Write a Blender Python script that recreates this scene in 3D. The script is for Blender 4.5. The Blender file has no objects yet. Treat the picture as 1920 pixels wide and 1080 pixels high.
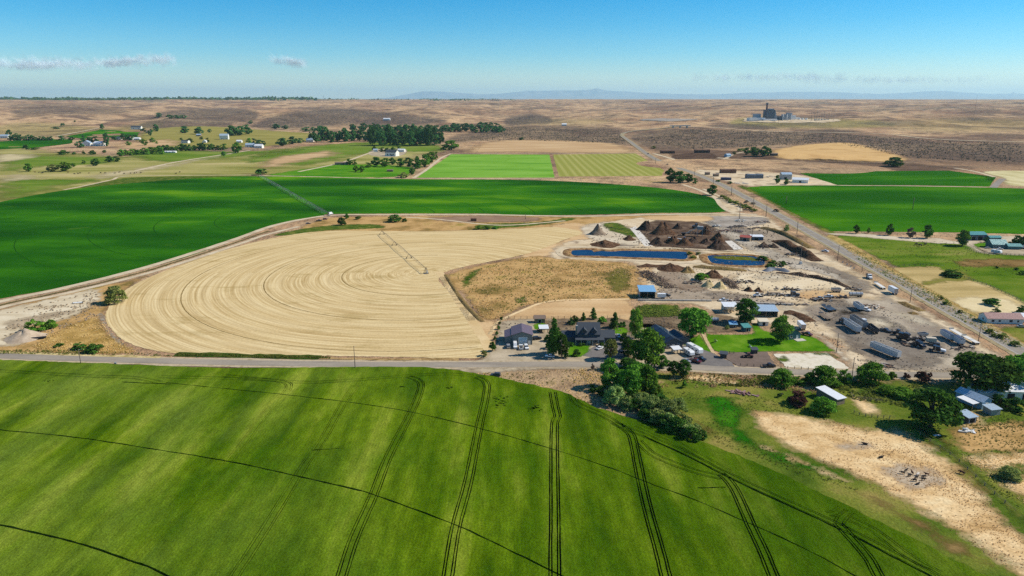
import bpy, bmesh, math, random
import numpy as np
from mathutils import Vector, Matrix
from mathutils.geometry import delaunay_2d_cdt, tessellate_polygon

random.seed(7)
SC = bpy.context.scene
COL = SC.collection
R = math.radians

# ------------------------------------------------------------------ camera, sky, sun, exposure
FPX = 1300.0            # focal length in pixels of a 1920 wide picture
HORIZON = 185.0
CAM_H = 120.0
PITCH = math.atan((540.0 - HORIZON) / FPX)
cam_d = bpy.data.cameras.new('camera')
cam_d.sensor_width = 36.0
cam_d.lens = 36.0 * FPX / 1920.0
cam_d.clip_start = 1.0
cam_d.clip_end = 200000.0
cam = bpy.data.objects.new('camera', cam_d)
COL.objects.link(cam)
cam.location = (0, 0, CAM_H)
cam.rotation_euler = (math.pi / 2 - PITCH, 0, 0)
SC.camera = cam

SUN_EL = R(40.0)
SUN_DIR = Vector((1.0, 0.12, 0.0)).normalized()      # horizontal direction TOWARDS the sun
SUN_AZ = math.atan2(SUN_DIR.x, SUN_DIR.y)            # clockwise from +Y
world = bpy.data.worlds.new('World')
SC.world = world
world.use_nodes = True
nt = world.node_tree
for n in list(nt.nodes):
    nt.nodes.remove(n)
wo = nt.nodes.new('ShaderNodeOutputWorld')
bg = nt.nodes.new('ShaderNodeBackground')
sky = nt.nodes.new('ShaderNodeTexSky')
sky.sky_type = 'NISHITA'
sky.sun_disc = False
sky.sun_elevation = SUN_EL
sky.sun_rotation = SUN_AZ
sky.altitude = 900.0
sky.air_density = 1.0
sky.dust_density = 0.1
sky.ozone_density = 3.0
# the clear dry air of the place: deeper and bluer with height than the stock sky, all round alike
tcw = nt.nodes.new('ShaderNodeTexCoord')
spw = nt.nodes.new('ShaderNodeSeparateXYZ')
nt.links.new(tcw.outputs['Generated'], spw.inputs[0])
rmp = nt.nodes.new('ShaderNodeValToRGB')
STOPS = [(0.0, (0.80, 0.92, 0.94)), (0.027, (0.76, 0.94, 0.96)), (0.0575, (0.42, 0.84, 1.0)), (0.095, (0.18, 0.74, 1.0)), (0.135, (0.03, 0.67, 1.0)), (0.30, (0.04, 0.54, 0.92)), (1.0, (0.30, 0.62, 0.88))]
while len(rmp.color_ramp.elements) < len(STOPS):
    rmp.color_ramp.elements.new(0.5)
for e_, (p_, c_) in zip(rmp.color_ramp.elements, STOPS):
    e_.position = p_; e_.color = c_ + (1.0,)
nt.links.new(spw.outputs[2], rmp.inputs['Fac'])
mxw = nt.nodes.new('ShaderNodeMix'); mxw.data_type = 'RGBA'; mxw.blend_type = 'MULTIPLY'
mxw.inputs[0].default_value = 1.0
nt.links.new(sky.outputs['Color'], mxw.inputs[6]); nt.links.new(rmp.outputs['Color'], mxw.inputs[7])
nt.links.new(mxw.outputs[2], bg.inputs['Color'])
bg.inputs['Strength'].default_value = 0.12
nt.links.new(bg.outputs['Background'], wo.inputs['Surface'])

sun_d = bpy.data.lights.new('sun', 'SUN')
sun_d.energy = 5.0
sun_d.angle = R(0.53)
sun_d.color = (1.0, 0.955, 0.88)
sun = bpy.data.objects.new('sun', sun_d)
COL.objects.link(sun)
sv = Vector((SUN_DIR.x * math.cos(SUN_EL), SUN_DIR.y * math.cos(SUN_EL), math.sin(SUN_EL)))
sun.rotation_euler = (-sv).to_track_quat('-Z', 'Y').to_euler()
sun.location = sv * 400

SC.view_settings.view_transform = 'Standard'
SC.view_settings.look = 'None'
SC.view_settings.exposure = 0.12
SC.view_settings.gamma = 1.0
SC.view_settings.use_curve_mapping = False
SC.render.engine = 'CYCLES'
SC.cycles.use_denoising = False
SC.cycles.use_adaptive_sampling = False
SC.cycles.max_bounces = 5
SC.cycles.diffuse_bounces = 2
SC.cycles.volume_bounces = 1
SC.cycles.transparent_max_bounces = 64
SC.cycles.sample_clamp_indirect = 4.0
SC.cycles.volume_step_rate = 2.0

# ------------------------------------------------------------------ helpers: numbers
CP, SP = math.cos(PITCH), math.sin(PITCH)

def sstep(a, b, x):
    t = np.clip((x - a) / (b - a), 0, 1)
    return t * t * (3 - 2 * t)

def vnoise(x, y, seed=0):
    """smooth value noise, numpy arrays in, 0..1 out"""
    x = np.asarray(x, dtype=np.float64); y = np.asarray(y, dtype=np.float64)
    xi = np.floor(x); yi = np.floor(y)
    xf = x - xi; yf = y - yi
    u = xf * xf * xf * (xf * (xf * 6 - 15) + 10); v = yf * yf * yf * (yf * (yf * 6 - 15) + 10)
    def hsh(a, b):
        n = np.sin(a * 127.1 + b * 311.7 + seed * 74.7) * 43758.5453
        return n - np.floor(n)
    a = hsh(xi, yi); b = hsh(xi + 1, yi); c = hsh(xi, yi + 1); d = hsh(xi + 1, yi + 1)
    return a + (b - a) * u + (c - a) * v + (a - b - c + d) * u * v

def fbm(x, y, o=4, seed=0):
    s = 0; amp = 0.5; t = 0
    for i in range(o):
        s = s + amp * vnoise(x, y, seed + i * 13); t += amp
        x = x * 2.03 + 17.3; y = y * 2.03 - 9.1; amp *= 0.5
    return s / t

def ridge(x, y, o=4, seed=0):
    s = 0; amp = 0.5; t = 0
    for i in range(o):
        s = s + amp * (1 - np.abs(2 * vnoise(x, y, seed + i * 7) - 1)); t += amp
        x = x * 2.1 + 5.2; y = y * 2.1 + 1.3; amp *= 0.5
    return s / t

def terrain(x, y):
    """height of the land: flat valley floor, rolling dry hills from about 2 km on"""
    x = np.asarray(x, dtype=np.float64); y = np.asarray(y, dtype=np.float64)
    r = np.hypot(x, y)
    ramp = sstep(1950, 3600, r)
    z = 92 * sstep(2600, 12500, r)
    z = z + ramp * (48 * (ridge(x / 1000, y / 1500, 4, 3) - 0.42) + 38 * (fbm(x / 320, y / 460, 4, 9) - 0.42)
                    + 9.0 * fbm(x / 90, y / 130, 3, 21))
    # dry knoll beside the feed yards
    z = z + 9 * np.exp(-(((x - 560) / 150) ** 2 + ((y - 1480) / 90) ** 2))
    far = sstep(9000, 14000, r)
    z = z * (1 - far) + far * (93 + 5 * fbm(x / 2500, y / 2500, 3, 5))
    return np.maximum(z, 0)

def th(x, y):
    return float(terrain(np.array([x]), np.array([y]))[0])

def ray(px, py):
    dx = (px - 960.0) / FPX; dy = -(py - 540.0) / FPX
    return Vector((dx, CP + dy * SP, -SP + dy * CP))

def lift_far(x, y):
    """clearance that keeps draped strips above the coarse far land mesh"""
    return max(0.0, math.hypot(x, y) - 1400) * 0.0011

def G(px, py, z=0.0):
    """the point on the land seen at a pixel of the photograph"""
    d = ray(px, py)
    if d.z > -1e-4:
        d.z = -1e-4
    t = (z - CAM_H) / d.z
    if t * d.y > 1000:
        lo, hi = 700.0, min(t * 1.02, 60000)
        for m_ in (90, 24):
            ts = np.geomspace(lo, hi, m_)
            zz = CAM_H + d.z * ts - terrain(d.x * ts, d.y * ts)
            k = int(np.argmax(zz < 0)) if (zz < 0).any() else len(ts) - 1
            lo, hi = float(ts[max(k - 1, 0)]), float(ts[k])
        t = hi
    return Vector((d.x * t, d.y * t, CAM_H + d.z * t if t * d.y > 1000 else z))

def depth(p):
    return p.y * CP + (CAM_H - p.z) * SP

def mpp(p):
    """metres across one pixel at a point"""
    return depth(p) / FPX

def vmpp(p):
    """metres of height in one pixel at a point"""
    d = math.hypot(p.x, p.y)
    return depth(p) / FPX / max(0.3, d / math.hypot(d, CAM_H))

def project(x, y, z):
    dep = y * CP + (CAM_H - z) * SP
    up = y * SP + (z - CAM_H) * CP
    return 960 + FPX * x / dep, 540 - FPX * up / dep

# ------------------------------------------------------------------ helpers: colour and materials
SUNK = (1.05, 1.08, 1.16)        # light that a sunlit level surface sends back per unit of albedo

def lin(c):
    out = []
    for v in c:
        v /= 255.0
        out.append(v / 12.92 if v <= 0.04045 else ((v + 0.055) / 1.055) ** 2.4)
    return out

def alb(c, k=None):
    k = k or SUNK
    if isinstance(k, (int, float)): k = tuple(k * q / SUNK[1] for q in SUNK)
    return tuple(min(0.82, max(0.002, v / q)) for v, q in zip(lin(c), k)) + (1.0,)

MATS = {}

class NT:
    def __init__(s, name):
        s.m = bpy.data.materials.new(name); s.m.use_nodes = True
        s.t = s.m.node_tree
        for n in list(s.t.nodes):
            s.t.nodes.remove(n)
        s.out = s.t.nodes.new('ShaderNodeOutputMaterial')
    def n(s, kind, **kw):
        x = s.t.nodes.new(kind)
        for k, v in kw.items():
            setattr(x, k, v)
        return x
    def l(s, a, b):
        s.t.links.new(a, b)
    def pos(s, scale=(1, 1, 1), rot=0.0, obj=False):
        if obj:
            g = s.n('ShaderNodeTexCoord').outputs['Object']
        else:
            g = s.n('ShaderNodeNewGeometry').outputs['Position']
        m = s.n('ShaderNodeMapping')
        m.inputs['Scale'].default_value = scale
        m.inputs['Rotation'].default_value = (0, 0, rot)
        s.l(g, m.inputs['Vector'])
        return m.outputs['Vector']
    def noise(s, vec, scale, detail=6, rough=0.55, dist=0.0):
        x = s.n('ShaderNodeTexNoise')
        x.inputs['Scale'].default_value = scale; x.inputs['Detail'].default_value = detail
        x.inputs['Roughness'].default_value = rough; x.inputs['Distortion'].default_value = dist
        s.l(vec, x.inputs['Vector'])
        return x.outputs['Fac']
    def ramp(s, fac, stops):
        r = s.n('ShaderNodeValToRGB')
        e = r.color_ramp.elements
        while len(e) < len(stops):
            e.new(0.5)
        for k, (p, c) in enumerate(stops):
            e[k].position = p
            e[k].color = c if len(c) == 4 else tuple(c) + (1,)
        s.l(fac, r.inputs['Fac'])
        return r.outputs['Color']
    def mix(s, fac, a, b, mode='MIX'):
        x = s.n('ShaderNodeMix', data_type='RGBA', blend_type=mode)
        if isinstance(fac, (int, float)):
            x.inputs[0].default_value = fac
        else:
            s.l(fac, x.inputs[0])
        for sock, v in ((x.inputs[6], a), (x.inputs[7], b)):
            if isinstance(v, tuple):
                sock.default_value = v
            else:
                s.l(v, sock)
        return x.outputs[2]
    def math(s, op, a, b=None, clamp=False):
        x = s.n('ShaderNodeMath', operation=op, use_clamp=clamp)
        for k, v in enumerate((a, b)):
            if v is None:
                continue
            if isinstance(v, (int, float)):
                x.inputs[k].default_value = v
            else:
                s.l(v, x.inputs[k])
        return x.outputs[0]
    def mrange(s, v, a, b, c=0.0, d=1.0):
        x = s.n('ShaderNodeMapRange')
        x.inputs[1].default_value = a; x.inputs[2].default_value = b
        x.inputs[3].default_value = c; x.inputs[4].default_value = d
        s.l(v, x.inputs[0])
        return x.outputs[0]
    def fine(s, col, vec, scale, lo, hi):
        """multiply a colour by a fine noise between lo and hi"""
        f = s.noise(vec, scale, 3, 0.6)
        g = s.mrange(f, 0.3, 0.7, lo, hi)
        c = s.n('ShaderNodeCombineColor')
        for k in range(3):
            s.l(g, c.inputs[k])
        return s.mix(1.0, col, c.outputs[0], 'MULTIPLY')
    def bump(s, fac, strength, dist):
        b = s.n('ShaderNodeBump')
        b.inputs['Strength'].default_value = strength; b.inputs['Distance'].default_value = dist
        s.l(fac, b.inputs['Height'])
        return b.outputs['Normal']
    def diffuse(s, col, normal=None, alpha=None, rough=0.0):
        d = s.n('ShaderNodeBsdfDiffuse')
        if isinstance(col, tuple):
            d.inputs['Color'].default_value = col
        else:
            s.l(col, d.inputs['Color'])
        d.inputs['Roughness'].default_value = rough
        if normal is not None:
            s.l(normal, d.inputs['Normal'])
        o = d.outputs[0]
        if alpha is not None:
            tr = s.n('ShaderNodeBsdfTransparent'); mx = s.n('ShaderNodeMixShader')
            s.l(alpha, mx.inputs[0]); s.l(tr.outputs[0], mx.inputs[1]); s.l(o, mx.inputs[2])
            o = mx.outputs[0]
        s.l(o, s.out.inputs['Surface'])
        return s.m

def gmat(name, cols, scale=0.05, detail=7, stretch=(1, 1, 1), rot=0.0, fine=(1.5, 0.8, 1.2), soft=None, bump=None,
         rough=0.58, lo=0.32, hi=0.68, spots=None, k=None, dist=0.0):
    """ground material: colours (as the sunlit photograph shows them) laid out by noise in metres.
    soft = (edge width m, noise scale): ragged fading edge from the mesh's edge-distance attribute"""
    T = NT(name)
    v = T.pos(stretch, rot)
    f = T.noise(v, scale, detail, rough, dist)
    n = len(cols)
    st = [(lo + (hi - lo) * i / max(1, n - 1), alb(c, k)) for i, c in enumerate(cols)]
    c = T.ramp(f, st)
    v1 = T.pos()
    if spots:
        sc, col, a, b = spots
        sf = T.noise(v1, sc, 4, 0.6)
        c = T.mix(T.mrange(sf, a, b), c, alb(col, k))
    if fine:
        c = T.fine(c, v1, fine[0], fine[1], fine[2])
    nrm = None
    if bump:
        nrm = T.bump(T.noise(v1, bump[0], 4, 0.6), bump[1], bump[2])
    alpha = None
    if soft:
        a = T.n('ShaderNodeAttribute', attribute_name='ed').outputs['Fac']
        nn = T.noise(v1, soft[1], 5, 0.65)
        e = T.math('DIVIDE', a, soft[0])
        e2 = T.math('ADD', e, T.mrange(nn, 0.25, 0.75, -0.9, 0.6))
        alpha = T.mrange(e2, -0.1, soft[2] if len(soft) > 2 else 0.8)
    return T.diffuse(c, nrm, alpha)

def pmat(name, col, rough=0.6, metal=0.0, k=1.0, var=0.12, scale=3.0, spec=0.3, dirt=None, bands=None):
    """paint, metal, plaster: Principled with a little procedural wear"""
    key = name
    if key in MATS:
        return MATS[key]
    T = NT(name)
    v = T.pos(obj=True)
    base = alb(col, k)
    f = T.noise(v, scale, 5, 0.6)
    c = T.ramp(f, [(0.3, tuple(x * (1 - var) for x in base[:3])), (0.7, tuple(min(0.85, x * (1 + var)) for x in base[:3]))])
    if dirt:
        f2 = T.noise(v, scale * 0.35, 6, 0.7)
        c = T.mix(T.mrange(f2, 0.5, 0.75, 0, 0.6), c, alb(dirt, 1.0))
    b = T.n('ShaderNodeBsdfPrincipled')
    T.l(c, b.inputs['Base Color'])
    b.inputs['Roughness'].default_value = rough
    b.inputs['Metallic'].default_value = metal
    b.inputs['Specular IOR Level'].default_value = spec
    if bands:       # corrugated or standing seam sheet
        w = T.n('ShaderNodeTexWave', wave_type='BANDS', bands_direction=bands[0])
        w.inputs['Scale'].default_value = bands[1]
        T.l(v, w.inputs['Vector'])
        T.l(T.bump(w.outputs['Fac'], 0.5, 0.06), b.inputs['Normal'])
    T.l(b.outputs[0], T.out.inputs['Surface'])
    MATS[key] = T.m
    return T.m

# ------------------------------------------------------------------ helpers: objects
def link(o, parent=None):
    COL.objects.link(o)
    if parent is not None:
        o.parent = parent
    return o

def tag(o, label=None, cat=None, group=None, kind=None):
    if label: o['label'] = label
    if cat: o['category'] = cat
    if group: o['group'] = group
    if kind: o['kind'] = kind
    return o

def empty(name, loc, rz=0.0, label=None, cat=None, group=None):
    o = bpy.data.objects.new(name, None)
    o.empty_display_size = 0.5
    link(o); o.location = loc; o.rotation_euler = (0, 0, rz)
    return tag(o, label, cat, group)

class MB:
    """collects boxes, prisms, tubes; build() links them as one mesh object"""
    def __init__(s):
        s.v = []; s.f = []
    def add(s, vs, fs):
        o = len(s.v); s.v += [tuple(p) for p in vs]; s.f += [tuple(i + o for i in f) for f in fs]
        return s
    def box(s, x0, x1, y0, y1, z0, z1, rz=0.0, c=(0, 0)):
        vs = [(x, y, z) for z in (z0, z1) for (x, y) in ((x0, y0), (x1, y0), (x1, y1), (x0, y1))]
        if rz:
            ca, sa = math.cos(rz), math.sin(rz)
            vs = [(c[0] + (x - c[0]) * ca - (y - c[1]) * sa, c[1] + (x - c[0]) * sa + (y - c[1]) * ca, z) for x, y, z in vs]
        return s.add(vs, [(3, 2, 1, 0), (4, 5, 6, 7), (0, 1, 5, 4), (1, 2, 6, 5), (2, 3, 7, 6), (3, 0, 4, 7)])
    def hexa(s, vs):
        return s.add(vs, [(3, 2, 1, 0), (4, 5, 6, 7), (0, 1, 5, 4), (1, 2, 6, 5), (2, 3, 7, 6), (3, 0, 4, 7)])
    def prism(s, poly, axis, a, b):
        """polygon in the two other axes extruded along axis from a to b"""
        n = len(poly); vs = []
        for t in (a, b):
            for (p, q) in poly:
                vs.append((t, p, q) if axis == 'x' else (p, t, q) if axis == 'y' else (p, q, t))
        fs = [tuple(range(n))[::-1], tuple(range(n, 2 * n))]
        fs += [(i, (i + 1) % n, n + (i + 1) % n, n + i) for i in range(n)]
        return s.add(vs, fs)
    def tube(s, a, b, r0, r1=None, n=8, cap=True):
        a = Vector(a); b = Vector(b); r1 = r0 if r1 is None else r1
        d = (b - a).normalized()
        u = d.orthogonal().normalized(); w = d.cross(u)
        vs = []
        for p, r in ((a, r0), (b, r1)):
            for i in range(n):
                t = 2 * math.pi * i / n
                vs.append(p + u * math.cos(t) * r + w * math.sin(t) * r)
        fs = [(i, (i + 1) % n, n + (i + 1) % n, n + i) for i in range(n)]
        if cap:
            fs += [tuple(range(n))[::-1], tuple(range(n, 2 * n))]
        return s.add(vs, fs)
    def mesh(s, name, mat=None, smooth=False):
        me = bpy.data.meshes.new(name)
        me.from_pydata(s.v, [], s.f)
        bm = bmesh.new(); bm.from_mesh(me); bmesh.ops.recalc_face_normals(bm, faces=bm.faces); bm.to_mesh(me); bm.free()
        if mat: me.materials.append(mat)
        if smooth:
            me.polygons.foreach_set('use_smooth', [True] * len(me.polygons))
        return me
    def build(s, name, mat, parent=None, smooth=False):
        return link(bpy.data.objects.new(name, s.mesh(name, mat, smooth)), parent)

def copy_tree(o, parent=None):
    c = o.copy()
    COL.objects.link(c)
    if parent is not None:
        c.parent = parent
    for ch in list(o.children):
        copy_tree(ch, c)
    return c

ORD = ['first', 'second', 'third', 'fourth', 'fifth', 'sixth', 'seventh', 'eighth', 'ninth', 'tenth', 'eleventh', 'twelfth',
       'thirteenth', 'fourteenth', 'fifteenth', 'sixteenth', 'seventeenth', 'eighteenth', 'nineteenth', 'twentieth']

# ------------------------------------------------------------------ helpers: ground sheets
LAY = [0]
SURF = []           # (outline, height) of every sheet, to stand things on

def catmull(pts, n=6, closed=False):
    P = [np.array(p, dtype=float) for p in pts]
    out = []
    m = len(P)
    rng = range(m) if closed else range(m - 1)
    for i in rng:
        p0 = P[(i - 1) % m] if closed or i > 0 else 2 * P[0] - P[1]
        p1 = P[i]; p2 = P[(i + 1) % m]
        p3 = P[(i + 2) % m] if closed or i + 2 < m else 2 * P[-1] - P[-2]
        for k in range(n):
            t = k / n
            out.append(0.5 * ((2 * p1) + (-p0 + p2) * t + (2 * p0 - 5 * p1 + 4 * p2 - p3) * t * t + (-p0 + 3 * p1 - 3 * p2 + p3) * t ** 3))
    if not closed:
        out.append(P[-1])
    return [tuple(p) for p in out]

def wpoly(pts, smooth=0):
    """pixel outline -> world outline on the land"""
    if smooth:
        pts = catmull(pts, smooth, True)
    return [G(*p) for p in pts]

def sheet(name, pts, mat, smooth=0, jit=0.0, step=None, layer=None, world_pts=False, kind='structure'):
    """level sheet with a crisp, slightly uneven edge"""
    P = pts if world_pts else wpoly(pts, smooth)
    if jit:
        Q = []
        for i, p in enumerate(P):
            q = P[(i + 1) % len(P)]
            L = math.hypot(q.x - p.x, q.y - p.y)
            m = max(1, int(L / (step or 4 * jit)))
            m = min(m, 120)
            for k in range(m):
                t = k / m
                j = jit * (2 * float(vnoise((p.x + (q.x - p.x) * t) / (3 * jit), (p.y + (q.y - p.y) * t) / (3 * jit), 3)) - 1)
                j2 = jit * (2 * float(vnoise((p.x + (q.x - p.x) * t) / (3 * jit) + 50, (p.y + (q.y - p.y) * t) / (3 * jit), 8)) - 1)
                Q.append(Vector((p.x + (q.x - p.x) * t + j, p.y + (q.y - p.y) * t + j2, p.z)))
        P = Q
    if layer is None:
        LAY[0] += 1; layer = LAY[0]
    z = 0.02 + 0.012 * layer
    SURF.append(([(p.x, p.y) for p in P], z))
    tri = tessellate_polygon([[Vector((p.x, p.y, 0)) for p in P]])
    me = bpy.data.meshes.new(name)
    far = max(math.hypot(p.x, p.y) for p in P) > 900
    vs = [(p.x, p.y, (th(p.x, p.y) + lift_far(p.x, p.y) if far else 0) + z) for p in P]
    me.from_pydata(vs, [], [tuple(t) for t in tri])
    bm = bmesh.new(); bm.from_mesh(me)
    for f in bm.faces:
        f.normal_update()
        if f.normal.z < 0: f.normal_flip()
    bm.to_mesh(me); bm.free()
    me.materials.append(mat)
    return tag(link(bpy.data.objects.new(name, me)), kind=kind)

def poly_sd(X, Y, P, reach=None):
    """signed distance (inside positive) of points to a polygon; beyond reach of its box just far outside"""
    if reach is not None:
        xs = [p[0] for p in P]; ys = [p[1] for p in P]
        m = (X > min(xs) - reach) & (X < max(xs) + reach) & (Y > min(ys) - reach) & (Y < max(ys) + reach)
        out = np.full(X.shape, -1e6)
        if m.any(): out[m] = poly_sd(X[m], Y[m], P)
        return out
    best = np.full(X.shape, 1e18); ins = np.zeros(X.shape, bool)
    n = len(P)
    for i in range(n):
        ax, ay = P[i][0], P[i][1]; bx, by = P[(i + 1) % n][0], P[(i + 1) % n][1]
        dx, dy = bx - ax, by - ay
        L = dx * dx + dy * dy + 1e-12
        t = np.clip(((X - ax) * dx + (Y - ay) * dy) / L, 0, 1)
        best = np.minimum(best, (X - ax - t * dx) ** 2 + (Y - ay - t * dy) ** 2)
        c = ((ay > Y) != (by > Y)) & (X < (bx - ax) * (Y - ay) / (by - ay + 1e-12) + ax)
        ins ^= c
    d = np.sqrt(best)
    return np.where(ins, d, -d)

def soft_sheet(name, pts, mat, smooth=4, width=6.0, layer=None, cells=46, kind='structure'):
    """sheet whose ragged edge fades out over about width metres"""
    P = wpoly(pts, smooth)
    xs = [p.x for p in P]; ys = [p.y for p in P]
    m = width
    nx = cells; ny = cells
    gx = np.linspace(min(xs) - m, max(xs) + m, nx); gy = np.linspace(min(ys) - m, max(ys) + m, ny)
    X, Y = np.meshgrid(gx, gy)
    D = poly_sd(X, Y, [(p.x, p.y) for p in P])
    if layer is None:
        LAY[0] += 1; layer = LAY[0]
    Z = terrain(X, Y) + 0.02 + 0.012 * layer + np.maximum(0, np.hypot(X, Y) - 1400) * 0.0009
    SURF.append(([(p.x, p.y) for p in P], 0.02 + 0.012 * layer))
    keep = D > -m - max(gx[1] - gx[0], gy[1] - gy[0]) * 1.5
    idx = -np.ones(X.size, int); k = 0
    fs = []
    Kf = keep.ravel()
    for j in range(ny - 1):
        for i in range(nx - 1):
            a = j * nx + i
            q = (a, a + 1, a + nx + 1, a + nx)
            if Kf[a] or Kf[a + 1] or Kf[a + nx] or Kf[a + nx + 1]:
                fs.append(q)
    used = sorted({i for f in fs for i in f})
    idx[used] = np.arange(len(used))
    Xr, Yr, Zr, Dr = X.ravel()[used], Y.ravel()[used], Z.ravel()[used], D.ravel()[used]
    me = bpy.data.meshes.new(name)
    me.from_pydata(list(zip(Xr.tolist(), Yr.tolist(), Zr.tolist())), [], [tuple(int(idx[i]) for i in f) for f in fs])
    at = me.attributes.new('ed', 'FLOAT', 'POINT')
    at.data.foreach_set('value', Dr.astype(np.float32))
    me.materials.append(mat)
    return tag(link(bpy.data.objects.new(name, me)), kind=kind)

def offset_line(P, off):
    out = []
    for i, p in enumerate(P):
        a = P[max(0, i - 1)]; b = P[min(len(P) - 1, i + 1)]
        d = Vector((b.x - a.x, b.y - a.y, 0)).normalized()
        out.append(Vector((p.x - d.y * off, p.y + d.x * off, p.z)))
    return out

def ribbon(name, pts, width, mat, smooth=6, layer=None, jit=0.0, off=0.0, world_pts=False, lift=0.0, kind='structure', widths=None):
    P = pts if world_pts else [G(*p) for p in (catmull(pts, smooth) if smooth else pts)]
    if layer is None:
        LAY[0] += 1; layer = LAY[0]
    z = 0.02 + 0.012 * layer + lift
    n = len(P)
    def wd(i):
        if widths is None: return width
        return widths[0] + (widths[1] - widths[0]) * i / (n - 1)
    vs = []
    for i in range(n):
        L = offset_line(P, off + wd(i) / 2)[i] if n < 3 else None
        a = P[max(0, i - 1)]; b = P[min(n - 1, i + 1)]
        d = Vector((b.x - a.x, b.y - a.y, 0)).normalized()
        w = wd(i) / 2
        j1 = jit * (2 * random.random() - 1); j2 = jit * (2 * random.random() - 1)
        for s_, j in ((1, j1), (-1, j2)):
            o = off + s_ * w + j
            x = P[i].x - d.y * o; y = P[i].y + d.x * o
            vs.append((x, y, (th(x, y) + lift_far(x, y) if math.hypot(x, y) > 900 else 0) + z))
    fs = [(2 * i, 2 * i + 1, 2 * i + 3, 2 * i + 2) for i in range(n - 1)]
    if width > 2:
        SURF.append(([v[:2] for v in vs[0::2]] + [v[:2] for v in vs[1::2]][::-1], z))
    me = bpy.data.meshes.new(name)
    me.from_pydata(vs, [], fs)
    bm = bmesh.new(); bm.from_mesh(me)
    for f in bm.faces:
        f.normal_update()
        if f.normal.z < 0: f.normal_flip()
    bm.to_mesh(me); bm.free()
    me.materials.append(mat)
    return tag(link(bpy.data.objects.new(name, me)), kind=kind)

BOXES = {}
def ontop(p):
    """height of the topmost sheet (or bare land) under a world point"""
    z = 0.0
    for k, (P, h) in enumerate(SURF):
        if h <= z: continue
        if k not in BOXES: BOXES[k] = (min(q[0] for q in P), max(q[0] for q in P), min(q[1] for q in P), max(q[1] for q in P))
        b = BOXES[k]
        if not (b[0] < p.x < b[1] and b[2] < p.y < b[3]): continue
        ins = False
        j = len(P) - 1
        for i in range(len(P)):
            xi, yi = P[i]; xj, yj = P[j]
            if (yi > p.y) != (yj > p.y) and p.x < (xj - xi) * (p.y - yi) / (yj - yi) + xi:
                ins = not ins
            j = i
        if ins: z = h
    return z + (th(p.x, p.y) if math.hypot(p.x, p.y) > 900 else 0.0)

def GZ(px, py):
    p = G(px, py)
    p.z = ontop(p)
    return p

# ------------------------------------------------------------------ the land
def poly_px_sd(PX, PY, pts, smooth=4):
    return poly_sd(PX, PY, catmull(pts, smooth, True), 12)

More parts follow.
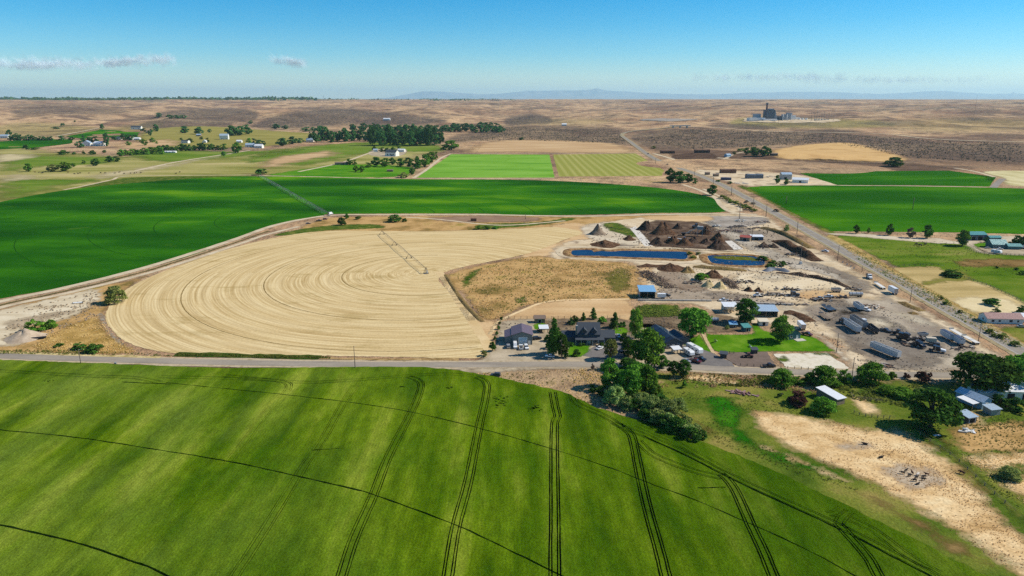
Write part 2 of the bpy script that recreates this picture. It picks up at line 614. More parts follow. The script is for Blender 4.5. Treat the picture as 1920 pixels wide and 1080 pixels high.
def make_terrain():
    az = np.concatenate([np.linspace(-85, -42, 14), np.linspace(-40, 40, 560), np.linspace(42, 85, 14)])
    rr = np.concatenate([np.geomspace(40, 1750, 24), np.geomspace(1800, 9500, 300), np.geomspace(9800, 76000, 44)])
    A, Rr = np.meshgrid(np.radians(az), rr)
    X = Rr * np.sin(A); Y = Rr * np.cos(A)
    Z = terrain(X, Y)
    ny, nx = X.shape
    PX, PY = project(X, Y, Z)
    me = bpy.data.meshes.new('ground')
    ii = np.arange(ny * nx).reshape(ny, nx)
    quads = np.stack([ii[:-1, :-1], ii[:-1, 1:], ii[1:, 1:], ii[1:, :-1]], -1).reshape(-1, 4)
    me.vertices.add(ny * nx)
    me.vertices.foreach_set('co', np.stack([X, Y, Z], -1).reshape(-1).astype(np.float32))
    me.loops.add(quads.size); me.polygons.add(len(quads))
    me.loops.foreach_set('vertex_index', quads.reshape(-1).astype(np.int32))
    me.polygons.foreach_set('loop_start', np.arange(0, quads.size, 4, dtype=np.int32))
    me.polygons.foreach_set('use_smooth', np.ones(len(quads), bool))
    me.update()
    # land cover: sagebrush slopes and green-grey flats
    sage = np.zeros(X.shape)
    SAGE = [
        ([(470, 240), (500, 222), (560, 208), (640, 202), (700, 208), (780, 216), (835, 226), (820, 232), (740, 236), (640, 236), (560, 240)], 5, 1.0),
        ([(290, 214), (340, 205), (420, 202), (478, 208), (478, 224), (420, 230), (330, 224)], 4, 0.9),
        ([(265, 232), (310, 224), (420, 228), (430, 236), (340, 242), (270, 240)], 3, 0.9),
        ([(20, 205), (90, 196), (170, 196), (240, 206), (200, 216), (100, 214), (40, 218)], 6, 0.75),
        ([(950, 222), (1000, 214), (1030, 220), (1034, 230), (990, 234), (950, 236)], 4, 1.0),
        ([(835, 262), (870, 250), (960, 236), (1080, 236), (1170, 242), (1165, 250), (1180, 272), (1050, 266), (950, 258), (850, 268)], 4, 0.85),
        ([(1182, 262), (1210, 246), (1300, 240), (1440, 246), (1560, 248), (1700, 258), (1800, 268), (1920, 268), (1920, 308), (1800, 306), (1720, 300), (1640, 276), (1560, 268), (1440, 274), (1300, 282), (1230, 282)], 5, 0.9),
        ([(1500, 246), (1560, 242), (1620, 248), (1560, 250)], 2, 1.0),
        ([(1800, 210), (1850, 202), (1880, 208), (1850, 216)], 3, 0.6),
        ([(1320, 236), (1400, 232), (1460, 240), (1400, 243)], 2, 0.9),
    ]
    for pts, w, a in SAGE:
        sage = np.maximum(sage, a * sstep(-w, w, poly_px_sd(PX, PY, pts)))
    green = np.zeros(X.shape)
    GREEN = [
        ([(1380, 236), (1400, 220), (1560, 224), (1640, 226), (1680, 236), (1560, 240)], 4, 0.8),
        ([(0, 236), (60, 230), (130, 234), (200, 240), (300, 228), (290, 240), (180, 252), (0, 258)], 5, 0.6),
        ([(1640, 232), (1760, 222), (1920, 224), (1920, 244), (1740, 246)], 6, 0.35),
        ([(960, 226), (1060, 222), (1150, 226), (1100, 234), (980, 234)], 4, 0.3),
    ]
    for pts, w, a in GREEN:
        green = np.maximum(green, a * sstep(-w, w, poly_px_sd(PX, PY, pts)))
    for nm, val in (('sage', sage), ('green', green)):
        at = me.attributes.new(nm, 'FLOAT', 'POINT')
        at.data.foreach_set('value', val.reshape(-1).astype(np.float32))
    T = NT('dry_hills')
    v = T.pos()
    d0 = T.noise(v, 0.0011, 8, 0.6)
    c = T.ramp(d0, [(0.34, alb((132, 102, 82))), (0.43, alb((180, 145, 112))), (0.50, alb((202, 169, 130))), (0.57, alb((156, 120, 96))), (0.66, alb((210, 179, 138)))])
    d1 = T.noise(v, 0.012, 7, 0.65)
    c = T.mix(T.mrange(d1, 0.51, 0.63, 0, 0.8), c, alb((106, 84, 72)))  # shading of gullies put into the colour as dark noise patches
    c = T.mix(T.mrange(d1, 0.42, 0.3, 0, 0.5), c, alb((214, 188, 142)))
    gr = T.n('ShaderNodeAttribute', attribute_name='green').outputs['Fac']
    c = T.mix(gr, c, alb((158, 146, 88)))
    sg = T.n('ShaderNodeAttribute', attribute_name='sage').outputs['Fac']
    d2 = T.noise(v, 0.0022, 7, 0.62)
    wild = T.mrange(d2, 0.49, 0.60, 0, 0.7)
    s2 = T.math('MAXIMUM', sg, wild)
    sp = T.noise(v, 0.09, 5, 0.7)
    s3 = T.math('MULTIPLY', s2, T.mrange(sp, 0.46, 0.60, 1.0, 0.45))
    sagec = T.ramp(T.noise(v, 0.006, 5, 0.6), [(0.35, alb((74, 66, 62))), (0.65, alb((100, 88, 78)))])
    c = T.mix(s3, c, sagec)
    c = T.fine(c, v, 0.035, 0.80, 1.18)
    c = T.fine(c, v, 0.3, 0.85, 1.13)
    nb = T.bump(T.noise(v, 0.02, 8, 0.65), 1.0, 11.0)
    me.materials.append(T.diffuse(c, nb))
    return tag(link(bpy.data.objects.new('ground', me)), kind='structure')

make_terrain()

# distant mountains, real ranges 26 to 34 km away
def mountains(name, prof, dist, thick, seed, col):
    az = []; hh = []
    px = np.linspace(prof[0][0], prof[-1][0], 420)
    py = np.interp(px, [p[0] for p in prof], [p[1] for p in prof])
    rows = 22
    vs = []; fs = []
    top = CAM_H + (HORIZON + 0.8 - py) / FPX * dist / CP * 1.05
    for j in range(rows):
        t = j / (rows - 1)
        d = dist + thick * t
        env = 1 - abs(2 * t - 1) ** 1.6 if t < 0.5 else 1 - abs(2 * t - 1) ** 2
        x = (px - 960) / FPX * d / CP
        rough = 0.62 + 0.75 * (ridge(px / 38.0, np.full(px.shape, t * 3.0 + seed), 4, seed) - 0.35)
        z = 40 + (top - 40) * env * (rough if t < 0.45 else 0.98 + 0.12 * (rough - 0.75))
        vs += list(zip(x.tolist(), [d] * len(px), z.tolist()))
    n = len(px)
    for j in range(rows - 1):
        for i in range(n - 1):
            a = j * n + i
            fs.append((a, a + 1, a + n + 1, a + n))
    me = bpy.data.meshes.new(name)
    me.from_pydata(vs, [], fs)
    me.polygons.foreach_set('use_smooth', [True] * len(me.polygons))
    T = NT(name + '_rock')  # bluish tones: some of the distance haze is put into this colour
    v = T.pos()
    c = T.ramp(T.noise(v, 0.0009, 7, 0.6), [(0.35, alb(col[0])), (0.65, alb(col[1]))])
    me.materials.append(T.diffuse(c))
    return tag(link(bpy.data.objects.new(name, me)), kind='structure')

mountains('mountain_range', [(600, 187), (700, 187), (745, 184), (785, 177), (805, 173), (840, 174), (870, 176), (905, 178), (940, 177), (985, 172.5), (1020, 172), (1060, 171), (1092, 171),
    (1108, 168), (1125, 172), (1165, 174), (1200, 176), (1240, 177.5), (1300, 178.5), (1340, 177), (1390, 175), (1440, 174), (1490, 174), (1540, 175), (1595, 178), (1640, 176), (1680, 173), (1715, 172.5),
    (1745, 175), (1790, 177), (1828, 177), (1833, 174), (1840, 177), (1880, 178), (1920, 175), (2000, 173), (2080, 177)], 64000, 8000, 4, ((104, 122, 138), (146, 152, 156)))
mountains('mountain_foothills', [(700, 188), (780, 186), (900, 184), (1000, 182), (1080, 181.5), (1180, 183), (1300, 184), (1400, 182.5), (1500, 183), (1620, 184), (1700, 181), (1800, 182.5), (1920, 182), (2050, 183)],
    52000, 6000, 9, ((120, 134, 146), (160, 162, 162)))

# the air: thin even haze round everything
hz = MB().box(-75900, 75900, -1500, 75900, -6, 1060)
T = NT('haze_air')
pv = T.n('ShaderNodeVolumePrincipled')
pv.inputs['Color'].default_value = (0.58, 0.88, 1.0, 1)
pv.inputs['Density'].default_value = 2.2e-5
pv.inputs['Anisotropy'].default_value = 0.2
T.l(pv.outputs[0], T.out.inputs['Volume'])
hzo = hz.build('haze', T.m)
tag(hzo, kind='stuff')
hzo.display_type = 'WIRE'

# ------------------------------------------------------------------ fields, yards and roads (outlines are traced on the land)
STUBBLE_C = G(799, 512)

def stubble_mat():
    T = NT('wheat_stubble')
    p = T.n('ShaderNodeNewGeometry').outputs['Position']
    sub = T.n('ShaderNodeVectorMath', operation='SUBTRACT')
    sub.inputs[1].default_value = (STUBBLE_C.x, STUBBLE_C.y, 0)
    T.l(p, sub.inputs[0])
    fl = T.n('ShaderNodeVectorMath', operation='MULTIPLY'); fl.inputs[1].default_value = (1, 1, 0)
    T.l(sub.outputs[0], fl.inputs[0])
    ln = T.n('ShaderNodeVectorMath', operation='LENGTH'); T.l(fl.outputs[0], ln.inputs[0])
    sx = T.n('ShaderNodeSeparateXYZ'); T.l(fl.outputs[0], sx.inputs[0])
    ang = T.math('ARCTAN2', sx.outputs[1], sx.outputs[0])
    cb = T.n('ShaderNodeCombineXYZ')
    T.l(ln.outputs['Value'], cb.inputs[0])
    T.l(T.math('MULTIPLY', ang, 6.0), cb.inputs[1])
    # arcs left by the swather, and long broad bands of paler straw
    m1 = T.n('ShaderNodeMapping'); m1.inputs['Scale'].default_value = (0.8, 0.32, 1); T.l(cb.outputs[0], m1.inputs[0])
    a1 = T.noise(m1.outputs[0], 1.0, 4, 0.6)
    m2 = T.n('ShaderNodeMapping'); m2.inputs['Scale'].default_value = (0.16, 0.14, 1); T.l(cb.outputs[0], m2.inputs[0])
    a2 = T.noise(m2.outputs[0], 1.0, 3, 0.5)
    blot = T.noise(T.pos((0.5, 1.3, 1)), 0.05, 8, 0.72)
    c = T.ramp(a1, [(0.34, alb((182, 154, 104))), (0.48, alb((208, 181, 130))), (0.62, alb((228, 205, 156)))])
    c = T.mix(T.mrange(a2, 0.45, 0.65, 0, 0.42), c, alb((228, 206, 160)))
    # combine passes: even swaths about 8 m apart
    ph = T.math('ADD', T.math('MULTIPLY', ln.outputs['Value'], 0.78), T.math('MULTIPLY', a2, 0.9))
    sw = T.math('SINE', ph)
    c = T.mix(T.mrange(sw, 0.1, 1.0, 0, 0.24), c, alb((176, 148, 96)))
    c = T.mix(T.mrange(blot, 0.54, 0.70, 0, 0.7), c, alb((158, 132, 74)))
    c = T.mix(T.mrange(blot, 0.42, 0.3, 0, 0.35), c, alb((214, 196, 150)))
    c = T.fine(c, T.pos((1, 1.0, 1)), 0.9, 0.86, 1.13)
    nb = T.bump(a1, 0.5, 0.25)
    return T.diffuse(c, nb)

def crop_mat():
    T = NT('barley_crop')
    v = T.pos((1, 0.16, 1), R(-3))
    f = T.noise(v, 0.09, 7, 0.55)
    c = T.ramp(f, [(0.32, alb((52, 82, 4))), (0.44, alb((80, 106, 6))), (0.54, alb((104, 128, 18))), (0.68, alb((144, 156, 50)))])
    f2 = T.noise(T.pos(), 0.018, 5, 0.6)
    c = T.mix(T.mrange(f2, 0.42, 0.62, 0, 0.55), c, alb((54, 92, 4)))
    # yellowing corner towards the west side of the field
    g = T.n('ShaderNodeSeparateXYZ'); T.l(T.pos(), g.inputs[0])
    wx = T.mrange(g.outputs[0], -20, -150, 0, 0.55)
    f3 = T.noise(T.pos((1, 0.5, 1), R(25)), 0.03, 5, 0.6)
    c = T.mix(T.math('MULTIPLY', wx, T.mrange(f3, 0.4, 0.65)), c, alb((128, 144, 58)))
    ex = T.mrange(g.outputs[0], -10, 90, 0, 0.5)
    c = T.mix(ex, c, alb((52, 82, 4)))
    row = T.n('ShaderNodeTexWave', wave_type='BANDS', bands_direction='X')
    row.inputs['Scale'].default_value = 0.30; row.inputs['Distortion'].default_value = 1.5; row.inputs['Detail'].default_value = 2
    T.l(T.pos(), row.inputs['Vector'])
    c = T.mix(T.math('MULTIPLY', row.outputs['Fac'], 0.15), c, alb((44, 74, 4)))
    v1 = T.pos()
    c = T.fine(c, v1, 2.2, 0.66, 1.34)
    c = T.fine(c, T.pos((1, 0.4, 1)), 0.45, 0.82, 1.16)
    nb = T.bump(T.noise(v1, 1.3, 4, 0.7), 0.8, 0.35)
    return T.diffuse(c, nb)

M_green = gmat('alfalfa_green', [(22, 72, 12), (34, 90, 14), (54, 114, 14), (100, 146, 20)], 0.0075, 7, (0.5, 1.1, 1), 0.35, (0.5, 0.88, 1.12), lo=0.36, hi=0.65, spots=(0.03, (74, 110, 30), 0.66, 0.78))
M_green2 = gmat('alfalfa_bright', [(32, 86, 8), (44, 102, 8), (72, 126, 12)], 0.008, 7, (0.4, 1.2, 1), 0.2, (0.4, 0.86, 1.14), lo=0.38, hi=0.64)
M_lime = gmat('mown_hay_green', [(96, 148, 44), (120, 168, 58), (132, 176, 72)], 0.014, 6, (0.5, 1.5, 1), 0.1, (0.3, 0.92, 1.08), spots=(0.05, (80, 120, 40), 0.64, 0.72))
M_pasture = gmat('dry_pasture', [(118, 120, 56), (146, 142, 76), (170, 160, 100), (188, 172, 120)], 0.008, 7, (0.5, 1.5, 1), 0.2, (0.2, 0.85, 1.12), soft=(60, 0.02))
M_pasture_g = gmat('green_pasture', [(84, 116, 32), (108, 130, 44), (140, 146, 74)], 0.01, 7, (0.6, 1.6, 1), 0.1, (0.25, 0.86, 1.12), soft=(40, 0.03))
M_lawn = gmat('lawn_green', [(62, 112, 12), (86, 132, 22), (112, 148, 40)], 0.09, 6, (1, 1, 1), 0, (1.2, 0.85, 1.12), soft=(1.6, 0.5))
M_lawn_far = gmat('lawn_far', [(52, 118, 14), (84, 138, 24), (112, 150, 44)], 0.03, 6, (0.6, 1.4, 1), 0, (0.3, 0.88, 1.1), soft=(14, 0.06))
M_road = gmat('asphalt_grey', [(134, 126, 118), (150, 142, 132), (162, 154, 144)], 0.12, 6, (1, 1, 1), 0, (1.5, 0.9, 1.08))
M_road2 = gmat('county_road', [(140, 130, 120), (156, 146, 132), (170, 158, 142)], 0.1, 6, (0.3, 1.6, 1), 0, (1.2, 0.9, 1.08))
M_mark = gmat('road_paint', [(196, 194, 186), (220, 218, 210)], 0.6, 3, fine=None)
M_yellow = gmat('road_paint_yellow', [(168, 150, 96), (186, 166, 108)], 0.6, 3, fine=None)
M_shoulder = gmat('road_shoulder', [(158, 138, 108), (176, 158, 126), (140, 124, 92)], 0.2, 6, fine=(1.2, 0.82, 1.15), soft=(1.8, 0.35))
M_dirt = gmat('pale_dirt', [(186, 168, 142), (206, 190, 164), (218, 204, 180)], 0.05, 7, fine=(0.8, 0.85, 1.12), soft=(5, 0.12))
M_dirtroad = gmat('dirt_track', [(184, 164, 136), (206, 188, 158), (216, 200, 172)], 0.08, 6, fine=(0.9, 0.85, 1.12))
M_yard = gmat('yard_earth', [(176, 154, 122), (204, 182, 148), (222, 202, 170), (164, 140, 110)], 0.035, 8, fine=(0.8, 0.84, 1.14), soft=(6, 0.1), spots=(0.06, (142, 122, 100), 0.58, 0.7))
M_lot = gmat('truck_lot_gravel', [(130, 118, 104), (152, 138, 122), (176, 162, 142), (200, 186, 162)], 0.03, 8, fine=(0.9, 0.85, 1.13), soft=(7, 0.1), rot=0.6, stretch=(1, 0.5, 1))
M_lotdark = gmat('oil_dark_gravel', [(116, 106, 96), (134, 124, 112), (152, 142, 128)], 0.05, 7, fine=(1.0, 0.86, 1.12), soft=(8, 0.09))
M_tan = gmat('bare_tan', [(190, 152, 108), (206, 172, 126), (220, 188, 144)], 0.05, 7, (0.4, 1.6, 1), 0, (0.7, 0.86, 1.12), soft=(4, 0.15))
M_rough = gmat('rough_dry_grass', [(124, 106, 58), (172, 138, 86), (200, 162, 108), (160, 138, 74)], 0.045, 8, (1, 1, 1), 0, (0.9, 0.72, 1.22), soft=(5, 0.15), bump=(0.4, 0.4, 0.6))
M_weeds = gmat('weedy_green', [(58, 82, 24), (84, 104, 36), (128, 124, 60)], 0.12, 7, fine=(1.0, 0.7, 1.22), soft=(4, 0.2), bump=(0.7, 0.7, 0.6))
M_grassy = gmat('field_margin_grass', [(62, 84, 22), (88, 108, 34), (120, 126, 50), (150, 136, 74)], 0.035, 8, (1, 1, 1), 0.5, (1.2, 0.74, 1.2), soft=(7, 0.1), bump=(0.8, 0.7, 0.5))
M_brightg = gmat('wet_meadow_green', [(28, 88, 12), (46, 110, 14), (84, 128, 28)], 0.05, 7, fine=(1.1, 0.78, 1.18), soft=(6, 0.12), bump=(0.8, 0.6, 0.4))
M_straw = gmat('grazed_straw', [(178, 142, 92), (212, 176, 124), (232, 200, 150), (242, 214, 168)], 0.06, 8, (1, 1.6, 1), 0.6, (1.0, 0.74, 1.16), soft=(5, 0.14, 0.9), bump=(0.6, 0.35, 0.4), rough=0.66)
M_brown = gmat('brown_bare', [(104, 80, 48), (130, 104, 62), (150, 124, 78)], 0.05, 7, fine=(1.0, 0.78, 1.18), soft=(7, 0.1))
M_dust = gmat('dusty_grey', [(186, 166, 140), (204, 186, 160)], 0.1, 6, fine=(1.2, 0.9, 1.08), soft=(5, 0.15))
M_compost = gmat('compost_ground', [(72, 56, 46), (100, 82, 68), (136, 116, 98)], 0.07, 8, fine=(0.8, 0.75, 1.2), soft=(5, 0.12))
M_corral = gmat('corral_manure', [(84, 64, 52), (110, 88, 72), (136, 112, 92)], 0.03, 8, (0.6, 1.6, 1), 0.2, (0.3, 0.8, 1.18), soft=(12, 0.06))
M_concrete = gmat('concrete_pale', [(206, 198, 186), (226, 220, 210)], 0.15, 6, fine=(1.0, 0.9, 1.06))
M_gravelyard = gmat('parking_gravel', [(154, 138, 114), (178, 162, 136), (196, 180, 154)], 0.1, 7, fine=(1.2, 0.86, 1.12), soft=(3, 0.2))
M_drive = gmat('asphalt_drive', [(112, 108, 106), (130, 124, 120)], 0.2, 6, fine=(1.2, 0.9, 1.08))
M_dirtf = gmat('far_pale_dirt', [(186, 168, 128), (206, 190, 150), (160, 150, 100)], 0.02, 8, (0.5, 1.5, 1), 0.2, (0.25, 0.85, 1.12), soft=(30, 0.025, 1.0))
M_tanf = gmat('far_tan', [(176, 142, 104), (196, 162, 120), (208, 178, 136)], 0.015, 8, (0.4, 1.6, 1), 0, (0.25, 0.85, 1.14), soft=(34, 0.025, 1.0))
M_garden = gmat('garden_soil', [(96, 80, 62), (124, 106, 84), (150, 132, 104)], 0.1, 7, fine=(1.0, 0.8, 1.2), soft=(2.5, 0.25))
M_olive = gmat('olive_field', [(136, 128, 64), (158, 148, 84)], 0.01, 6, (0.5, 1.5, 1), 0, (0.2, 0.9, 1.1), soft=(30, 0.03))

def stripes_mat():
    T = NT('striped_hay')
    v = T.pos((1, 0.1, 1), R(2))
    w = T.n('ShaderNodeTexWave', wave_type='BANDS', bands_direction='X')
    w.inputs['Scale'].default_value = 0.023; w.inputs['Distortion'].default_value = 2.5; w.inputs['Detail'].default_value = 2
    T.l(T.pos((1, 0.02, 1)), w.inputs['Vector'])
    c = T.ramp(w.outputs['Fac'], [(0.2, alb((146, 146, 70))), (0.6, alb((156, 156, 82))), (0.9, alb((168, 164, 94)))])
    c = T.mix(T.mrange(T.noise(v, 0.02, 6, 0.6), 0.4, 0.7, 0, 0.6), c, alb((140, 146, 66)))
    c = T.fine(c, T.pos(), 0.3, 0.9, 1.1)
    return T.diffuse(c)

# --- far left and centre valley
soft_sheet('pasture', [(-60, 300), (0, 270), (140, 286), (300, 292), (480, 283), (560, 274), (700, 268), (840, 278), (800, 300), (780, 330), (500, 330), (470, 336), (250, 347), (120, 372), (0, 392), (-80, 400)], M_pasture, width=60, layer=1, cells=70)
soft_sheet('pasture', [(250, 256), (300, 240), (420, 238), (520, 246), (600, 252), (580, 266), (480, 276), (330, 278), (260, 268)], M_olive, width=40, layer=1)
soft_sheet('pasture', [(440, 300), (520, 282), (600, 272), (700, 266), (830, 272), (832, 284), (700, 288), (640, 300), (560, 312)], M_pasture_g, width=30, layer=2)
soft_sheet('pasture', [(-20, 340), (60, 334), (150, 334), (200, 338), (120, 352), (60, 370), (0, 382)], M_pasture_g, width=25, layer=2)
soft_sheet('pasture', [(0, 296), (120, 292), (240, 296), (200, 308), (100, 312), (0, 322)], M_pasture_g, width=25, layer=2)
soft_sheet('pasture', [(225, 286), (320, 280), (440, 284), (560, 278), (480, 292), (330, 304), (250, 300)], M_pasture_g, width=25, layer=2)
soft_sheet('dirt_bank', [(150, 330), (230, 318), (330, 304), (420, 290), (440, 288), (350, 308), (260, 326), (190, 336)], M_dirtf, width=30, layer=3)
soft_sheet('dirt_bank', [(490, 298), (560, 288), (620, 282), (640, 290), (560, 306), (480, 320)], M_tanf, width=40, layer=3)
soft_sheet('dirt_bank', [(-20, 292), (40, 288), (80, 294), (20, 304), (-20, 308)], M_dirtf, width=34, layer=3)
soft_sheet('dirt_bank', [(200, 274), (260, 264), (330, 262), (345, 272), (280, 278), (230, 279)], M_tanf, width=34, layer=3)
soft_sheet('dirt_bank', [(0, 330), (40, 326), (90, 332), (50, 338), (0, 340)], M_dirtf, width=26, layer=3)
soft_sheet('dirt_flat', [(860, 286), (900, 268), (980, 262), (1150, 268), (1200, 286), (1100, 288), (960, 286)], M_tanf, width=40, layer=1)
sheet('field', [(-20, 267), (60, 262.5), (138, 262), (134, 269), (60, 278), (-20, 281)], M_green2, jit=3, layer=3)
sheet('field', [(125, 256), (188, 243.5), (262, 249), (258, 256), (200, 258), (150, 260)], M_green2, jit=4, layer=3)
sheet('field', [(781, 333), (846, 289.5), (1030, 290), (1040, 333)], M_lime, jit=1.2, layer=3)
sheet('field', [(1037, 290), (1192, 288), (1246, 320), (1240, 330), (1048, 331)], stripes_mat(), jit=1.2, layer=3)
sheet('field', [(1052, 333.5), (1240, 332), (1246, 344), (1190, 347), (1110, 339)], M_olive, jit=1, layer=3)
soft_sheet('lawn', [(508, 326), (560, 318), (640, 308), (770, 312), (768, 328), (690, 334), (510, 330)], M_lawn_far, width=10, layer=4)
ribbon('dirt_track', [(560, 322), (640, 305), (690, 288), (706, 283)], 7, M_dirtroad, layer=5)
soft_sheet('gravel_yard', [(690, 290), (705, 280), (760, 280), (758, 290), (730, 295)], M_gravelyard, width=6, layer=5)
ribbon('dirt_track', [(775, 334), (800, 318), (826, 297), (845, 288.5)], 6, M_dirtroad, layer=5)
ribbon('dirt_track', [(845, 288.5), (950, 288), (1100, 287.5), (1195, 287)], 5, M_dirtroad, layer=5)
ribbon('dirt_track', [(480, 329), (600, 331.5), (690, 334.3), (780, 334.2), (960, 335), (1040, 333.5)], 5, M_dirtroad, layer=5)
ribbon('dirt_track', [(255, 320), (330, 304), (420, 290), (470, 282)], 8, M_dirtroad, layer=5)
ribbon('dirt_track', [(105, 256), (150, 248), (185, 241)], 8, M_dirtroad, layer=5)
ribbon('dirt_track', [(120, 356), (170, 346), (210, 337), (250, 330), (480, 328)], 5, M_dirtroad, layer=5)
soft_sheet('weed_strip', [(150, 352), (210, 338), (260, 332), (400, 330), (468, 331), (330, 340), (220, 350)], M_weeds, width=8, layer=4)

# --- big dark green pivot field
sheet('green_field', [(-160, 420), (0, 379), (120, 357), (240, 344), (360, 335), (480, 330.5), (640, 333.5), (780, 336), (960, 337), (1100, 342), (1240, 353), (1330, 369), (1358, 388), (1350, 398), (1230, 399.5), (1080, 403),
      (960, 403), (900, 400.5), (640, 401), (600, 405), (510, 425), (350, 482), (250, 508), (150, 533), (0, 560), (-160, 590)], M_green, smooth=4, jit=0.8, layer=6)

PV = G(616, 405)
M_rutg = gmat('crop_rut', [(22, 70, 12), (34, 86, 14)], 0.1, 5, fine=(0.5, 0.85, 1.15))
GFP = [(p.x, p.y) for p in wpoly([(-160, 420), (0, 379), (120, 357), (240, 344), (360, 335), (480, 330.5), (640, 333.5), (780, 336), (960, 337), (1100, 342), (1240, 353), (1330, 369), (1358, 388), (1350, 398), (1230, 399.5), (1080, 403),
      (960, 403), (900, 400.5), (640, 401), (600, 405), (510, 425), (350, 482), (250, 508), (150, 533), (0, 560), (-160, 590)], 2)]
for r0 in (58, 112, 166, 220, 274, 328, 382, 436):
    run = []; runs = []
    for k in range(0, 361, 2):
        x = PV.x + r0 * math.cos(R(k)); y = PV.y + r0 * math.sin(R(k))
        if poly_sd(np.array([x]), np.array([y]), GFP)[0] > 3: run.append(Vector((x, y, 0)))
        elif run: runs.append(run); run = []
    if run: runs.append(run)
    for rn in runs:
        if len(rn) > 6: ribbon('wheel_track', rn, 0.9, M_rutg, world_pts=True, layer=7, jit=0.2)

# --- green fields east of the highway
sheet('green_field', [(1392, 352), (1440, 348), (1600, 347.5), (1870, 352), (1990, 356), (1990, 440), (1920, 439), (1800, 436), (1600, 434), (1555, 434), (1480, 396), (1430, 370)], M_green2, jit=0.8, layer=4)
sheet('green_field', [(1500, 325), (1640, 321), (1780, 320), (1868, 332), (1855, 350), (1700, 347), (1570, 347)], M_green2, jit=1, layer=4)
soft_sheet('weed_strip', [(1380, 350), (1400, 349), (1440, 372), (1500, 404), (1570, 436), (1555, 440), (1470, 398), (1420, 368)], M_grassy, width=5, layer=5)
soft_sheet('stubble_field', [(1840, 322), (1920, 320), (1990, 324), (1990, 354), (1920, 350), (1880, 345), (1880, 335)], gmat('windrow_field', [(176, 164, 110), (206, 194, 146), (222, 210, 168)], 0.05, 5, (1, 0.2, 1), R(14), fine=(0.3, 0.9, 1.1), soft=(8, 0.08)), width=8, layer=4)
ribbon('gravel_lane', [(1862, 352), (1872, 342), (1880, 335)], 9, M_road, layer=5, smooth=3)
ribbon('dirt_track', [(1390, 349.5), (1500, 346.8), (1600, 348), (1700, 348.6), (1850, 351)], 5, M_dirtroad, layer=5)
ribbon('dirt_track', [(1790, 315), (1830, 322), (1865, 332)], 7, M_dirtroad, layer=5)

# --- feed yards
soft_sheet('feed_yard', [(1250, 288), (1290, 282), (1400, 284), (1480, 296), (1560, 302), (1700, 306), (1790, 314), (1780, 320), (1500, 323), (1440, 318), (1330, 316)], M_corral, width=14, layer=1, cells=60)
soft_sheet('corral', [(1258, 293), (1300, 287), (1340, 289), (1342, 299), (1310, 311), (1278, 308)], gmat('corral_dark', [(66, 50, 42), (90, 70, 58), (116, 94, 78)], 0.05, 8, (0.5, 1.8, 1), 0, (0.3, 0.75, 1.2), soft=(10, 0.06)), width=10, layer=2)
soft_sheet('corral', [(1500, 306), (1580, 304), (1700, 308), (1780, 316), (1640, 320), (1520, 318)], gmat('corral_dark_far', [(86, 68, 56), (112, 90, 74), (136, 112, 94)], 0.03, 8, (0.5, 1.8, 1), 0.3, (0.3, 0.75, 1.2), soft=(12, 0.06)), width=12, layer=2)
soft_sheet('knoll', [(1440, 284), (1500, 272), (1590, 268), (1650, 280), (1710, 300), (1650, 304), (1540, 300), (1470, 300)], gmat('gold_knoll', [(196, 158, 104), (214, 176, 120), (188, 148, 96)], 0.012, 7, fine=(0.3, 0.86, 1.12), soft=(20, 0.04)), width=16, layer=2)
soft_sheet('gravel_yard', [(1300, 322), (1360, 318), (1420, 322), (1500, 328), (1560, 340), (1590, 347), (1440, 348), (1390, 347)], M_yard, width=10, layer=3)
ribbon('dirt_track', [(1225, 288), (1260, 298), (1290, 310), (1340, 328)], 9, M_dirt if False else M_dirtroad, layer=4)
ribbon('dirt_track', [(1345, 296), (1365, 298), (1385, 308), (1400, 318)], 8, M_dirtroad, layer=4)
ribbon('dirt_track', [(1355, 300), (1380, 288), (1420, 282)], 7, M_dirtroad, layer=4)
ribbon('dirt_track', [(1270, 238), (1340, 240), (1440, 247), (1560, 249), (1660, 252), (1760, 262), (1920, 267)], 12, M_dirtroad, layer=2)

# --- bare strip between the two pivots, tracks
soft_sheet('dirt_strip', [(560, 430), (600, 412), (650, 406), (800, 405), (940, 404), (1080, 406), (1240, 403), (1360, 400), (1400, 410), (1300, 418), (1180, 418), (1090, 424), (960, 430), (800, 434), (620, 436)], M_rough, width=8, layer=3, cells=70)
soft_sheet('dirt_strip', [(800, 408), (900, 404), (1010, 407), (1000, 416), (900, 418), (830, 416)], gmat('plum_earth', [(140, 112, 92), (160, 132, 108)], 0.05, 6, fine=(0.8, 0.85, 1.15), soft=(8, 0.1)), width=8, layer=4)
soft_sheet('weed_strip', [(510, 440), (600, 424), (700, 420), (720, 428), (620, 432), (540, 442)], M_weeds, width=5, layer=4)
soft_sheet('weed_strip', [(900, 420), (1010, 416), (1060, 408), (1080, 412), (1000, 424), (900, 430)], M_weeds, width=5, layer=4)
ribbon('dirt_track', [(-120, 600), (0, 566), (120, 540), (250, 508), (350, 478), (440, 449), (510, 424), (580, 409), (640, 403), (760, 402.5), (900, 402.5), (1080, 405.5), (1230, 402.5), (1350, 401), (1420, 402)], 6.5, M_dirtroad, layer=8, jit=0.35)
ribbon('dirt_track', [(-120, 614), (0, 577), (120, 551), (260, 517), (360, 487), (450, 457), (500, 440), (560, 425)], 5.0, M_dirtroad, layer=8, jit=0.35)
ribbon('weed_strip', [(-120, 608), (0, 572.5), (120, 546.5), (255, 513.5), (355, 483.5), (445, 453.5), (505, 433)], 2.4, gmat('verge_weeds', [(78, 78, 42), (110, 100, 62), (60, 70, 30)], 0.25, 6, fine=(1.2, 0.75, 1.2)), layer=9, jit=0.5)
ribbon('dirt_track', [(760, 407), (830, 412), (900, 420), (960, 422), (1060, 414)], 4, M_dirtroad, layer=6, jit=0.2)
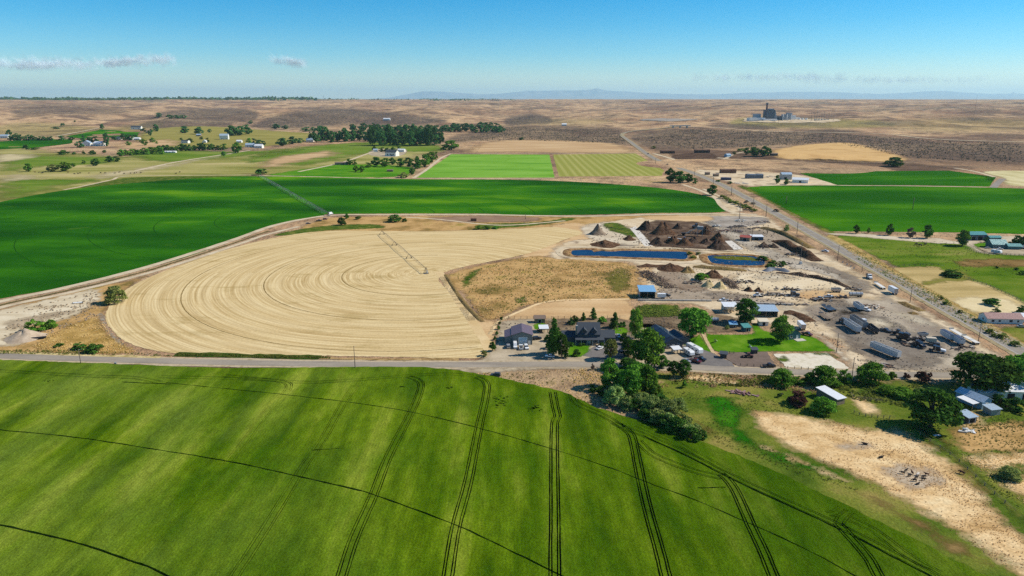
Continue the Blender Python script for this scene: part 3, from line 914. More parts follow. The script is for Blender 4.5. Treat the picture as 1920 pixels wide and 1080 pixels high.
ribbon('dirt_track', [(1280, 346), (1310, 356), (1340, 370), (1352, 385), (1368, 396), (1400, 402)], 6, M_dirtroad, layer=7)
ribbon('dirt_track', [(1318, 354), (1345, 366), (1382, 382), (1388, 396)], 5, M_dirtroad, layer=7)
soft_sheet('gravel_yard', [(1330, 368), (1350, 370), (1385, 384), (1390, 398), (1372, 402), (1356, 392)], M_yard, width=5, layer=5)

# --- stubble pivot and what lies round it
soft_sheet('dirt_flat', [(-140, 640), (-60, 590), (0, 580), (90, 556), (190, 535), (260, 520), (300, 500), (240, 545), (200, 590), (210, 630), (260, 664), (100, 664), (-140, 660)], M_rough, width=6, layer=2, cells=70)
soft_sheet('pale_earth', [(-140, 640), (-100, 605), (0, 581), (90, 560), (180, 541), (196, 556), (175, 572), (150, 590), (110, 604), (60, 612), (60, 640), (0, 652), (-100, 655)], gmat('pale_silt', [(192, 174, 142), (212, 196, 166), (226, 212, 184)], 0.06, 7, (0.5, 1.4, 1), -0.3, (0.8, 0.88, 1.1), soft=(5, 0.15)), width=5, layer=5, cells=60)
soft_sheet('wash_rill', [(0, 606), (60, 592), (130, 580), (150, 584), (90, 600), (20, 622)], gmat('rill_silt', [(170, 150, 122), (190, 172, 144)], 0.1, 7, (0.4, 1.5, 1), -0.3, (0.9, 0.8, 1.15), soft=(6, 0.15, 1.2)), width=6, layer=6)
soft_sheet('wash_rill', [(-10, 636), (40, 622), (90, 616), (60, 632), (20, 646)], M_brown, width=6, layer=6)
soft_sheet('dry_grass', [(60, 650), (120, 615), (180, 595), (200, 620), (250, 660), (120, 662)], gmat('amber_grass', [(150, 122, 62), (180, 146, 84), (206, 172, 108)], 0.12, 8, fine=(1.0, 0.7, 1.2), soft=(4, 0.2), bump=(0.7, 0.8, 0.5)), width=5, layer=6)
soft_sheet('gravel_edge', [(182, 592), (196, 590), (206, 618), (232, 642), (262, 660), (300, 668), (280, 668), (236, 652), (206, 632)], gmat('ditch_stones', [(120, 112, 98), (168, 158, 142), (196, 186, 170)], 0.5, 7, fine=(1.4, 0.7, 1.2), soft=(2, 0.3)), width=2, layer=7)
STUB = [(620, 433), (800, 434), (960, 429), (1040, 426), (1092, 436), (1060, 449), (985, 477), (830, 512), (846, 552), (880, 602), (910, 652), (905, 671), (760, 670), (600, 667), (440, 665), (320, 662), (245, 645), (208, 617), (198, 592),
        (214, 562), (252, 534), (320, 504), (420, 470), (520, 445)]
soft_sheet('dirt_flat', [(1030, 424), (1090, 418), (1120, 440), (1060, 470), (1030, 480), (980, 485), (985, 470), (1060, 448)], M_tan, width=6, layer=4)
sheet('stubble_field', STUB, stubble_mat(), smooth=5, jit=0.5, layer=8)
ribbon('field_lane', [(818, 510), (846, 552), (878, 602), (908, 650), (912, 672)], 5.5, M_tan if False else gmat('lane_straw', [(206, 176, 126), (224, 198, 152)], 0.08, 6, fine=(0.9, 0.88, 1.1)), layer=9, jit=0.4, off=2.0)
STP = [(p.x, p.y) for p in wpoly(STUB, 5)]
M_rut = gmat('wheel_rut', [(126, 104, 62), (150, 126, 80)], 0.2, 5, fine=(1.0, 0.85, 1.15))
for rpx, rpy in ((643, 515), (497, 527), (342, 548), (205, 600)):
    q = G(rpx, rpy); r0 = math.hypot(q.x - STUBBLE_C.x, q.y - STUBBLE_C.y)
    run = []; runs = []
    for k in range(0, 261):
        a = R(88 + k)
        x = STUBBLE_C.x + r0 * math.cos(a); y = STUBBLE_C.y + r0 * math.sin(a)
        if poly_sd(np.array([x]), np.array([y]), STP)[0] > 2.0:
            run.append(Vector((x, y, 0)))
        elif run:
            runs.append(run); run = []
    if run: runs.append(run)
    for rn in runs:
        if len(rn) > 12:
            ribbon('wheel_track', rn, 0.7, M_rut, world_pts=True, layer=9, jit=0.12)
ribbon('weed_strip', [(330, 664), (440, 667.5), (520, 669), (600, 671)], 6.0, M_weeds if False else gmat('ditch_grass', [(36, 62, 16), (62, 84, 28), (104, 100, 48)], 0.2, 7, fine=(1.2, 0.7, 1.2)), layer=10, jit=0.8)
soft_sheet('rough_pasture', [(836, 515), (985, 481), (1045, 484), (1120, 488), (1195, 500), (1205, 550), (1190, 563), (1100, 564), (1000, 572), (935, 600), (905, 601), (868, 555)], M_rough, width=3, layer=9, cells=70)
soft_sheet('weed_patch', [(1130, 515), (1160, 500), (1188, 512), (1180, 545), (1150, 550), (1135, 535)], gmat('olive_weeds', [(100, 96, 44), (126, 116, 58)], 0.15, 7, fine=(1.0, 0.72, 1.2), soft=(6, 0.12)), width=6, layer=10)
soft_sheet('weed_patch', [(862, 532), (880, 510), (905, 504), (890, 524), (872, 542)], M_weeds, width=4, layer=10)
soft_sheet('weed_patch', [(965, 560), (985, 556), (990, 566), (968, 570)], M_weeds, width=4, layer=10)
soft_sheet('bare_paddock', [(944, 598), (1010, 568), (1100, 561), (1178, 561), (1184, 602), (1060, 600)], M_tan, width=2, layer=10)
ribbon('dirt_track', [(918, 628), (935, 604), (985, 580), (1040, 564), (1180, 561)], 2.2, gmat('sand_lane', [(222, 190, 140), (232, 204, 160)], 0.1, 5), layer=11, jit=0.2)
soft_sheet('dirt_flat', [(885, 600), (930, 600), (938, 606), (930, 650), (915, 672), (900, 660)], M_tan, width=3, layer=7)

# --- stockpile yard and truck lot
soft_sheet('yard', [(1085, 424), (1160, 412), (1250, 404), (1400, 402), (1450, 410), (1480, 436), (1560, 480), (1640, 526), (1720, 570), (1860, 650), (1890, 690), (1776, 700), (1600, 694), (1560, 640), (1480, 618), (1420, 610), (1340, 590), (1300, 572),
      (1195, 566), (1192, 500), (1150, 492), (1040, 488), (1030, 470), (1060, 452), (1110, 444)], M_yard, width=4, layer=6, cells=90)
soft_sheet('gravel_yard', [(1310, 412), (1330, 405), (1430, 407), (1445, 416), (1420, 424), (1360, 428), (1330, 424)], gmat('grey_gravel', [(140, 130, 118), (160, 150, 138), (184, 174, 160)], 0.06, 7, fine=(0.8, 0.86, 1.12), soft=(5, 0.15)), width=5, layer=7)
soft_sheet('compost_yard', [(1195, 428), (1230, 412), (1300, 414), (1350, 430), (1395, 466), (1340, 472), (1230, 464), (1205, 446)], M_compost, width=5, layer=7)
soft_sheet('compost_yard', [(1400, 436), (1450, 432), (1500, 458), (1540, 490), (1500, 486), (1440, 466)], gmat('grey_lane', [(136, 122, 106), (162, 146, 126), (180, 164, 144)], 0.06, 7, fine=(0.8, 0.85, 1.12), soft=(6, 0.12)), width=5, layer=7)
soft_sheet('pale_earth', [(1085, 430), (1120, 418), (1180, 424), (1206, 458), (1160, 462), (1110, 452)], M_dirt, width=5, layer=7)
soft_sheet('weed_patch', [(1128, 420), (1160, 418), (1196, 438), (1190, 446), (1160, 438), (1140, 432)], M_weeds, width=4, layer=8)
soft_sheet('dirt_strip', [(1210, 406), (1300, 404), (1340, 408), (1320, 416), (1220, 412)], M_tan, width=5, layer=8)
soft_sheet('gravel_lane', [(1340, 432), (1380, 428), (1440, 462), (1500, 486), (1560, 500), (1640, 536), (1600, 545), (1540, 515), (1470, 500), (1400, 468)], gmat('grey_lane_gravel', [(158, 146, 128), (178, 166, 148), (196, 184, 166)], 0.05, 7, fine=(0.8, 0.88, 1.1), soft=(6, 0.12)), width=5, layer=8)
soft_sheet('truck_lot', [(1500, 490), (1545, 496), (1620, 524), (1700, 570), (1790, 622), (1850, 660), (1880, 690), (1776, 700), (1660, 696), (1610, 670), (1570, 640), (1540, 610), (1500, 590), (1500, 575), (1560, 560), (1600, 556), (1640, 560), (1640, 545), (1560, 515)], M_lot, width=7, layer=9, cells=80)
soft_sheet('dark_gravel', [(1545, 600), (1580, 582), (1640, 588), (1700, 612), (1760, 640), (1790, 668), (1740, 694), (1670, 690), (1620, 660), (1570, 630)], M_lotdark, width=9, layer=10, cells=60)
soft_sheet('dark_gravel', [(1545, 575), (1580, 568), (1640, 580), (1640, 592), (1580, 590)], M_lotdark, width=6, layer=10)
soft_sheet('compost_yard', [(1240, 542), (1300, 535), (1350, 548), (1440, 560), (1500, 568), (1490, 576), (1340, 566), (1240, 564), (1215, 556)], gmat('grey_yard_lane', [(146, 130, 110), (168, 152, 132), (186, 170, 150)], 0.05, 7, fine=(0.8, 0.85, 1.12), soft=(6, 0.12)), width=5, layer=8)
soft_sheet('compost_yard', [(1225, 512), (1270, 505), (1310, 524), (1330, 548), (1290, 548), (1255, 535)], gmat('brown_yard', [(138, 118, 98), (160, 142, 122), (118, 96, 78)], 0.06, 7, fine=(0.8, 0.8, 1.15), soft=(6, 0.12)), width=5, layer=9)
soft_sheet('pale_earth', [(1370, 515), (1420, 510), (1520, 520), (1600, 535), (1620, 556), (1540, 545), (1440, 548), (1390, 545)], gmat('pale_sand', [(206, 184, 148), (222, 202, 168), (230, 214, 184)], 0.04, 7, fine=(0.8, 0.88, 1.1), soft=(7, 0.1)), width=6, layer=9)
soft_sheet('dirt_strip', [(1195, 510), (1204, 498), (1225, 505), (1215, 545), (1235, 550), (1215, 562), (1196, 560)], M_tan, width=4, layer=8)
soft_sheet('dry_grass', [(1480, 612), (1560, 640), (1600, 676), (1640, 694), (1600, 694), (1560, 660), (1520, 625)], M_dirt, width=4, layer=11)
soft_sheet('dirt_strip', [(1500, 545), (1560, 545), (1600, 556), (1560, 562), (1490, 560)], M_tan, width=5, layer=10)
for i, (pts, col) in enumerate([
    ([(1240, 470), (1290, 466), (1330, 474), (1290, 480)], 0), ([(1400, 520), (1450, 512), (1500, 522), (1450, 530)], 1), ([(1300, 550), (1360, 545), (1420, 556), (1360, 562)], 0), ([(1440, 570), (1500, 575), (1530, 600), (1480, 600)], 1),
    ([(1560, 510), (1600, 520), (1640, 545), (1600, 548)], 0), ([(1660, 580), (1720, 590), (1770, 615), (1700, 605)], 1), ([(1600, 600), (1650, 595), (1690, 612), (1640, 620)], 1), ([(1690, 670), (1740, 660), (1770, 680), (1720, 690)], 0),
    ([(1360, 430), (1400, 425), (1440, 440), (1400, 445)], 0), ([(1270, 515), (1300, 512), (1330, 530), (1290, 535)], 1), ([(1520, 560), (1560, 556), (1600, 570), (1560, 578)], 0), ([(1580, 640), (1620, 635), (1650, 660), (1610, 665)], 0),
    ([(1140, 455), (1200, 460), (1180, 466), (1120, 462)], 0)]):
    soft_sheet('gravel_patch', pts, (gmat('patch_grey_%d' % i, [(120, 108, 96), (146, 132, 116), (168, 154, 136)], 0.12, 8, (1, 0.6, 1), 0.5, (0.9, 0.78, 1.2), soft=(6, 0.12, 1.6)) if col == 0 else
               gmat('patch_pale_%d' % i, [(186, 170, 144), (208, 194, 168), (220, 208, 184)], 0.12, 8, (1, 0.6, 1), 0.5, (0.9, 0.82, 1.16), soft=(6, 0.12, 1.6))), width=7, layer=12, cells=30)
sheet('concrete_slab', [(1181, 428), (1192, 424.5), (1224, 461), (1209, 462)], M_concrete, jit=0.15, layer=10)
sheet('concrete_slab', [(1359, 452), (1372, 451.5), (1394, 467.5), (1376, 468.5)], M_concrete, jit=0.15, layer=10)
sheet('concrete_slab', [(1450, 664), (1550, 662), (1592, 690), (1586, 697), (1480, 694)], gmat('pale_gravel_pad', [(214, 204, 180), (226, 216, 196), (200, 188, 160)], 0.2, 6, fine=(1.0, 0.86, 1.08)), jit=0.6, layer=10)
soft_sheet('weed_patch', [(1452, 672), (1470, 667), (1488, 676), (1465, 682)], M_weeds, width=2.5, layer=11)
soft_sheet('weed_patch', [(1500, 662), (1550, 661), (1575, 672), (1540, 668)], M_weeds, width=1.5, layer=11)

# --- the homesteads
soft_sheet('gravel_yard', [(938, 604), (1020, 598), (1175, 600), (1180, 640), (1170, 675), (1125, 690), (960, 694), (880, 690), (905, 668), (928, 640)], M_gravelyard, width=2.5, layer=11, cells=60)
soft_sheet('garden_soil', [(1020, 600), (1170, 598), (1180, 625), (1060, 628), (1020, 616)], M_garden, width=3, layer=12)
soft_sheet('lawn', [(1062, 664), (1066, 650), (1100, 646), (1108, 655), (1095, 668), (1072, 671)], M_lawn, width=1, layer=13)
soft_sheet('lawn', [(1145, 616), (1165, 612), (1178, 618), (1175, 628), (1150, 626)], M_lawn, width=1, layer=13)
soft_sheet('lawn', [(1000, 608), (1022, 606), (1024, 616), (1002, 618)], M_lawn, width=1, layer=13)
soft_sheet('garden_weeds', [(1190, 578), (1205, 570), (1270, 572), (1275, 592), (1230, 596), (1195, 592)], M_weeds, width=2.5, layer=12)
soft_sheet('garden_soil', [(1186, 596), (1290, 592), (1340, 590), (1400, 600), (1410, 618), (1330, 626), (1250, 616), (1200, 616)], M_garden, width=3, layer=11)
soft_sheet('gravel_yard', [(1180, 614), (1240, 610), (1290, 640), (1345, 668), (1372, 682), (1300, 688), (1240, 690), (1180, 690)], M_gravelyard, width=2.5, layer=11)
soft_sheet('lawn', [(1206, 630), (1215, 616), (1236, 615), (1240, 640), (1220, 650)], M_lawn, width=1, layer=13)
soft_sheet('lawn', [(1281, 640), (1300, 632), (1314, 628), (1330, 650), (1336, 660), (1320, 662), (1284, 650)], M_lawn, width=1, layer=13)
soft_sheet('lawn', [(1322, 629), (1345, 627), (1408, 626), (1408, 610), (1420, 606), (1440, 622), (1520, 630), (1560, 655), (1562, 660), (1450, 660), (1344, 661)], M_lawn, width=1, layer=13, cells=60)
ribbon('garden_path', [(1318, 626), (1326, 642), (1338, 663)], 1.7, gmat('sand_path', [(186, 160, 124), (206, 182, 146)], 0.4, 5), layer=14, jit=0.1)
sheet('driveway', [(1278, 650), (1292, 646), (1340, 664), (1372, 680), (1378, 688), (1296, 686)], M_drive, jit=0.3, layer=14)
sheet('parking_pad', [(1345, 662), (1438, 660), (1455, 690), (1385, 688)], gmat('brown_gravel_pad', [(112, 98, 88), (128, 112, 102)], 0.2, 6, fine=(1.2, 0.86, 1.12)), jit=0.3, layer=14)
sheet('driveway', [(1092, 668), (1108, 653), (1160, 630), (1182, 628), (1180, 655), (1168, 672), (1130, 674)], M_drive, jit=0.3, layer=12)

# --- east pasture
soft_sheet('pasture', [(1560, 446), (1600, 440), (1700, 448), (1800, 452), (1920, 470), (1990, 474), (1990, 600), (1920, 590), (1840, 560), (1760, 540), (1690, 508), (1620, 474)], gmat('grazed_green', [(64, 96, 18), (88, 116, 26), (112, 128, 44), (140, 138, 72)], 0.03, 8, (0.7, 1.3, 1), 0, (0.9, 0.8, 1.16), soft=(6, 0.1), bump=(0.6, 0.5, 0.4)), width=5, layer=4, cells=70)
soft_sheet('farm_lane', [(1540, 438), (1600, 437), (1700, 444), (1760, 446), (1800, 452), (1860, 442), (1990, 446), (1990, 452), (1850, 456), (1840, 466), (1870, 478), (1830, 474), (1806, 460), (1740, 456), (1600, 444)], M_dirt, width=2.5, layer=6, cells=70)
soft_sheet('lawn', [(1824, 458), (1850, 455), (1858, 460), (1840, 465)], M_lawn, width=1.5, layer=7)
soft_sheet('gravel_yard', [(1830, 460), (1860, 462), (1920, 466), (1980, 470), (1970, 480), (1880, 478), (1840, 472)], M_gravelyard, width=3, layer=6)
soft_sheet('bare_paddock', [(1664, 505), (1700, 500), (1760, 500), (1780, 512), (1820, 524), (1870, 540), (1920, 566), (1960, 596), (1920, 606), (1870, 600), (1800, 585), (1760, 566), (1700, 530)], gmat('paddock_tan', [(160, 140, 88), (190, 166, 112), (214, 190, 138)], 0.03, 7, (0.6, 1.5, 1), 0, (0.8, 0.84, 1.13), soft=(4, 0.15)), width=4, layer=7, cells=60)
soft_sheet('weed_patch', [(1770, 506), (1810, 510), (1830, 526), (1780, 530), (1740, 536), (1720, 530), (1760, 520)], gmat('olive_turf', [(110, 116, 44), (140, 134, 66)], 0.06, 7, fine=(0.9, 0.8, 1.15), soft=(6, 0.12)), width=6, layer=8)
soft_sheet('pale_earth', [(1775, 560), (1850, 556), (1920, 570), (1930, 590), (1850, 590), (1800, 578)], M_dust if False else gmat('cream_dust', [(214, 194, 148), (230, 212, 170)], 0.06, 6, fine=(0.9, 0.88, 1.08), soft=(6, 0.12)), width=5, layer=8)
soft_sheet('brown_patch', [(1790, 488), (1850, 484), (1920, 486), (1990, 490), (1990, 500), (1880, 502), (1800, 500)], M_brown, width=5, layer=5)
soft_sheet('dry_grass', [(1560, 440), (1600, 458), (1660, 494), (1720, 528), (1800, 572), (1870, 612), (1960, 664), (1960, 680), (1880, 640), (1800, 594), (1700, 538), (1600, 476), (1550, 448)], gmat('verge_straw', [(120, 108, 50), (176, 150, 92), (206, 178, 118)], 0.12, 8, fine=(1.0, 0.72, 1.18), soft=(2.5, 0.25)), width=2.5, layer=9, cells=80)
soft_sheet('dry_grass', [(1850, 620), (1900, 610), (1990, 620), (1990, 700), (1930, 660), (1880, 636)], M_grassy, width=3, layer=6)

# --- the two roads
HWY = [(2080, 754), (1990, 702), (1890, 645), (1815, 602), (1740, 560), (1690, 530), (1615, 490), (1565, 462), (1490, 420), (1423, 383.5), (1357, 348.5), (1307, 327), (1240, 303), (1215, 290), (1195, 276), (1176, 262), (1166, 254.5), (1172, 249.5), (1190, 246), (1215, 243.5), (1250, 240), (1288, 235)]
ribbon('road_verge', HWY, 15.5, gmat('verge_gravel', [(150, 136, 104), (172, 156, 124), (128, 118, 80)], 0.3, 7, fine=(1.2, 0.8, 1.16)), smooth=8, layer=10, jit=0.5)
ribbon('highway', HWY, 9.6, M_road, smooth=8, layer=11, jit=0.08)
for off in (-4.1, 4.1):
    ribbon('edge_line', HWY[:13], 0.24, M_mark, smooth=8, layer=12, off=off)
ribbon('centre_line', HWY[:13], 0.2, M_yellow, smooth=8, layer=12, off=0.0)
CR = [(-220, 653), (-100, 661), (0, 667.5), (200, 674.5), (400, 679.5), (640, 683.5), (830, 684.5), (1000, 683.5), (1100, 683.5), (1200, 685.5), (1300, 689.5), (1430, 696), (1600, 701), (1777, 704), (1880, 702), (1960, 696), (2010, 708)]
ribbon('road_verge', CR, 11.0, gmat('road_side_dust', [(176, 156, 128), (194, 176, 148), (158, 140, 106)], 0.3, 7, fine=(1.2, 0.82, 1.14)), smooth=8, layer=12, jit=0.7)
ribbon('county_road', CR, 6.6, M_road2, smooth=8, layer=15, jit=0.12)
ribbon('dry_grass', [(-150, 651), (-100, 655), (0, 661.5), (200, 668), (300, 671)], 4.0, gmat('verge_cream', [(150, 132, 74), (206, 184, 132), (222, 202, 150)], 0.25, 8, fine=(1.2, 0.72, 1.16)), smooth=6, layer=13, jit=0.8)
ribbon('dry_grass', [(600, 672), (700, 674), (860, 675)], 3.0, gmat('verge_tan', [(120, 98, 58), (170, 140, 94), (196, 168, 120)], 0.25, 8, fine=(1.2, 0.72, 1.16)), smooth=6, layer=13, jit=0.7)

# --- foreground: waste ground and pasture beside the barley
soft_sheet('waste_ground', [(840, 694), (900, 692), (1000, 690), (1130, 688), (1150, 705), (1200, 760), (1240, 790), (1160, 785), (1100, 762), (1040, 742), (960, 722), (900, 708)], gmat('waste_brown', [(132, 108, 84), (160, 134, 104), (186, 158, 122), (140, 122, 82)], 0.1, 8, fine=(1.0, 0.75, 1.2), soft=(3, 0.25), bump=(0.8, 0.8, 0.5)), width=3, layer=6, cells=60)
soft_sheet('dirt_strip', [(860, 690), (960, 688), (1120, 686), (1120, 692), (980, 697), (900, 704), (860, 698)], M_gravelyard, width=2, layer=13)
soft_sheet('meadow', [(1130, 694), (1300, 698), (1460, 706), (1780, 714), (2060, 726), (2060, 1220), (1900, 1160), (1700, 1060), (1560, 990), (1440, 930), (1320, 880), (1200, 830), (1120, 780)], M_grassy, width=2, layer=3, cells=110)
soft_sheet('straw_field', [(1398, 768), (1440, 768), (1520, 780), (1620, 800), (1690, 803), (1740, 830), (1800, 872), (1850, 925), (1890, 975), (1960, 1020), (2000, 1100), (1930, 1090), (1860, 1050), (1760, 985), (1680, 940), (1620, 905), (1560, 880), (1490, 850), (1430, 815)], M_straw, width=6, layer=5, cells=90)
soft_sheet('green_patch', [(1308, 748), (1345, 738), (1388, 750), (1400, 790), (1425, 826), (1480, 852), (1560, 880), (1572, 892), (1480, 876), (1400, 845), (1352, 806), (1322, 775)], M_brightg, width=5, layer=6, cells=60)
soft_sheet('green_patch', [(1240, 840), (1330, 838), (1440, 885), (1560, 940), (1700, 1010), (1830, 1072), (1780, 1060), (1640, 990), (1500, 925), (1380, 870)], M_brightg, width=4, layer=5, cells=60)
soft_sheet('straw_patch', [(1255, 706), (1300, 701), (1360, 706), (1402, 722), (1350, 722), (1290, 714), (1240, 720), (1215, 728)], M_straw, width=3, layer=6)
soft_sheet('straw_patch', [(1400, 720), (1450, 716), (1530, 722), (1540, 734), (1470, 730)], M_straw, width=3, layer=6)
soft_sheet('straw_patch', [(1588, 746), (1610, 742), (1660, 768), (1650, 780), (1612, 776)], M_straw, width=3, layer=6)
soft_sheet('straw_patch', [(1425, 836), (1470, 846), (1560, 884), (1610, 908), (1570, 902), (1490, 868)], M_straw, width=3, layer=7)
soft_sheet('brown_patch', [(1285, 782), (1310, 784), (1352, 808), (1345, 822), (1310, 806)], M_brown, width=4, layer=6)
soft_sheet('brown_patch', [(1590, 915), (1700, 960), (1800, 1010), (1880, 1070), (1820, 1060), (1700, 985)], M_brown, width=6, layer=6)
soft_sheet('brown_patch', [(1700, 800), (1760, 812), (1800, 850), (1860, 920), (1830, 915), (1770, 852)], M_brown, width=6, layer=6)
soft_sheet('meadow', [(1775, 800), (1840, 790), (1990, 790), (1990, 850), (1880, 850), (1800, 848)], M_rough, width=5, layer=5)
soft_sheet('straw_patch', [(1788, 852), (1880, 848), (1990, 850), (1990, 985), (1930, 950), (1880, 915), (1830, 878)], M_straw, width=5, layer=6)
soft_sheet('weed_strip', [(1725, 815), (1760, 815), (1800, 852), (1860, 905), (1920, 965), (1980, 1010), (1990, 1030), (1900, 970), (1840, 910), (1780, 858)], M_weeds, width=4, layer=7, cells=60)
soft_sheet('weed_patch', [(1860, 880), (1890, 868), (1930, 874), (1930, 900), (1880, 905)], M_weeds, width=4, layer=8)
soft_sheet('green_patch', [(1880, 925), (1920, 915), (1990, 925), (1990, 970), (1920, 950)], M_grassy, width=4, layer=8)
soft_sheet('dust_patch', [(1640, 880), (1690, 868), (1750, 880), (1790, 905), (1740, 922), (1680, 910)], M_dust, width=5, layer=7)
soft_sheet('dust_patch', [(1560, 838), (1600, 824), (1640, 832), (1620, 848)], M_dust, width=5, layer=7)
soft_sheet('green_patch', [(1560, 728), (1620, 722), (1700, 730), (1720, 750), (1690, 762), (1630, 745)], M_weeds, width=4, layer=6)
soft_sheet('straw_patch', [(1780, 770), (1830, 765), (1860, 780), (1850, 800), (1800, 805)], M_straw, width=3, layer=7)

# --- barley: a real stand of crop 0.7 m tall, with the wheel tracks cut into it
def barley():
    out = [(-260, 664), (-120, 672), (0, 677), (150, 682), (300, 688), (420, 693), (560, 691.5), (700, 690), (800, 691), (860, 697), (930, 709), (1000, 724), (1060, 739), (1120, 768), (1200, 793), (1320, 832), (1440, 880), (1560, 938), (1700, 1008),
           (1830, 1074), (1990, 1150), (2100, 1400), (-700, 1400), (-600, 900)]
    P = []
    base = [G(*p) for p in out]
    for i, p in enumerate(base):
        q = base[(i + 1) % len(base)]
        L = (q - p).length; m = max(1, min(80, int(L / 2.5)))
        for k in range(m):
            t = k / m
            j = 0.5 * (vnoise((p.x + (q.x - p.x) * t) / 2, (p.y + (q.y - p.y) * t) / 2, 5) - 0.5) * 2
            P.append((p.x + (q.x - p.x) * t + float(j), p.y + (q.y - p.y) * t + float(j)))
    P = P[::-1]
    verts = [Vector(p) for p in P]
    faces = [list(range(len(P)))]
    def strip(W, off, w, jit=0.07):
        b = len(verts); n = len(W)
        for i in range(n):
            a = W[max(0, i - 1)]; c = W[min(n - 1, i + 1)]
            d = Vector((c.x - a.x, c.y - a.y, 0)).normalized()
            for s_ in (1, -1):
                o = off + s_ * w / 2 + jit * (2 * random.random() - 1)
                verts.append(Vector((W[i].x - d.y * o, W[i].y + d.x * o)))
        for i in range(n - 1):
            faces.append([b + 2 * i, b + 2 * i + 1, b + 2 * i + 3, b + 2 * i + 2])
    def line(pts, n=5):
        W = [G(*p) for p in catmull(pts, n)]
        out_ = [W[0]]
        for p in W[1:]:         # even spacing about 3 m
            L = (p - out_[-1]).length
            if L < 1.2: continue
            m = max(1, int(L / 3.0)); a = out_[-1].copy()
            for k in range(1, m + 1):
                out_.append(a + (p - a) * (k / m))
        return out_
    def tram(pts, w=0.38):
        W = line(pts)
        for o in (-1.5, -0.78, 0.78, 1.5):
            strip(W, o, w)
    def rut(pts, w=0.8):
        strip(line(pts), 0, w, 0.16)
    tram([(521, 718), (536, 720), (542, 727), (533, 742), (502, 773), (435, 862), (350, 959), (288, 1018), (230, 1075), (160, 1150)], 0.26)
    tram([(667, 726), (647, 753), (603, 831), (577, 866), (560, 893), (505, 983), (463, 1049), (443, 1080), (390, 1170)], 0.32)
    tram([(765, 709), (784, 716), (789, 730), (772, 773), (727, 862), (700, 932), (665, 1010), (642, 1080), (610, 1180)])
    tram([(893, 709), (911, 720), (911, 745), (898, 804), (877, 909), (855, 990), (840, 1080), (822, 1190)])
    tram([(1036, 738), (1041, 765), (1045, 784), (1040, 796), (1039, 847), (1040, 960), (1040, 1080), (1041, 1190)], 0.42)
    tram([(1150, 795), (1175, 810), (1186, 826), (1197, 880), (1213, 953), (1237, 1040), (1247, 1080), (1276, 1190)], 0.42)
    tram([(1350, 892), (1363, 902), (1380, 927), (1407, 987), (1433, 1043), (1448, 1080), (1495, 1190)], 0.42)
    tram([(1570, 985), (1583, 999), (1611, 1030), (1631, 1055), (1644, 1080), (1690, 1160)], 0.38)
    tram([(1072, 742), (1083, 760), (1133, 783), (1173, 806), (1205, 818), (1283, 852), (1350, 886), (1433, 926), (1560, 984), (1650, 1030), (1733, 1073), (1820, 1120)], 0.28)
    rut([(1205, 820), (1283, 856), (1350, 891), (1433, 931), (1560, 990), (1650, 1036), (1733, 1079), (1800, 1116)], 0.7)
    tram([(1193, 800), (1267, 833), (1367, 889)], 0.2)
    tram([(1197, 830), (1227, 857), (1300, 886), (1353, 899)], 0.28)
    tram([(1552, 968), (1566, 966), (1580, 957)], 0.2)
    tram([(1572, 985), (1580, 972), (1592, 962)], 0.22)
    tram([(1590, 975), (1640, 1000), (1700, 1045), (1760, 1080)], 0.2)
    tram([(-200, 685), (0, 698), (155, 707), (253, 711), (300, 720)], 0.24)
    rut([(228, 719), (262, 720.5), (300, 722), (320, 723)], 0.7)
    tram([(420, 707), (560, 719), (657, 716), (754, 708), (832, 704), (888, 707)], 0.2)
    tram([(300, 709), (420, 712), (521, 716)], 0.2)
    rut([(311, 720), (428, 732), (544, 744), (677, 760), (778, 777), (898, 806), (1042, 847), (1150, 883), (1213, 908), (1300, 940), (1393, 980), (1467, 1013), (1560, 1060), (1680, 1130)], 0.5)
    rut([(-200, 790), (0, 809), (155, 825), (311, 849), (447, 872), (640, 915), (708, 934), (859, 990), (949, 1033), (1046, 1080), (1200, 1160)], 0.6)
    rut([(-150, 962), (0, 988), (97, 1010), (175, 1031), (253, 1058), (307, 1080), (480, 1170)], 0.66)
    rut([(585, 847), (610, 846), (638, 844)], 0.5)
    rut([(1308, 918), (1330, 918), (1360, 917)], 0.5)
    def patch(pts):
        """beaten-down spot: a scatter of short gaps"""
        c = [G(*p) for p in pts]
        x0, x1 = min(q.x for q in c), max(q.x for q in c); y0, y1 = min(q.y for q in c), max(q.y for q in c)
        for _ in range(int(6 + (x1 - x0) * (y1 - y0) * 0.35)):
            x = random.uniform(x0, x1); y = random.uniform(y0, y1)
            hole([(x, y), (x + random.uniform(0.4, 1.1), y + random.uniform(-0.2, 0.2)), (x + random.uniform(0.4, 1.0), y + random.uniform(0.5, 1.0)), (x - random.uniform(0, 0.4), y + random.uniform(0.4, 0.9))])
    def hole(pts):
        b = len(verts)
        for p in pts: verts.append(Vector(p))
        area = sum(verts[b + i].x * verts[b + (i + 1) % len(pts)].y - verts[b + (i + 1) % len(pts)].x * verts[b + i].y for i in range(len(pts)))
        idx = list(range(b, b + len(pts)))
        faces.append(idx if area > 0 else idx[::-1])
    patch([(987, 764), (1000, 766), (1021, 772), (1021, 776), (1000, 774), (987, 773)])
    patch([(925, 746), (934, 746), (940, 755), (949, 760), (946, 768), (937, 762), (930, 754)])
    patch([(748, 728), (760, 727), (760, 730), (749, 730)])
    patch([(834, 730), (844, 729), (845, 732), (836, 732)])
    patch([(1158, 800), (1168, 799), (1172, 804), (1160, 806)])
    patch([(83, 716), (97, 716), (96, 719), (84, 719)])
    vo, eo, fo, ov, oe, of = delaunay_2d_cdt(verts, [], faces, 1, 1e-5, True)
    H = 0.72
    top = []; cut = []
    for f, ids in zip(fo, of):
        if 0 in ids:
            (cut if any(i != 0 for i in ids) else top).append(f)
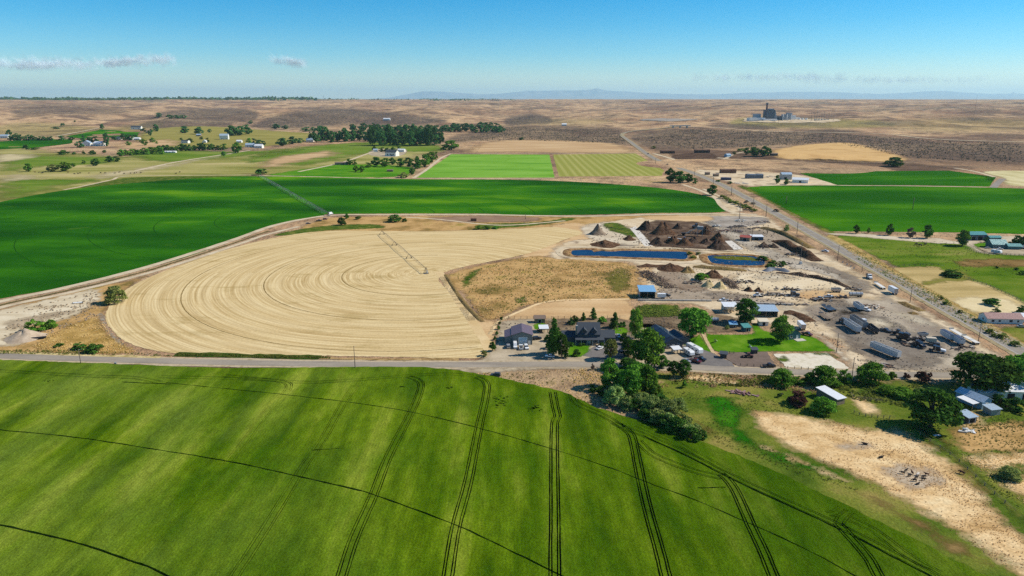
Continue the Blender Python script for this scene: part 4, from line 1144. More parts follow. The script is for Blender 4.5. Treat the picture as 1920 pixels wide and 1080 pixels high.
    vz = [H + 0.10 * (float(n_) - 0.5) for n_ in fbm(np.array([v.x for v in vo]) / 6, np.array([v.y for v in vo]) / 6, 2, 4)]
    vs = [(v.x, v.y, vz[i]) for i, v in enumerate(vo)]
    nb = len(vs)
    vs += [(v.x, v.y, 0.0) for v in vo]
    edges = {}
    for f in top:
        for a, b in zip(f, list(f[1:]) + [f[0]]):
            k = (min(a, b), max(a, b))
            edges[k] = None if k in edges else (a, b)
    fs = [tuple(f) for f in top]
    for k, e in edges.items():
        if e: fs.append((e[1], e[0], e[0] + nb, e[1] + nb))
    me = bpy.data.meshes.new('crop_field')
    me.from_pydata(vs, [], fs)
    bm = bmesh.new(); bm.from_mesh(me)
    bmesh.ops.delete(bm, geom=[v for v in bm.verts if not v.link_faces], context='VERTS')
    bm.to_mesh(me); bm.free()
    me.materials.append(crop_mat())
    tag(link(bpy.data.objects.new('barley_field', me)), 'green barley crop with paired wheel tracks filling the foreground', 'crop', kind='stuff')
    # the soil seen down in the tracks
    sheet('field_soil', out, gmat('track_soil', [(46, 50, 20), (66, 70, 30), (86, 80, 46)], 0.4, 5, fine=(1.2, 0.8, 1.15)), layer=1)
barley()

# --- ponds with their banks
def water_mat():
    T = NT('pond_water')
    v = T.pos()
    c = T.ramp(T.noise(v, 0.06, 4, 0.6), [(0.35, (0.004, 0.03, 0.085, 1)), (0.65, (0.008, 0.05, 0.12, 1))])
    d = T.n('ShaderNodeBsdfDiffuse'); T.l(c, d.inputs['Color'])
    g = T.n('ShaderNodeBsdfGlossy'); g.inputs['Roughness'].default_value = 0.12
    T.l(T.bump(T.noise(v, 1.2, 3, 0.6), 0.25, 0.08), g.inputs['Normal'])
    m = T.n('ShaderNodeMixShader'); m.inputs[0].default_value = 0.09
    T.l(d.outputs[0], m.inputs[1]); T.l(g.outputs[0], m.inputs[2])
    T.l(m.outputs[0], T.out.inputs['Surface'])
    return T.m
M_water = water_mat()
def ridge_line(name, pts, w, h, mat, label=None, cat=None, seed=0, closed=False, world_pts=False, kind=None, flat=0.2, group=None, smooth=5, rough=0.35, world=None):
    """long earth bank: rounded section, uneven crest"""
    P = world if world else [G(*p) for p in catmull(pts, smooth, closed)]
    n = len(P)
    prof = [(-0.5, 0), (-0.36, 0.42), (-flat / 2 - 0.05, 0.92), (0, 1.0), (flat / 2 + 0.05, 0.92), (0.36, 0.42), (0.5, 0)]
    base = ontop(P[n // 2]) - 0.05
    vs = []; fs = []
    m = len(prof)
    for i in range(n):
        a = P[(i - 1) % n] if closed else P[max(0, i - 1)]; b = P[(i + 1) % n] if closed else P[min(n - 1, i + 1)]
        d = Vector((b.x - a.x, b.y - a.y, 0)).normalized()
        e = 1.0 if closed else min(1.0, 0.15 + 2.2 * min(i, n - 1 - i) / (n - 1) * 2)
        for (o, q) in prof:
            x = P[i].x - d.y * o * w; y = P[i].y + d.x * o * w
            k = 1 + rough * (float(vnoise(x / (w * 0.45), y / (w * 0.45), seed)) - 0.5) * 2
            vs.append((x + rough * 0.3 * (random.random() - 0.5) * w * 0.3, y, base + q * h * k * e))
    rng = n if closed else n - 1
    for i in range(rng):
        for j in range(m - 1):
            a = i * m + j; b = ((i + 1) % n) * m + j
            fs.append((a, a + 1, b + 1, b))
    me = bpy.data.meshes.new(name)
    me.from_pydata(vs, [], fs)
    me.polygons.foreach_set('use_smooth', [True] * len(me.polygons))
    bm = bmesh.new(); bm.from_mesh(me); bmesh.ops.recalc_face_normals(bm, faces=bm.faces); bm.to_mesh(me); bm.free()
    me.materials.append(mat)
    return tag(link(bpy.data.objects.new(name, me)), label, cat, group, kind)

M_bank = gmat('bank_earth', [(92, 66, 44), (138, 104, 72), (176, 142, 100), (104, 92, 46)], 0.25, 8, fine=(1.2, 0.7, 1.2), bump=(0.8, 0.8, 0.6))
POND1 = [(1072, 471), (1082, 469.2), (1108, 469), (1130, 471), (1150, 472), (1170, 470.4), (1230, 471.4), (1281, 472.4), (1288, 476), (1285, 486), (1240, 484.6), (1170, 482), (1110, 480), (1076, 479)]
POND2 = [(1327, 482), (1331, 479.4), (1360, 479), (1400, 480), (1424, 484), (1434, 491), (1428, 497.5), (1385, 497.5), (1345, 495), (1333, 491)]
for nm, pond, cx in (('pond', POND1, 1180), ('pond', POND2, 1380)):
    sheet(nm, pond, M_water, smooth=3, layer=14)
    W = [p for p in wpoly(pond, 4)]
    c = sum((Vector((p.x, p.y, 0)) for p in W), Vector()) / len(W)
    ring = []
    for i, p in enumerate(W):
        a = W[i - 1]; b = W[(i + 1) % len(W)]
        d = Vector((b.x - a.x, b.y - a.y, 0)).normalized()
        nrm = Vector((d.y, -d.x, 0))
        if nrm.dot(Vector((p.x, p.y, 0)) - c) < 0: nrm = -nrm
        ring.append(Vector((p.x, p.y, 0)) + nrm * 3.6)
    ridge_line('pond_bank', None, 7.0, 0.75, M_bank, closed=True, world=ring, kind='structure', seed=3, rough=0.5)
soft_sheet('algae', [(1332, 481), (1360, 480), (1400, 481), (1424, 486), (1428, 490), (1390, 489), (1350, 487)], gmat('pond_algae', [(84, 92, 26), (104, 108, 36)], 0.3, 5, fine=(1.0, 0.85, 1.1), soft=(3, 0.2)), width=4, layer=15)
ribbon('dirt_track', [(1046, 474), (1050, 468), (1064, 464), (1150, 463), (1240, 464.5), (1310, 468), (1380, 471), (1440, 476)], 4, M_dirtroad, layer=16, jit=0.2)
ribbon('dirt_track', [(1046, 474), (1064, 482), (1150, 487), (1260, 492.5), (1330, 496), (1380, 505), (1440, 510), (1500, 514)], 4, M_dirtroad, layer=16, jit=0.2)

# ------------------------------------------------------------------ vegetation
def foliage(name, cols, k=1.0, trans=0.22):
    T = NT(name)
    v = T.pos(obj=True)
    f = T.noise(v, 3.5, 4, 0.6)
    n = len(cols)
    c = T.ramp(f, [(0.32 + 0.36 * i / max(1, n - 1), alb(cc, k)) for i, cc in enumerate(cols)])
    oi = T.n('ShaderNodeObjectInfo').outputs['Random']
    hsv = T.n('ShaderNodeHueSaturation')
    T.l(c, hsv.inputs['Color'])
    T.l(T.mrange(oi, 0, 1, 0.76, 1.42), hsv.inputs['Value'])
    T.l(T.mrange(oi, 0, 1, 0.485, 0.512), hsv.inputs['Hue'])
    d = T.n('ShaderNodeBsdfDiffuse'); t = T.n('ShaderNodeBsdfTranslucent'); m = T.n('ShaderNodeMixShader')
    T.l(hsv.outputs[0], d.inputs['Color']); T.l(hsv.outputs[0], t.inputs['Color'])
    m.inputs[0].default_value = trans
    T.l(d.outputs[0], m.inputs[1]); T.l(t.outputs[0], m.inputs[2])
    T.l(m.outputs[0], T.out.inputs['Surface'])
    return T.m

F = {
    'dark': foliage('leaves_dark', [(42, 70, 26), (66, 102, 38), (96, 130, 54)]),
    'mid': foliage('leaves_mid', [(58, 98, 28), (90, 132, 42), (124, 158, 62)]),
    'light': foliage('leaves_light', [(88, 128, 36), (122, 158, 54), (152, 182, 78)]),
    'olive': foliage('leaves_olive', [(92, 104, 50), (122, 132, 68), (146, 152, 90)]),
    'willow': foliage('leaves_willow', [(98, 122, 60), (130, 150, 80), (158, 172, 108)]),
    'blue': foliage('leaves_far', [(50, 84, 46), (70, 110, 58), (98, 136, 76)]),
    'plum': foliage('leaves_plum', [(66, 44, 42), (86, 60, 52), (104, 78, 60)]),
    'dead': foliage('twigs_grey', [(118, 104, 90), (142, 128, 112)]),
    'sage': foliage('sage_leaves', [(70, 64, 54), (94, 86, 70), (112, 102, 82)]),
    'dry': foliage('dry_stalks', [(186, 156, 100), (212, 182, 128), (230, 204, 156)], 1.0, 0.4),
    'weed': foliage('weed_leaves', [(80, 100, 38), (112, 126, 54), (148, 146, 82)], 1.0, 0.35),
}
M_bark = pmat('bark', (92, 78, 62), 0.9, 0, 1.0, 0.25, 4.0, 0.1)

def leaf_quads(C, D, size, rng):
    """numpy leaf quads at centres C facing roughly D"""
    n = len(C)
    N = D + rng.normal(0, 0.75, (n, 3)); N /= np.linalg.norm(N, axis=1, keepdims=True) + 1e-9
    A = np.cross(N, rng.normal(0, 1, (n, 3))); A /= np.linalg.norm(A, axis=1, keepdims=True) + 1e-9
    B = np.cross(N, A)
    s = size * rng.uniform(0.6, 1.35, (n, 1))
    q = np.stack([C - A * s - B * s * 0.2, C + B * s * 0.75, C + A * s + B * s * 0.1, C - B * s * 0.7], 1)
    return q.reshape(-1, 3)

def mesh_quads(name, V, mat=None):
    n = len(V) // 4
    me = bpy.data.meshes.new(name)
    me.vertices.add(len(V)); me.vertices.foreach_set('co', V.reshape(-1).astype(np.float32))
    me.loops.add(len(V)); me.polygons.add(n)
    me.loops.foreach_set('vertex_index', np.arange(len(V), dtype=np.int32))
    me.polygons.foreach_set('loop_start', np.arange(0, len(V), 4, dtype=np.int32))
    me.update()
    if mat: me.materials.append(mat)
    return me

def crown_points(kind, n, rng, blobs):
    """crown in a unit box: width 1, height 1, blobs spread through its volume"""
    Bc = []; Br = []
    if kind == 'conifer':
        for i in range(blobs):
            z = 0.08 + 0.88 * (i + rng.random()) / blobs
            r = 0.48 * (1 - z) ** 0.85
            a = rng.random() * 6.283
            Bc.append((math.cos(a) * r * 0.62, math.sin(a) * r * 0.62, z)); Br.append((0.12 + 0.26 * (1 - z), 0.075))
    else:
        z0, top, fat = {'round': (0.05, 0.97, 1.0), 'tall': (0.03, 0.98, 0.9), 'shrub': (0.06, 0.95, 1.0), 'willow': (0.08, 0.95, 1.0)}[kind]
        for i in range(blobs):
            while True:
                p = rng.uniform(-1, 1, 3)
                if np.linalg.norm(p) < 1: break
            d = p / (np.linalg.norm(p) + 1e-6) * (np.linalg.norm(p) ** 0.5)
            z = (d[2] * 0.5 + 0.5)
            if kind in ('shrub', 'willow'):
                z = abs(d[2]) * 0.85 + 0.05
            wid = 1.0
            if kind == 'round': wid = 0.72 + 0.28 * math.sin(math.pi * min(1, z * 1.15))
            br = rng.uniform(0.10, 0.19)
            zz = z0 + (top - z0 - 0.12) * z
            Bc.append((d[0] * (0.5 - br * 0.8) * wid, d[1] * (0.5 - br * 0.8) * wid, zz)); Br.append((br, br * rng.uniform(0.55, 0.8)))
    Bc = np.array(Bc); Br = np.array(Br)
    w = Br[:, 0] ** 2; w = w / w.sum()
    k = rng.choice(len(Bc), n, p=w)
    d = rng.normal(0, 1, (n, 3)); d /= np.linalg.norm(d, axis=1, keepdims=True)
    d[:, 2] = np.where(d[:, 2] < -0.35, -d[:, 2], d[:, 2])
    rad = rng.uniform(0.55, 1.05, (n, 1))
    P = Bc[k] + d * rad * np.stack([Br[k, 0], Br[k, 0], Br[k, 1]], 1)
    return P, d

def trunk_mesh(name, kind, rng, detail):
    mb = MB()
    sides = 7 if detail > 1 else 5
    if kind in ('shrub', 'willow'):
        for i in range(5 if detail > 1 else 3):
            a = rng.random() * 6.28
            mb.tube((0.03 * math.cos(a), 0.03 * math.sin(a), -0.02), (0.22 * math.cos(a), 0.22 * math.sin(a), 0.55), 0.022, 0.008, sides)
    else:
        lean = rng.uniform(-0.03, 0.03, 2)
        h1 = 0.34 if kind != 'conifer' else 0.9
        mb.tube((0, 0, -0.02), (lean[0], lean[1], h1), 0.052 if kind == 'round' else 0.045, 0.034 if kind != 'conifer' else 0.008, sides)
        if kind != 'conifer':
            for i in range(6 if detail > 1 else 3):
                a = i * 2.4 + rng.random()
                zz = h1 * rng.uniform(0.6, 1.0)
                r = rng.uniform(0.16, 0.3)
                mb.tube((lean[0] * zz / h1, lean[1] * zz / h1, zz), (r * math.cos(a), r * math.sin(a), zz + rng.uniform(0.2, 0.38)), 0.026, 0.008, sides)
            mb.tube((lean[0], lean[1], h1 * 0.98), (lean[0] * 2, lean[1] * 2, 0.78), 0.033, 0.008, sides)
    return mb.mesh(name, M_bark, True)

PROTO = {}
def proto(kind, lod, var):
    key = (kind, lod, var)
    if key not in PROTO:
        rng = np.random.default_rng(abs(hash((kind, lod))) % 10000 + var * 77 if False else {'round': 11, 'tall': 22, 'conifer': 33, 'shrub': 44, 'willow': 55}[kind] * 100 + lod * 10 + var)
        n, size, blobs = {3: (4200, 0.031, 52), 2: (1200, 0.055, 30), 1: (300, 0.10, 16)}[lod]
        P, d = crown_points(kind, n, rng, blobs)
        cm = mesh_quads('crown', leaf_quads(P, d, size, rng))
        cm.materials.append(F['mid'])
        PROTO[key] = (cm, trunk_mesh('trunk', kind, rng, lod))
    return PROTO[key]

TREES = [0]
def tree(px, py, h, w, kind='round', mat='mid', label=None, cat='tree', group=None, name=None, at=None):
    p = at or GZ(px, py)
    hm = h * vmpp(p); wm = w * mpp(p)
    lod = 3 if h > 30 or w > 42 else 2 if h > 14 else 1
    TREES[0] += 1
    cm, tm = proto(kind, lod, TREES[0] % 3)
    nm = name or ('shrub' if kind in ('shrub', 'willow') else 'conifer_tree' if kind == 'conifer' else 'tree')
    root = empty(nm, p, random.random() * 6.28, label, cat, group)
    c = bpy.data.objects.new('crown', cm); t = bpy.data.objects.new('trunk', tm)
    link(c, root); link(t, root)
    c.material_slots[0].link = 'OBJECT'; c.material_slots[0].material = F[mat]
    # the crown leans its width about: unit mesh is 1 wide and 1 tall
    c.scale = (wm * 1.04, wm * 1.04 * random.uniform(0.9, 1.1), hm)
    t.scale = (max(wm, hm * 0.35) * (0.8 if lod > 1 else 1.0),) * 2 + (hm,)
    return root

def trees(rows, desc, where, kind='round', mat='mid', cat='tree', group=None):
    """a run of trees told apart by their order from the left"""
    rows = sorted(rows, key=lambda r: r[0])
    for i, r in enumerate(rows):
        k = r[4] if len(r) > 4 else kind
        m = r[5] if len(r) > 5 else mat
        lab = f'{desc} {where}' if len(rows) == 1 else f'{desc} {where}, {ORD[i]} from the left' if len(rows) <= 20 else f'{desc} {where}'
        tree(r[0], r[1], r[2], r[3], k, m, lab, cat, group)

def row(a, b, n, h, w, jx=2.0, jy=0.6, jh=0.25):
    out = []
    for i in range(n):
        t = (i + 0.5) / n
        out.append((a[0] + (b[0] - a[0]) * t + random.uniform(-jx, jx), a[1] + (b[1] - a[1]) * t + random.uniform(-jy, jy),
                    h * random.uniform(1 - jh, 1 + jh), w * random.uniform(0.85, 1.25)))
    return out

def mass(rows, label, group, kind='round', mat='dark', cat='tree'):
    """trees of a dense grove that nothing tells apart"""
    for r in rows:
        tree(r[0], r[1], r[2], r[3], kind, mat, label, cat, group)

# the homesteads
tree(1038, 664, 66, 26, 'conifer', 'dark', 'tall dark conifer between the metal barn and the slate house')
tree(1054, 670, 47, 27, 'round', 'dark', 'dark leafy tree at the front lawn edge beside the tall conifer')
tree(1081, 668, 16, 16, 'shrub', 'dark', 'round clipped bush on the small front lawn', 'bush')
tree(1144, 674, 44, 30, 'round', 'olive', 'olive green tree at the right front corner of the slate house')
tree(1191, 634, 62, 26, 'tall', 'light', 'bright yellow green poplar between the two dark roofed houses')
tree(1214, 690, 78, 70, 'round', 'mid', 'large green tree in front of the solar dark roofed house')
tree(1298, 633, 64, 66, 'round', 'mid', 'big spreading green tree behind the dark roofed house')
tree(1397, 606, 50, 46, 'round', 'dark', 'dark open crowned tree beside the pale metal shed')
tree(1464, 641, 52, 50, 'round', 'mid', 'round green tree casting shade on the long lawn')
trees([(1070, 609, 13, 13, 'conifer', 'blue'), (1078, 606, 16, 16, 'round', 'dark'), (1094, 601, 15, 10, 'conifer', 'dark'), (1112, 598, 21, 13, 'conifer', 'dark'), (1130, 607, 15, 20, 'shrub', 'mid'),
       (1152, 615, 29, 20, 'conifer', 'dark'), (1167, 613, 13, 14, 'shrub', 'dark')], 'garden tree', 'behind the slate house', group='trees behind the slate house')
trees([(1012, 622, 8, 10), (1026, 640, 14, 14), (1030, 654, 18, 18), (1046, 640, 30, 20), (1063, 672, 12, 14), (1072, 648, 8, 16), (1090, 648, 7, 14), (1128, 650, 9, 14)], 'dark garden shrub', 'around the slate house front', 'shrub', 'dark', 'shrub', 'shrubs round the slate house')
trees([(1170, 646, 24, 22), (1178, 668, 34, 32), (1200, 652, 30, 30), (1240, 690, 26, 30)], 'leafy tree', 'between the two dark roofed houses', 'round', 'dark', 'tree', 'trees between the two houses')
trees([(1112, 735, 14, 20), (1130, 742, 20, 26), (1165, 730, 42, 38, 'round', 'mid'), (1196, 722, 46, 42, 'round', 'mid'), (1228, 752, 38, 40, 'willow', 'mid'), (1240, 765, 28, 36)], 'dark filler tree', 'inside the ditch thicket', 'round', 'dark', 'tree', 'trees inside the ditch thicket')
tree(923, 659, 21, 15, 'shrub', 'dark', 'dark green bush at the road end of the barn hedge', 'bush')
trees([(940, 600, 8, 7), (937, 609, 8, 7), (934, 618, 8, 8), (931, 628, 9, 8), (928, 638, 9, 9)], 'hedge shrub', 'along the barn yard fence', 'shrub', 'dark', 'shrub', 'hedge beside the barn yard')
tree(907, 668, 12, 14, 'shrub', 'olive', 'loose tumbleweed shrub where the field lane meets the road', 'shrub')
tree(1111, 694, 14, 9, 'shrub', 'dead', 'dead brown shrub at the roadside opposite the slate house', 'shrub')
tree(1363, 617, 9, 10, 'shrub', 'olive', 'small olive bush beside the blue roofed coop', 'bush')
tree(1232, 664, 30, 34, 'round', 'dark', 'dark tree crowding the front of the solar roofed house')
# trees and willows across the road, by the ditch
tree(1142, 727, 58, 46, 'round', 'mid', 'dark tree at the left end of the ditch thicket')
tree(1178, 708, 42, 42, 'round', 'dark', 'dark tree close against the road in the thicket')
tree(1181, 745, 66, 46, 'tall', 'mid', 'tall dark tree in the middle of the ditch thicket')
tree(1211, 741, 60, 46, 'round', 'mid', 'green tree on the right side of the ditch thicket')
tree(1262, 706, 34, 26, 'round', 'dark', 'small roadside tree left of its twin opposite the camper trailers')
tree(1281, 707, 35, 28, 'round', 'dark', 'small roadside tree right of its twin opposite the camper trailers')
tree(1153, 757, 40, 48, 'willow', 'willow', 'pale grey green willow at the foot of the thicket', 'shrub')
trees([(1222, 777, 42, 44), (1250, 784, 42, 46), (1270, 775, 34, 38)], 'pale green willow shrub', 'along the ditch', 'willow', 'willow', 'shrub', 'willows along the ditch')
trees([(1245, 800, 30, 36), (1268, 810, 36, 42), (1295, 826, 28, 40), (1314, 822, 20, 22)], 'dark ditch shrub', 'below the willows', 'shrub', 'dark', 'shrub', 'dark shrubs below the willows')
trees([(1190, 770, 26, 34), (1210, 784, 22, 30)], 'dark undergrowth shrub', 'under the thicket trees', 'shrub', 'dark', 'shrub')
trees([(1176, 766, 26, 36), (1202, 764, 34, 40), (1232, 792, 30, 40), (1255, 800, 30, 40), (1280, 800, 28, 38), (1288, 815, 26, 36), (1304, 812, 20, 26)], 'leafy willow bush', 'in the bank trailing down the ditch', 'willow', 'willow', 'shrub', 'leafy bank along the ditch')
tree(1284, 727, 16, 13, 'shrub', 'mid', 'lone upright shrub in the meadow right of the thicket', 'shrub')
# along the road in front of the truck lot
trees([(1465, 721, 34, 50), (1497, 721, 18, 28), (1520, 721, 26, 32), (1545, 722, 42, 58), (1584, 717, 30, 26), (1632, 717, 46, 58), (1673, 711, 17, 18)], 'green roadside shrub', 'below the truck lot', 'shrub', 'mid', 'shrub', 'shrubs along the road below the truck lot')
trees([(1699, 710, 13, 14), (1727, 717, 24, 30), (1743, 708, 11, 11)], 'plum coloured shrub', 'beside the lower road', 'shrub', 'plum', 'shrub', 'plum shrubs beside the road')
trees([(1662, 738, 18, 44, 'shrub', 'mid'), (1692, 744, 20, 48, 'shrub', 'mid'), (1724, 744, 19, 36, 'shrub', 'olive')], 'low green shrub', 'in front of the plum shrubs', 'shrub', 'mid', 'shrub')
tree(1838, 732, 78, 118, 'round', 'dark', 'huge dark tree beside the white roofed building')
tree(1905, 730, 70, 84, 'round', 'mid', 'big tree at the picture edge behind the white roof')
tree(1744, 801, 76, 104, 'round', 'dark', 'great dark tree standing over the small sheds')
tree(1496, 758, 29, 42, 'shrub', 'plum', 'purplish shrub left of the lone grey shed', 'shrub')
tree(1543, 773, 35, 50, 'shrub', 'mid', 'round green shrub against the lone grey shed', 'shrub')
trees([(1872, 757, 20, 32), (1889, 768, 16, 26), (1906, 764, 23, 36), (1912, 775, 13, 26)], 'dark bush', 'before the white roofed building', 'shrub', 'dark', 'bush', 'bushes before the white roofed building')
tree(1890, 896, 24, 44, 'shrub', 'olive', 'green bush among the straw at the right edge', 'bush')
tree(1462, 745, 9, 10, 'shrub', 'dark', 'small dark bush left of the purplish shrub', 'bush')
# east pasture
trees([(1605, 438, 18, 13, 'round', 'dark'), (1628, 437, 11, 8, 'round', 'mid'), (1668, 441, 25, 16, 'round', 'dark'), (1707, 446, 21, 17, 'round', 'dead'), (1738, 447, 29, 20, 'round', 'dark'), (1804, 461, 33, 28, 'round', 'mid')],
      'farm lane tree', 'above the green pasture', group='trees along the farm lane')
tree(1848, 454, 10, 10, 'round', 'dark', 'small tree against the teal roofed barn')
trees([(1898, 462, 16, 14), (1907, 463, 25, 22), (1920, 465, 27, 24)], 'dark tree', 'behind the teal roofed house', 'round', 'dark')
tree(1786, 518, 15, 42, 'shrub', 'dark', 'wide dome of dark shrub at the paddock corner', 'shrub')
tree(1863, 572, 14, 38, 'shrub', 'dark', 'wide low shrub in the pale paddock', 'shrub')
trees([(1764, 562, 9, 11), (1774, 571, 10, 16), (1800, 588, 8, 12)], 'weedy shrub', 'on the highway bank', 'shrub', 'weed', 'shrub')
trees([(1868, 503, 5, 9), (1906, 506, 6, 10), (1917, 515, 9, 15)], 'dark tussock bush', 'in the far right pasture', 'shrub', 'dark', 'bush')
trees([(1868, 586, 9, 17), (1915, 586, 17, 18)], 'garden shrub', 'behind the red roofed house', 'shrub', 'dark', 'shrub')
trees([(1856, 625, 10, 16), (1880, 634, 12, 20), (1904, 648, 10, 20), (1864, 632, 8, 14)], 'scrubby bush', 'between the red roofed house and highway', 'shrub', 'weed', 'bush')
# stockpile yard
tree(1316, 525, 15, 34, 'shrub', 'mid', 'green scrub growing on the stockpile behind the sand cones', 'shrub')
tree(1475, 433, 15, 12, 'shrub', 'willow', 'grey green shrub on the bank beside the highway', 'shrub')
trees([(1430, 488, 9, 22), (1450, 495, 9, 20), (1446, 501, 8, 22), (1466, 499, 11, 18)], 'dark shrub', 'on the far bank of the algae pond', 'shrub', 'dark', 'shrub')
trees([(1292, 478, 7, 14), (1300, 485, 8, 14), (1310, 478, 6, 12)], 'bank shrub', 'between the two ponds', 'shrub', 'weed', 'shrub')
# left side
tree(218, 568, 38, 44, 'shrub', 'olive', 'large olive shrub beside the stubble field edge', 'shrub')
trees([(68, 620, 26, 40), (94, 616, 20, 26)], 'green shrub', 'on the pale earth bank', 'shrub', 'mid', 'shrub')
trees([(110, 650, 7, 22), (150, 655, 15, 26), (178, 659, 18, 36)], 'dark roadside shrub', 'in the amber grass', 'shrub', 'dark', 'shrub')
trees([(640, 422, 17, 19), (650, 410, 13, 11), (673, 411, 7, 15), (740, 416, 17, 28), (758, 416, 9, 11)], 'shrub', 'between the two round fields', 'shrub', 'dark', 'shrub', 'shrubs between the round fields')
trees([(895, 430, 7, 16), (912, 430, 8, 20), (930, 429, 7, 16)], 'low green shrub', 'above the stubble field', 'shrub', 'mid', 'shrub')
tree(491, 328, 14, 24, 'shrub', 'dark', 'dark bush at the far end of the sprinkler line', 'bush')
# beside the highway
trees([(1257, 342, 29, 24), (1274, 343, 25, 26), (1290, 342, 19, 20), (1303, 345, 12, 12)], 'dark roadside tree', 'below the striped field', 'round', 'dark', 'tree', 'trees below the striped field')
tree(1335, 366, 22, 21, 'round', 'dark', 'lone dark tree at the corner of the green field')
trees(row((1350, 372), (1418, 398), 8, 8, 15, 2, 1.2), 'verge shrub', 'along the highway ditch', 'shrub', 'weed', 'shrub', 'shrubs along the highway ditch')
trees([(1400, 290, 15, 14), (1413, 293, 20, 20), (1432, 293, 21, 22), (1441, 292, 14, 14)], 'dark tree', 'beside the feed yard knoll', 'round', 'dark', 'tree', 'trees beside the feed yard')
trees([(1225, 279, 6, 11), (1376, 290, 7, 9), (1389, 284, 8, 18)], 'scrubby bush', 'near the feed yard', 'shrub', 'weed', 'bush')
tree(979, 263, 7, 12, 'shrub', 'dark', 'small lone bush on the bare flat beyond the fields', 'bush')
tree(1673, 312, 21, 40, 'shrub', 'dark', 'wide dark tree beyond the green field under the sage slope')
trees([(1457, 345, 19, 10), (1466, 335, 13, 11), (1474, 346, 11, 14)], 'small tree', 'beside the long white roof', 'round', 'dark')
trees([(1346, 341, 5, 8), (1368, 345, 6, 10)], 'small bush', 'by the white tanks of the feed yard', 'shrub', 'dark', 'bush')
trees([(1400, 380, 6, 10), (1412, 383, 5, 9), (1455, 397, 6, 12)], 'grey weed bush', 'on the far highway verge', 'shrub', 'dead', 'bush')

# central groves
trees(row((584, 266), (662, 266), 11, 25, 17, 3, 1.5), 'tall dark tree', 'in the left grove block', 'tall', 'blue', 'tree', 'left block of the big grove')
trees(row((660, 264), (698, 265), 4, 19, 15, 2, 1), 'lower dark tree', 'linking the two grove blocks', 'round', 'blue', 'tree', 'grove link')
trees(row((692, 272), (828, 273), 17, 31, 18, 4, 2.0, 0.35), 'tall dark tree', 'in the front row of the right grove block', 'tall', 'blue', 'tree', 'right block of the big grove')
trees(row((700, 262), (820, 262), 12, 26, 18, 4, 2), 'dark tree', 'in the back row of the right grove block', 'tall', 'blue', 'tree', 'right block of the big grove')
trees(row((656, 247), (755, 246), 12, 14, 13, 3, 0.8), 'far poplar', 'in the row above the grove', 'tall', 'blue', 'tree', 'far poplar row')
trees(row((758, 250), (798, 250), 5, 14, 13, 3, 0.8), 'far tree', 'between poplar row and far hedge', 'round', 'blue', 'tree', 'far gap trees')
trees(row((797, 247), (944, 248), 16, 13, 16, 4, 1), 'hedge tree', 'in the far hedge beside the sage flat', 'round', 'blue', 'tree', 'far hedge row')
trees(row((845, 240), (940, 243), 8, 12, 16, 4, 1), 'tree', 'rising behind the far hedge', 'round', 'blue', 'tree', 'far hedge row')
trees([(517, 242, 10, 17), (535, 242, 8, 15), (573, 247, 9, 22), (588, 247, 9, 14), (602, 249, 15, 30)], 'far dark tree', 'behind the left grove block', 'round', 'blue')
trees([(530, 274, 17, 23), (548, 270, 16, 21), (562, 268, 10, 17)], 'dark tree', 'left of the grove by the small house', 'round', 'blue')
trees([(478, 273, 14, 15), (489, 276, 14, 20)], 'dark tree', 'right of the village white houses', 'round', 'blue')
trees([(655, 309, 13, 13), (664, 309, 10, 13), (667, 322, 12, 13), (678, 323, 14, 13), (691, 314, 10, 15)], 'garden tree', 'beside the wood sheds of the farmhouse', 'round', 'mid')
trees([(705, 312, 20, 20, 'round', 'dark'), (722, 313, 19, 20, 'round', 'mid'), (736, 309, 15, 15, 'round', 'dark'), (751, 312, 17, 19, 'round', 'dark'), (767, 313, 20, 21, 'round', 'dark'), (783, 316, 23, 19, 'conifer', 'dark'),
       (797, 313, 27, 23, 'round', 'mid'), (808, 306, 24, 20, 'round', 'mid'), (817, 298, 14, 11, 'round', 'mid')], 'tree', 'in the belt below the farmhouse')
trees([(756, 333, 13, 24, 'shrub', 'olive'), (773, 328, 15, 13, 'round', 'dark')], 'tree', 'at the lawn corner by the pale lane', 'round', 'mid')
trees([(832, 281, 10, 15), (846, 281, 20, 29)], 'green tree', 'above the light green field corner', 'round', 'mid')
trees([(702, 283, 10, 11), (716, 285, 9, 14), (726, 285, 8, 14), (737, 284, 9, 15), (748, 283, 9, 11)], 'small dark tree', 'around the white walled farmhouse', 'round', 'dark')

# village on the left
tree(54, 322, 18, 17, 'round', 'mid', 'lone round tree at the left in the pasture')
trees([(100, 322, 16, 24, 'round', 'olive'), (121, 321, 19, 27, 'round', 'mid'), (138, 313, 8, 10, 'round', 'mid')], 'tree', 'in the clump beside the cattle')
tree(180, 311, 16, 18, 'round', 'dark', 'dark round tree alone right of the cattle clump')
trees([(157, 307, 7, 8), (205, 304, 12, 19), (219, 303, 11, 15)], 'pasture tree', 'at the start of the hedgerow', 'round', 'dark')
trees(row((224, 293), (306, 288), 10, 12, 15, 2, 1), 'hedgerow tree', 'in the lower village hedgerow', 'round', 'mid')
trees(row((294, 285), (412, 281), 14, 13, 14, 2, 1), 'hedgerow tree', 'in the upper village hedgerow', 'round', 'dark')
trees([(420, 281, 12, 17), (420, 293, 10, 11), (445, 287, 23, 21), (468, 272, 14, 15)], 'tree', 'at the right end of the village', 'round', 'mid')
trees([(435, 255, 22, 25), (450, 254, 20, 25), (465, 252, 15, 19), (462, 243, 10, 17), (470, 232, 7, 10)], 'dark tree', 'in the hillside clump above the village', 'round', 'blue')
trees([(346, 250, 14, 23), (374, 252, 14, 19), (393, 249, 8, 9)], 'dark tree', 'on the dry slope behind the village', 'round', 'blue')
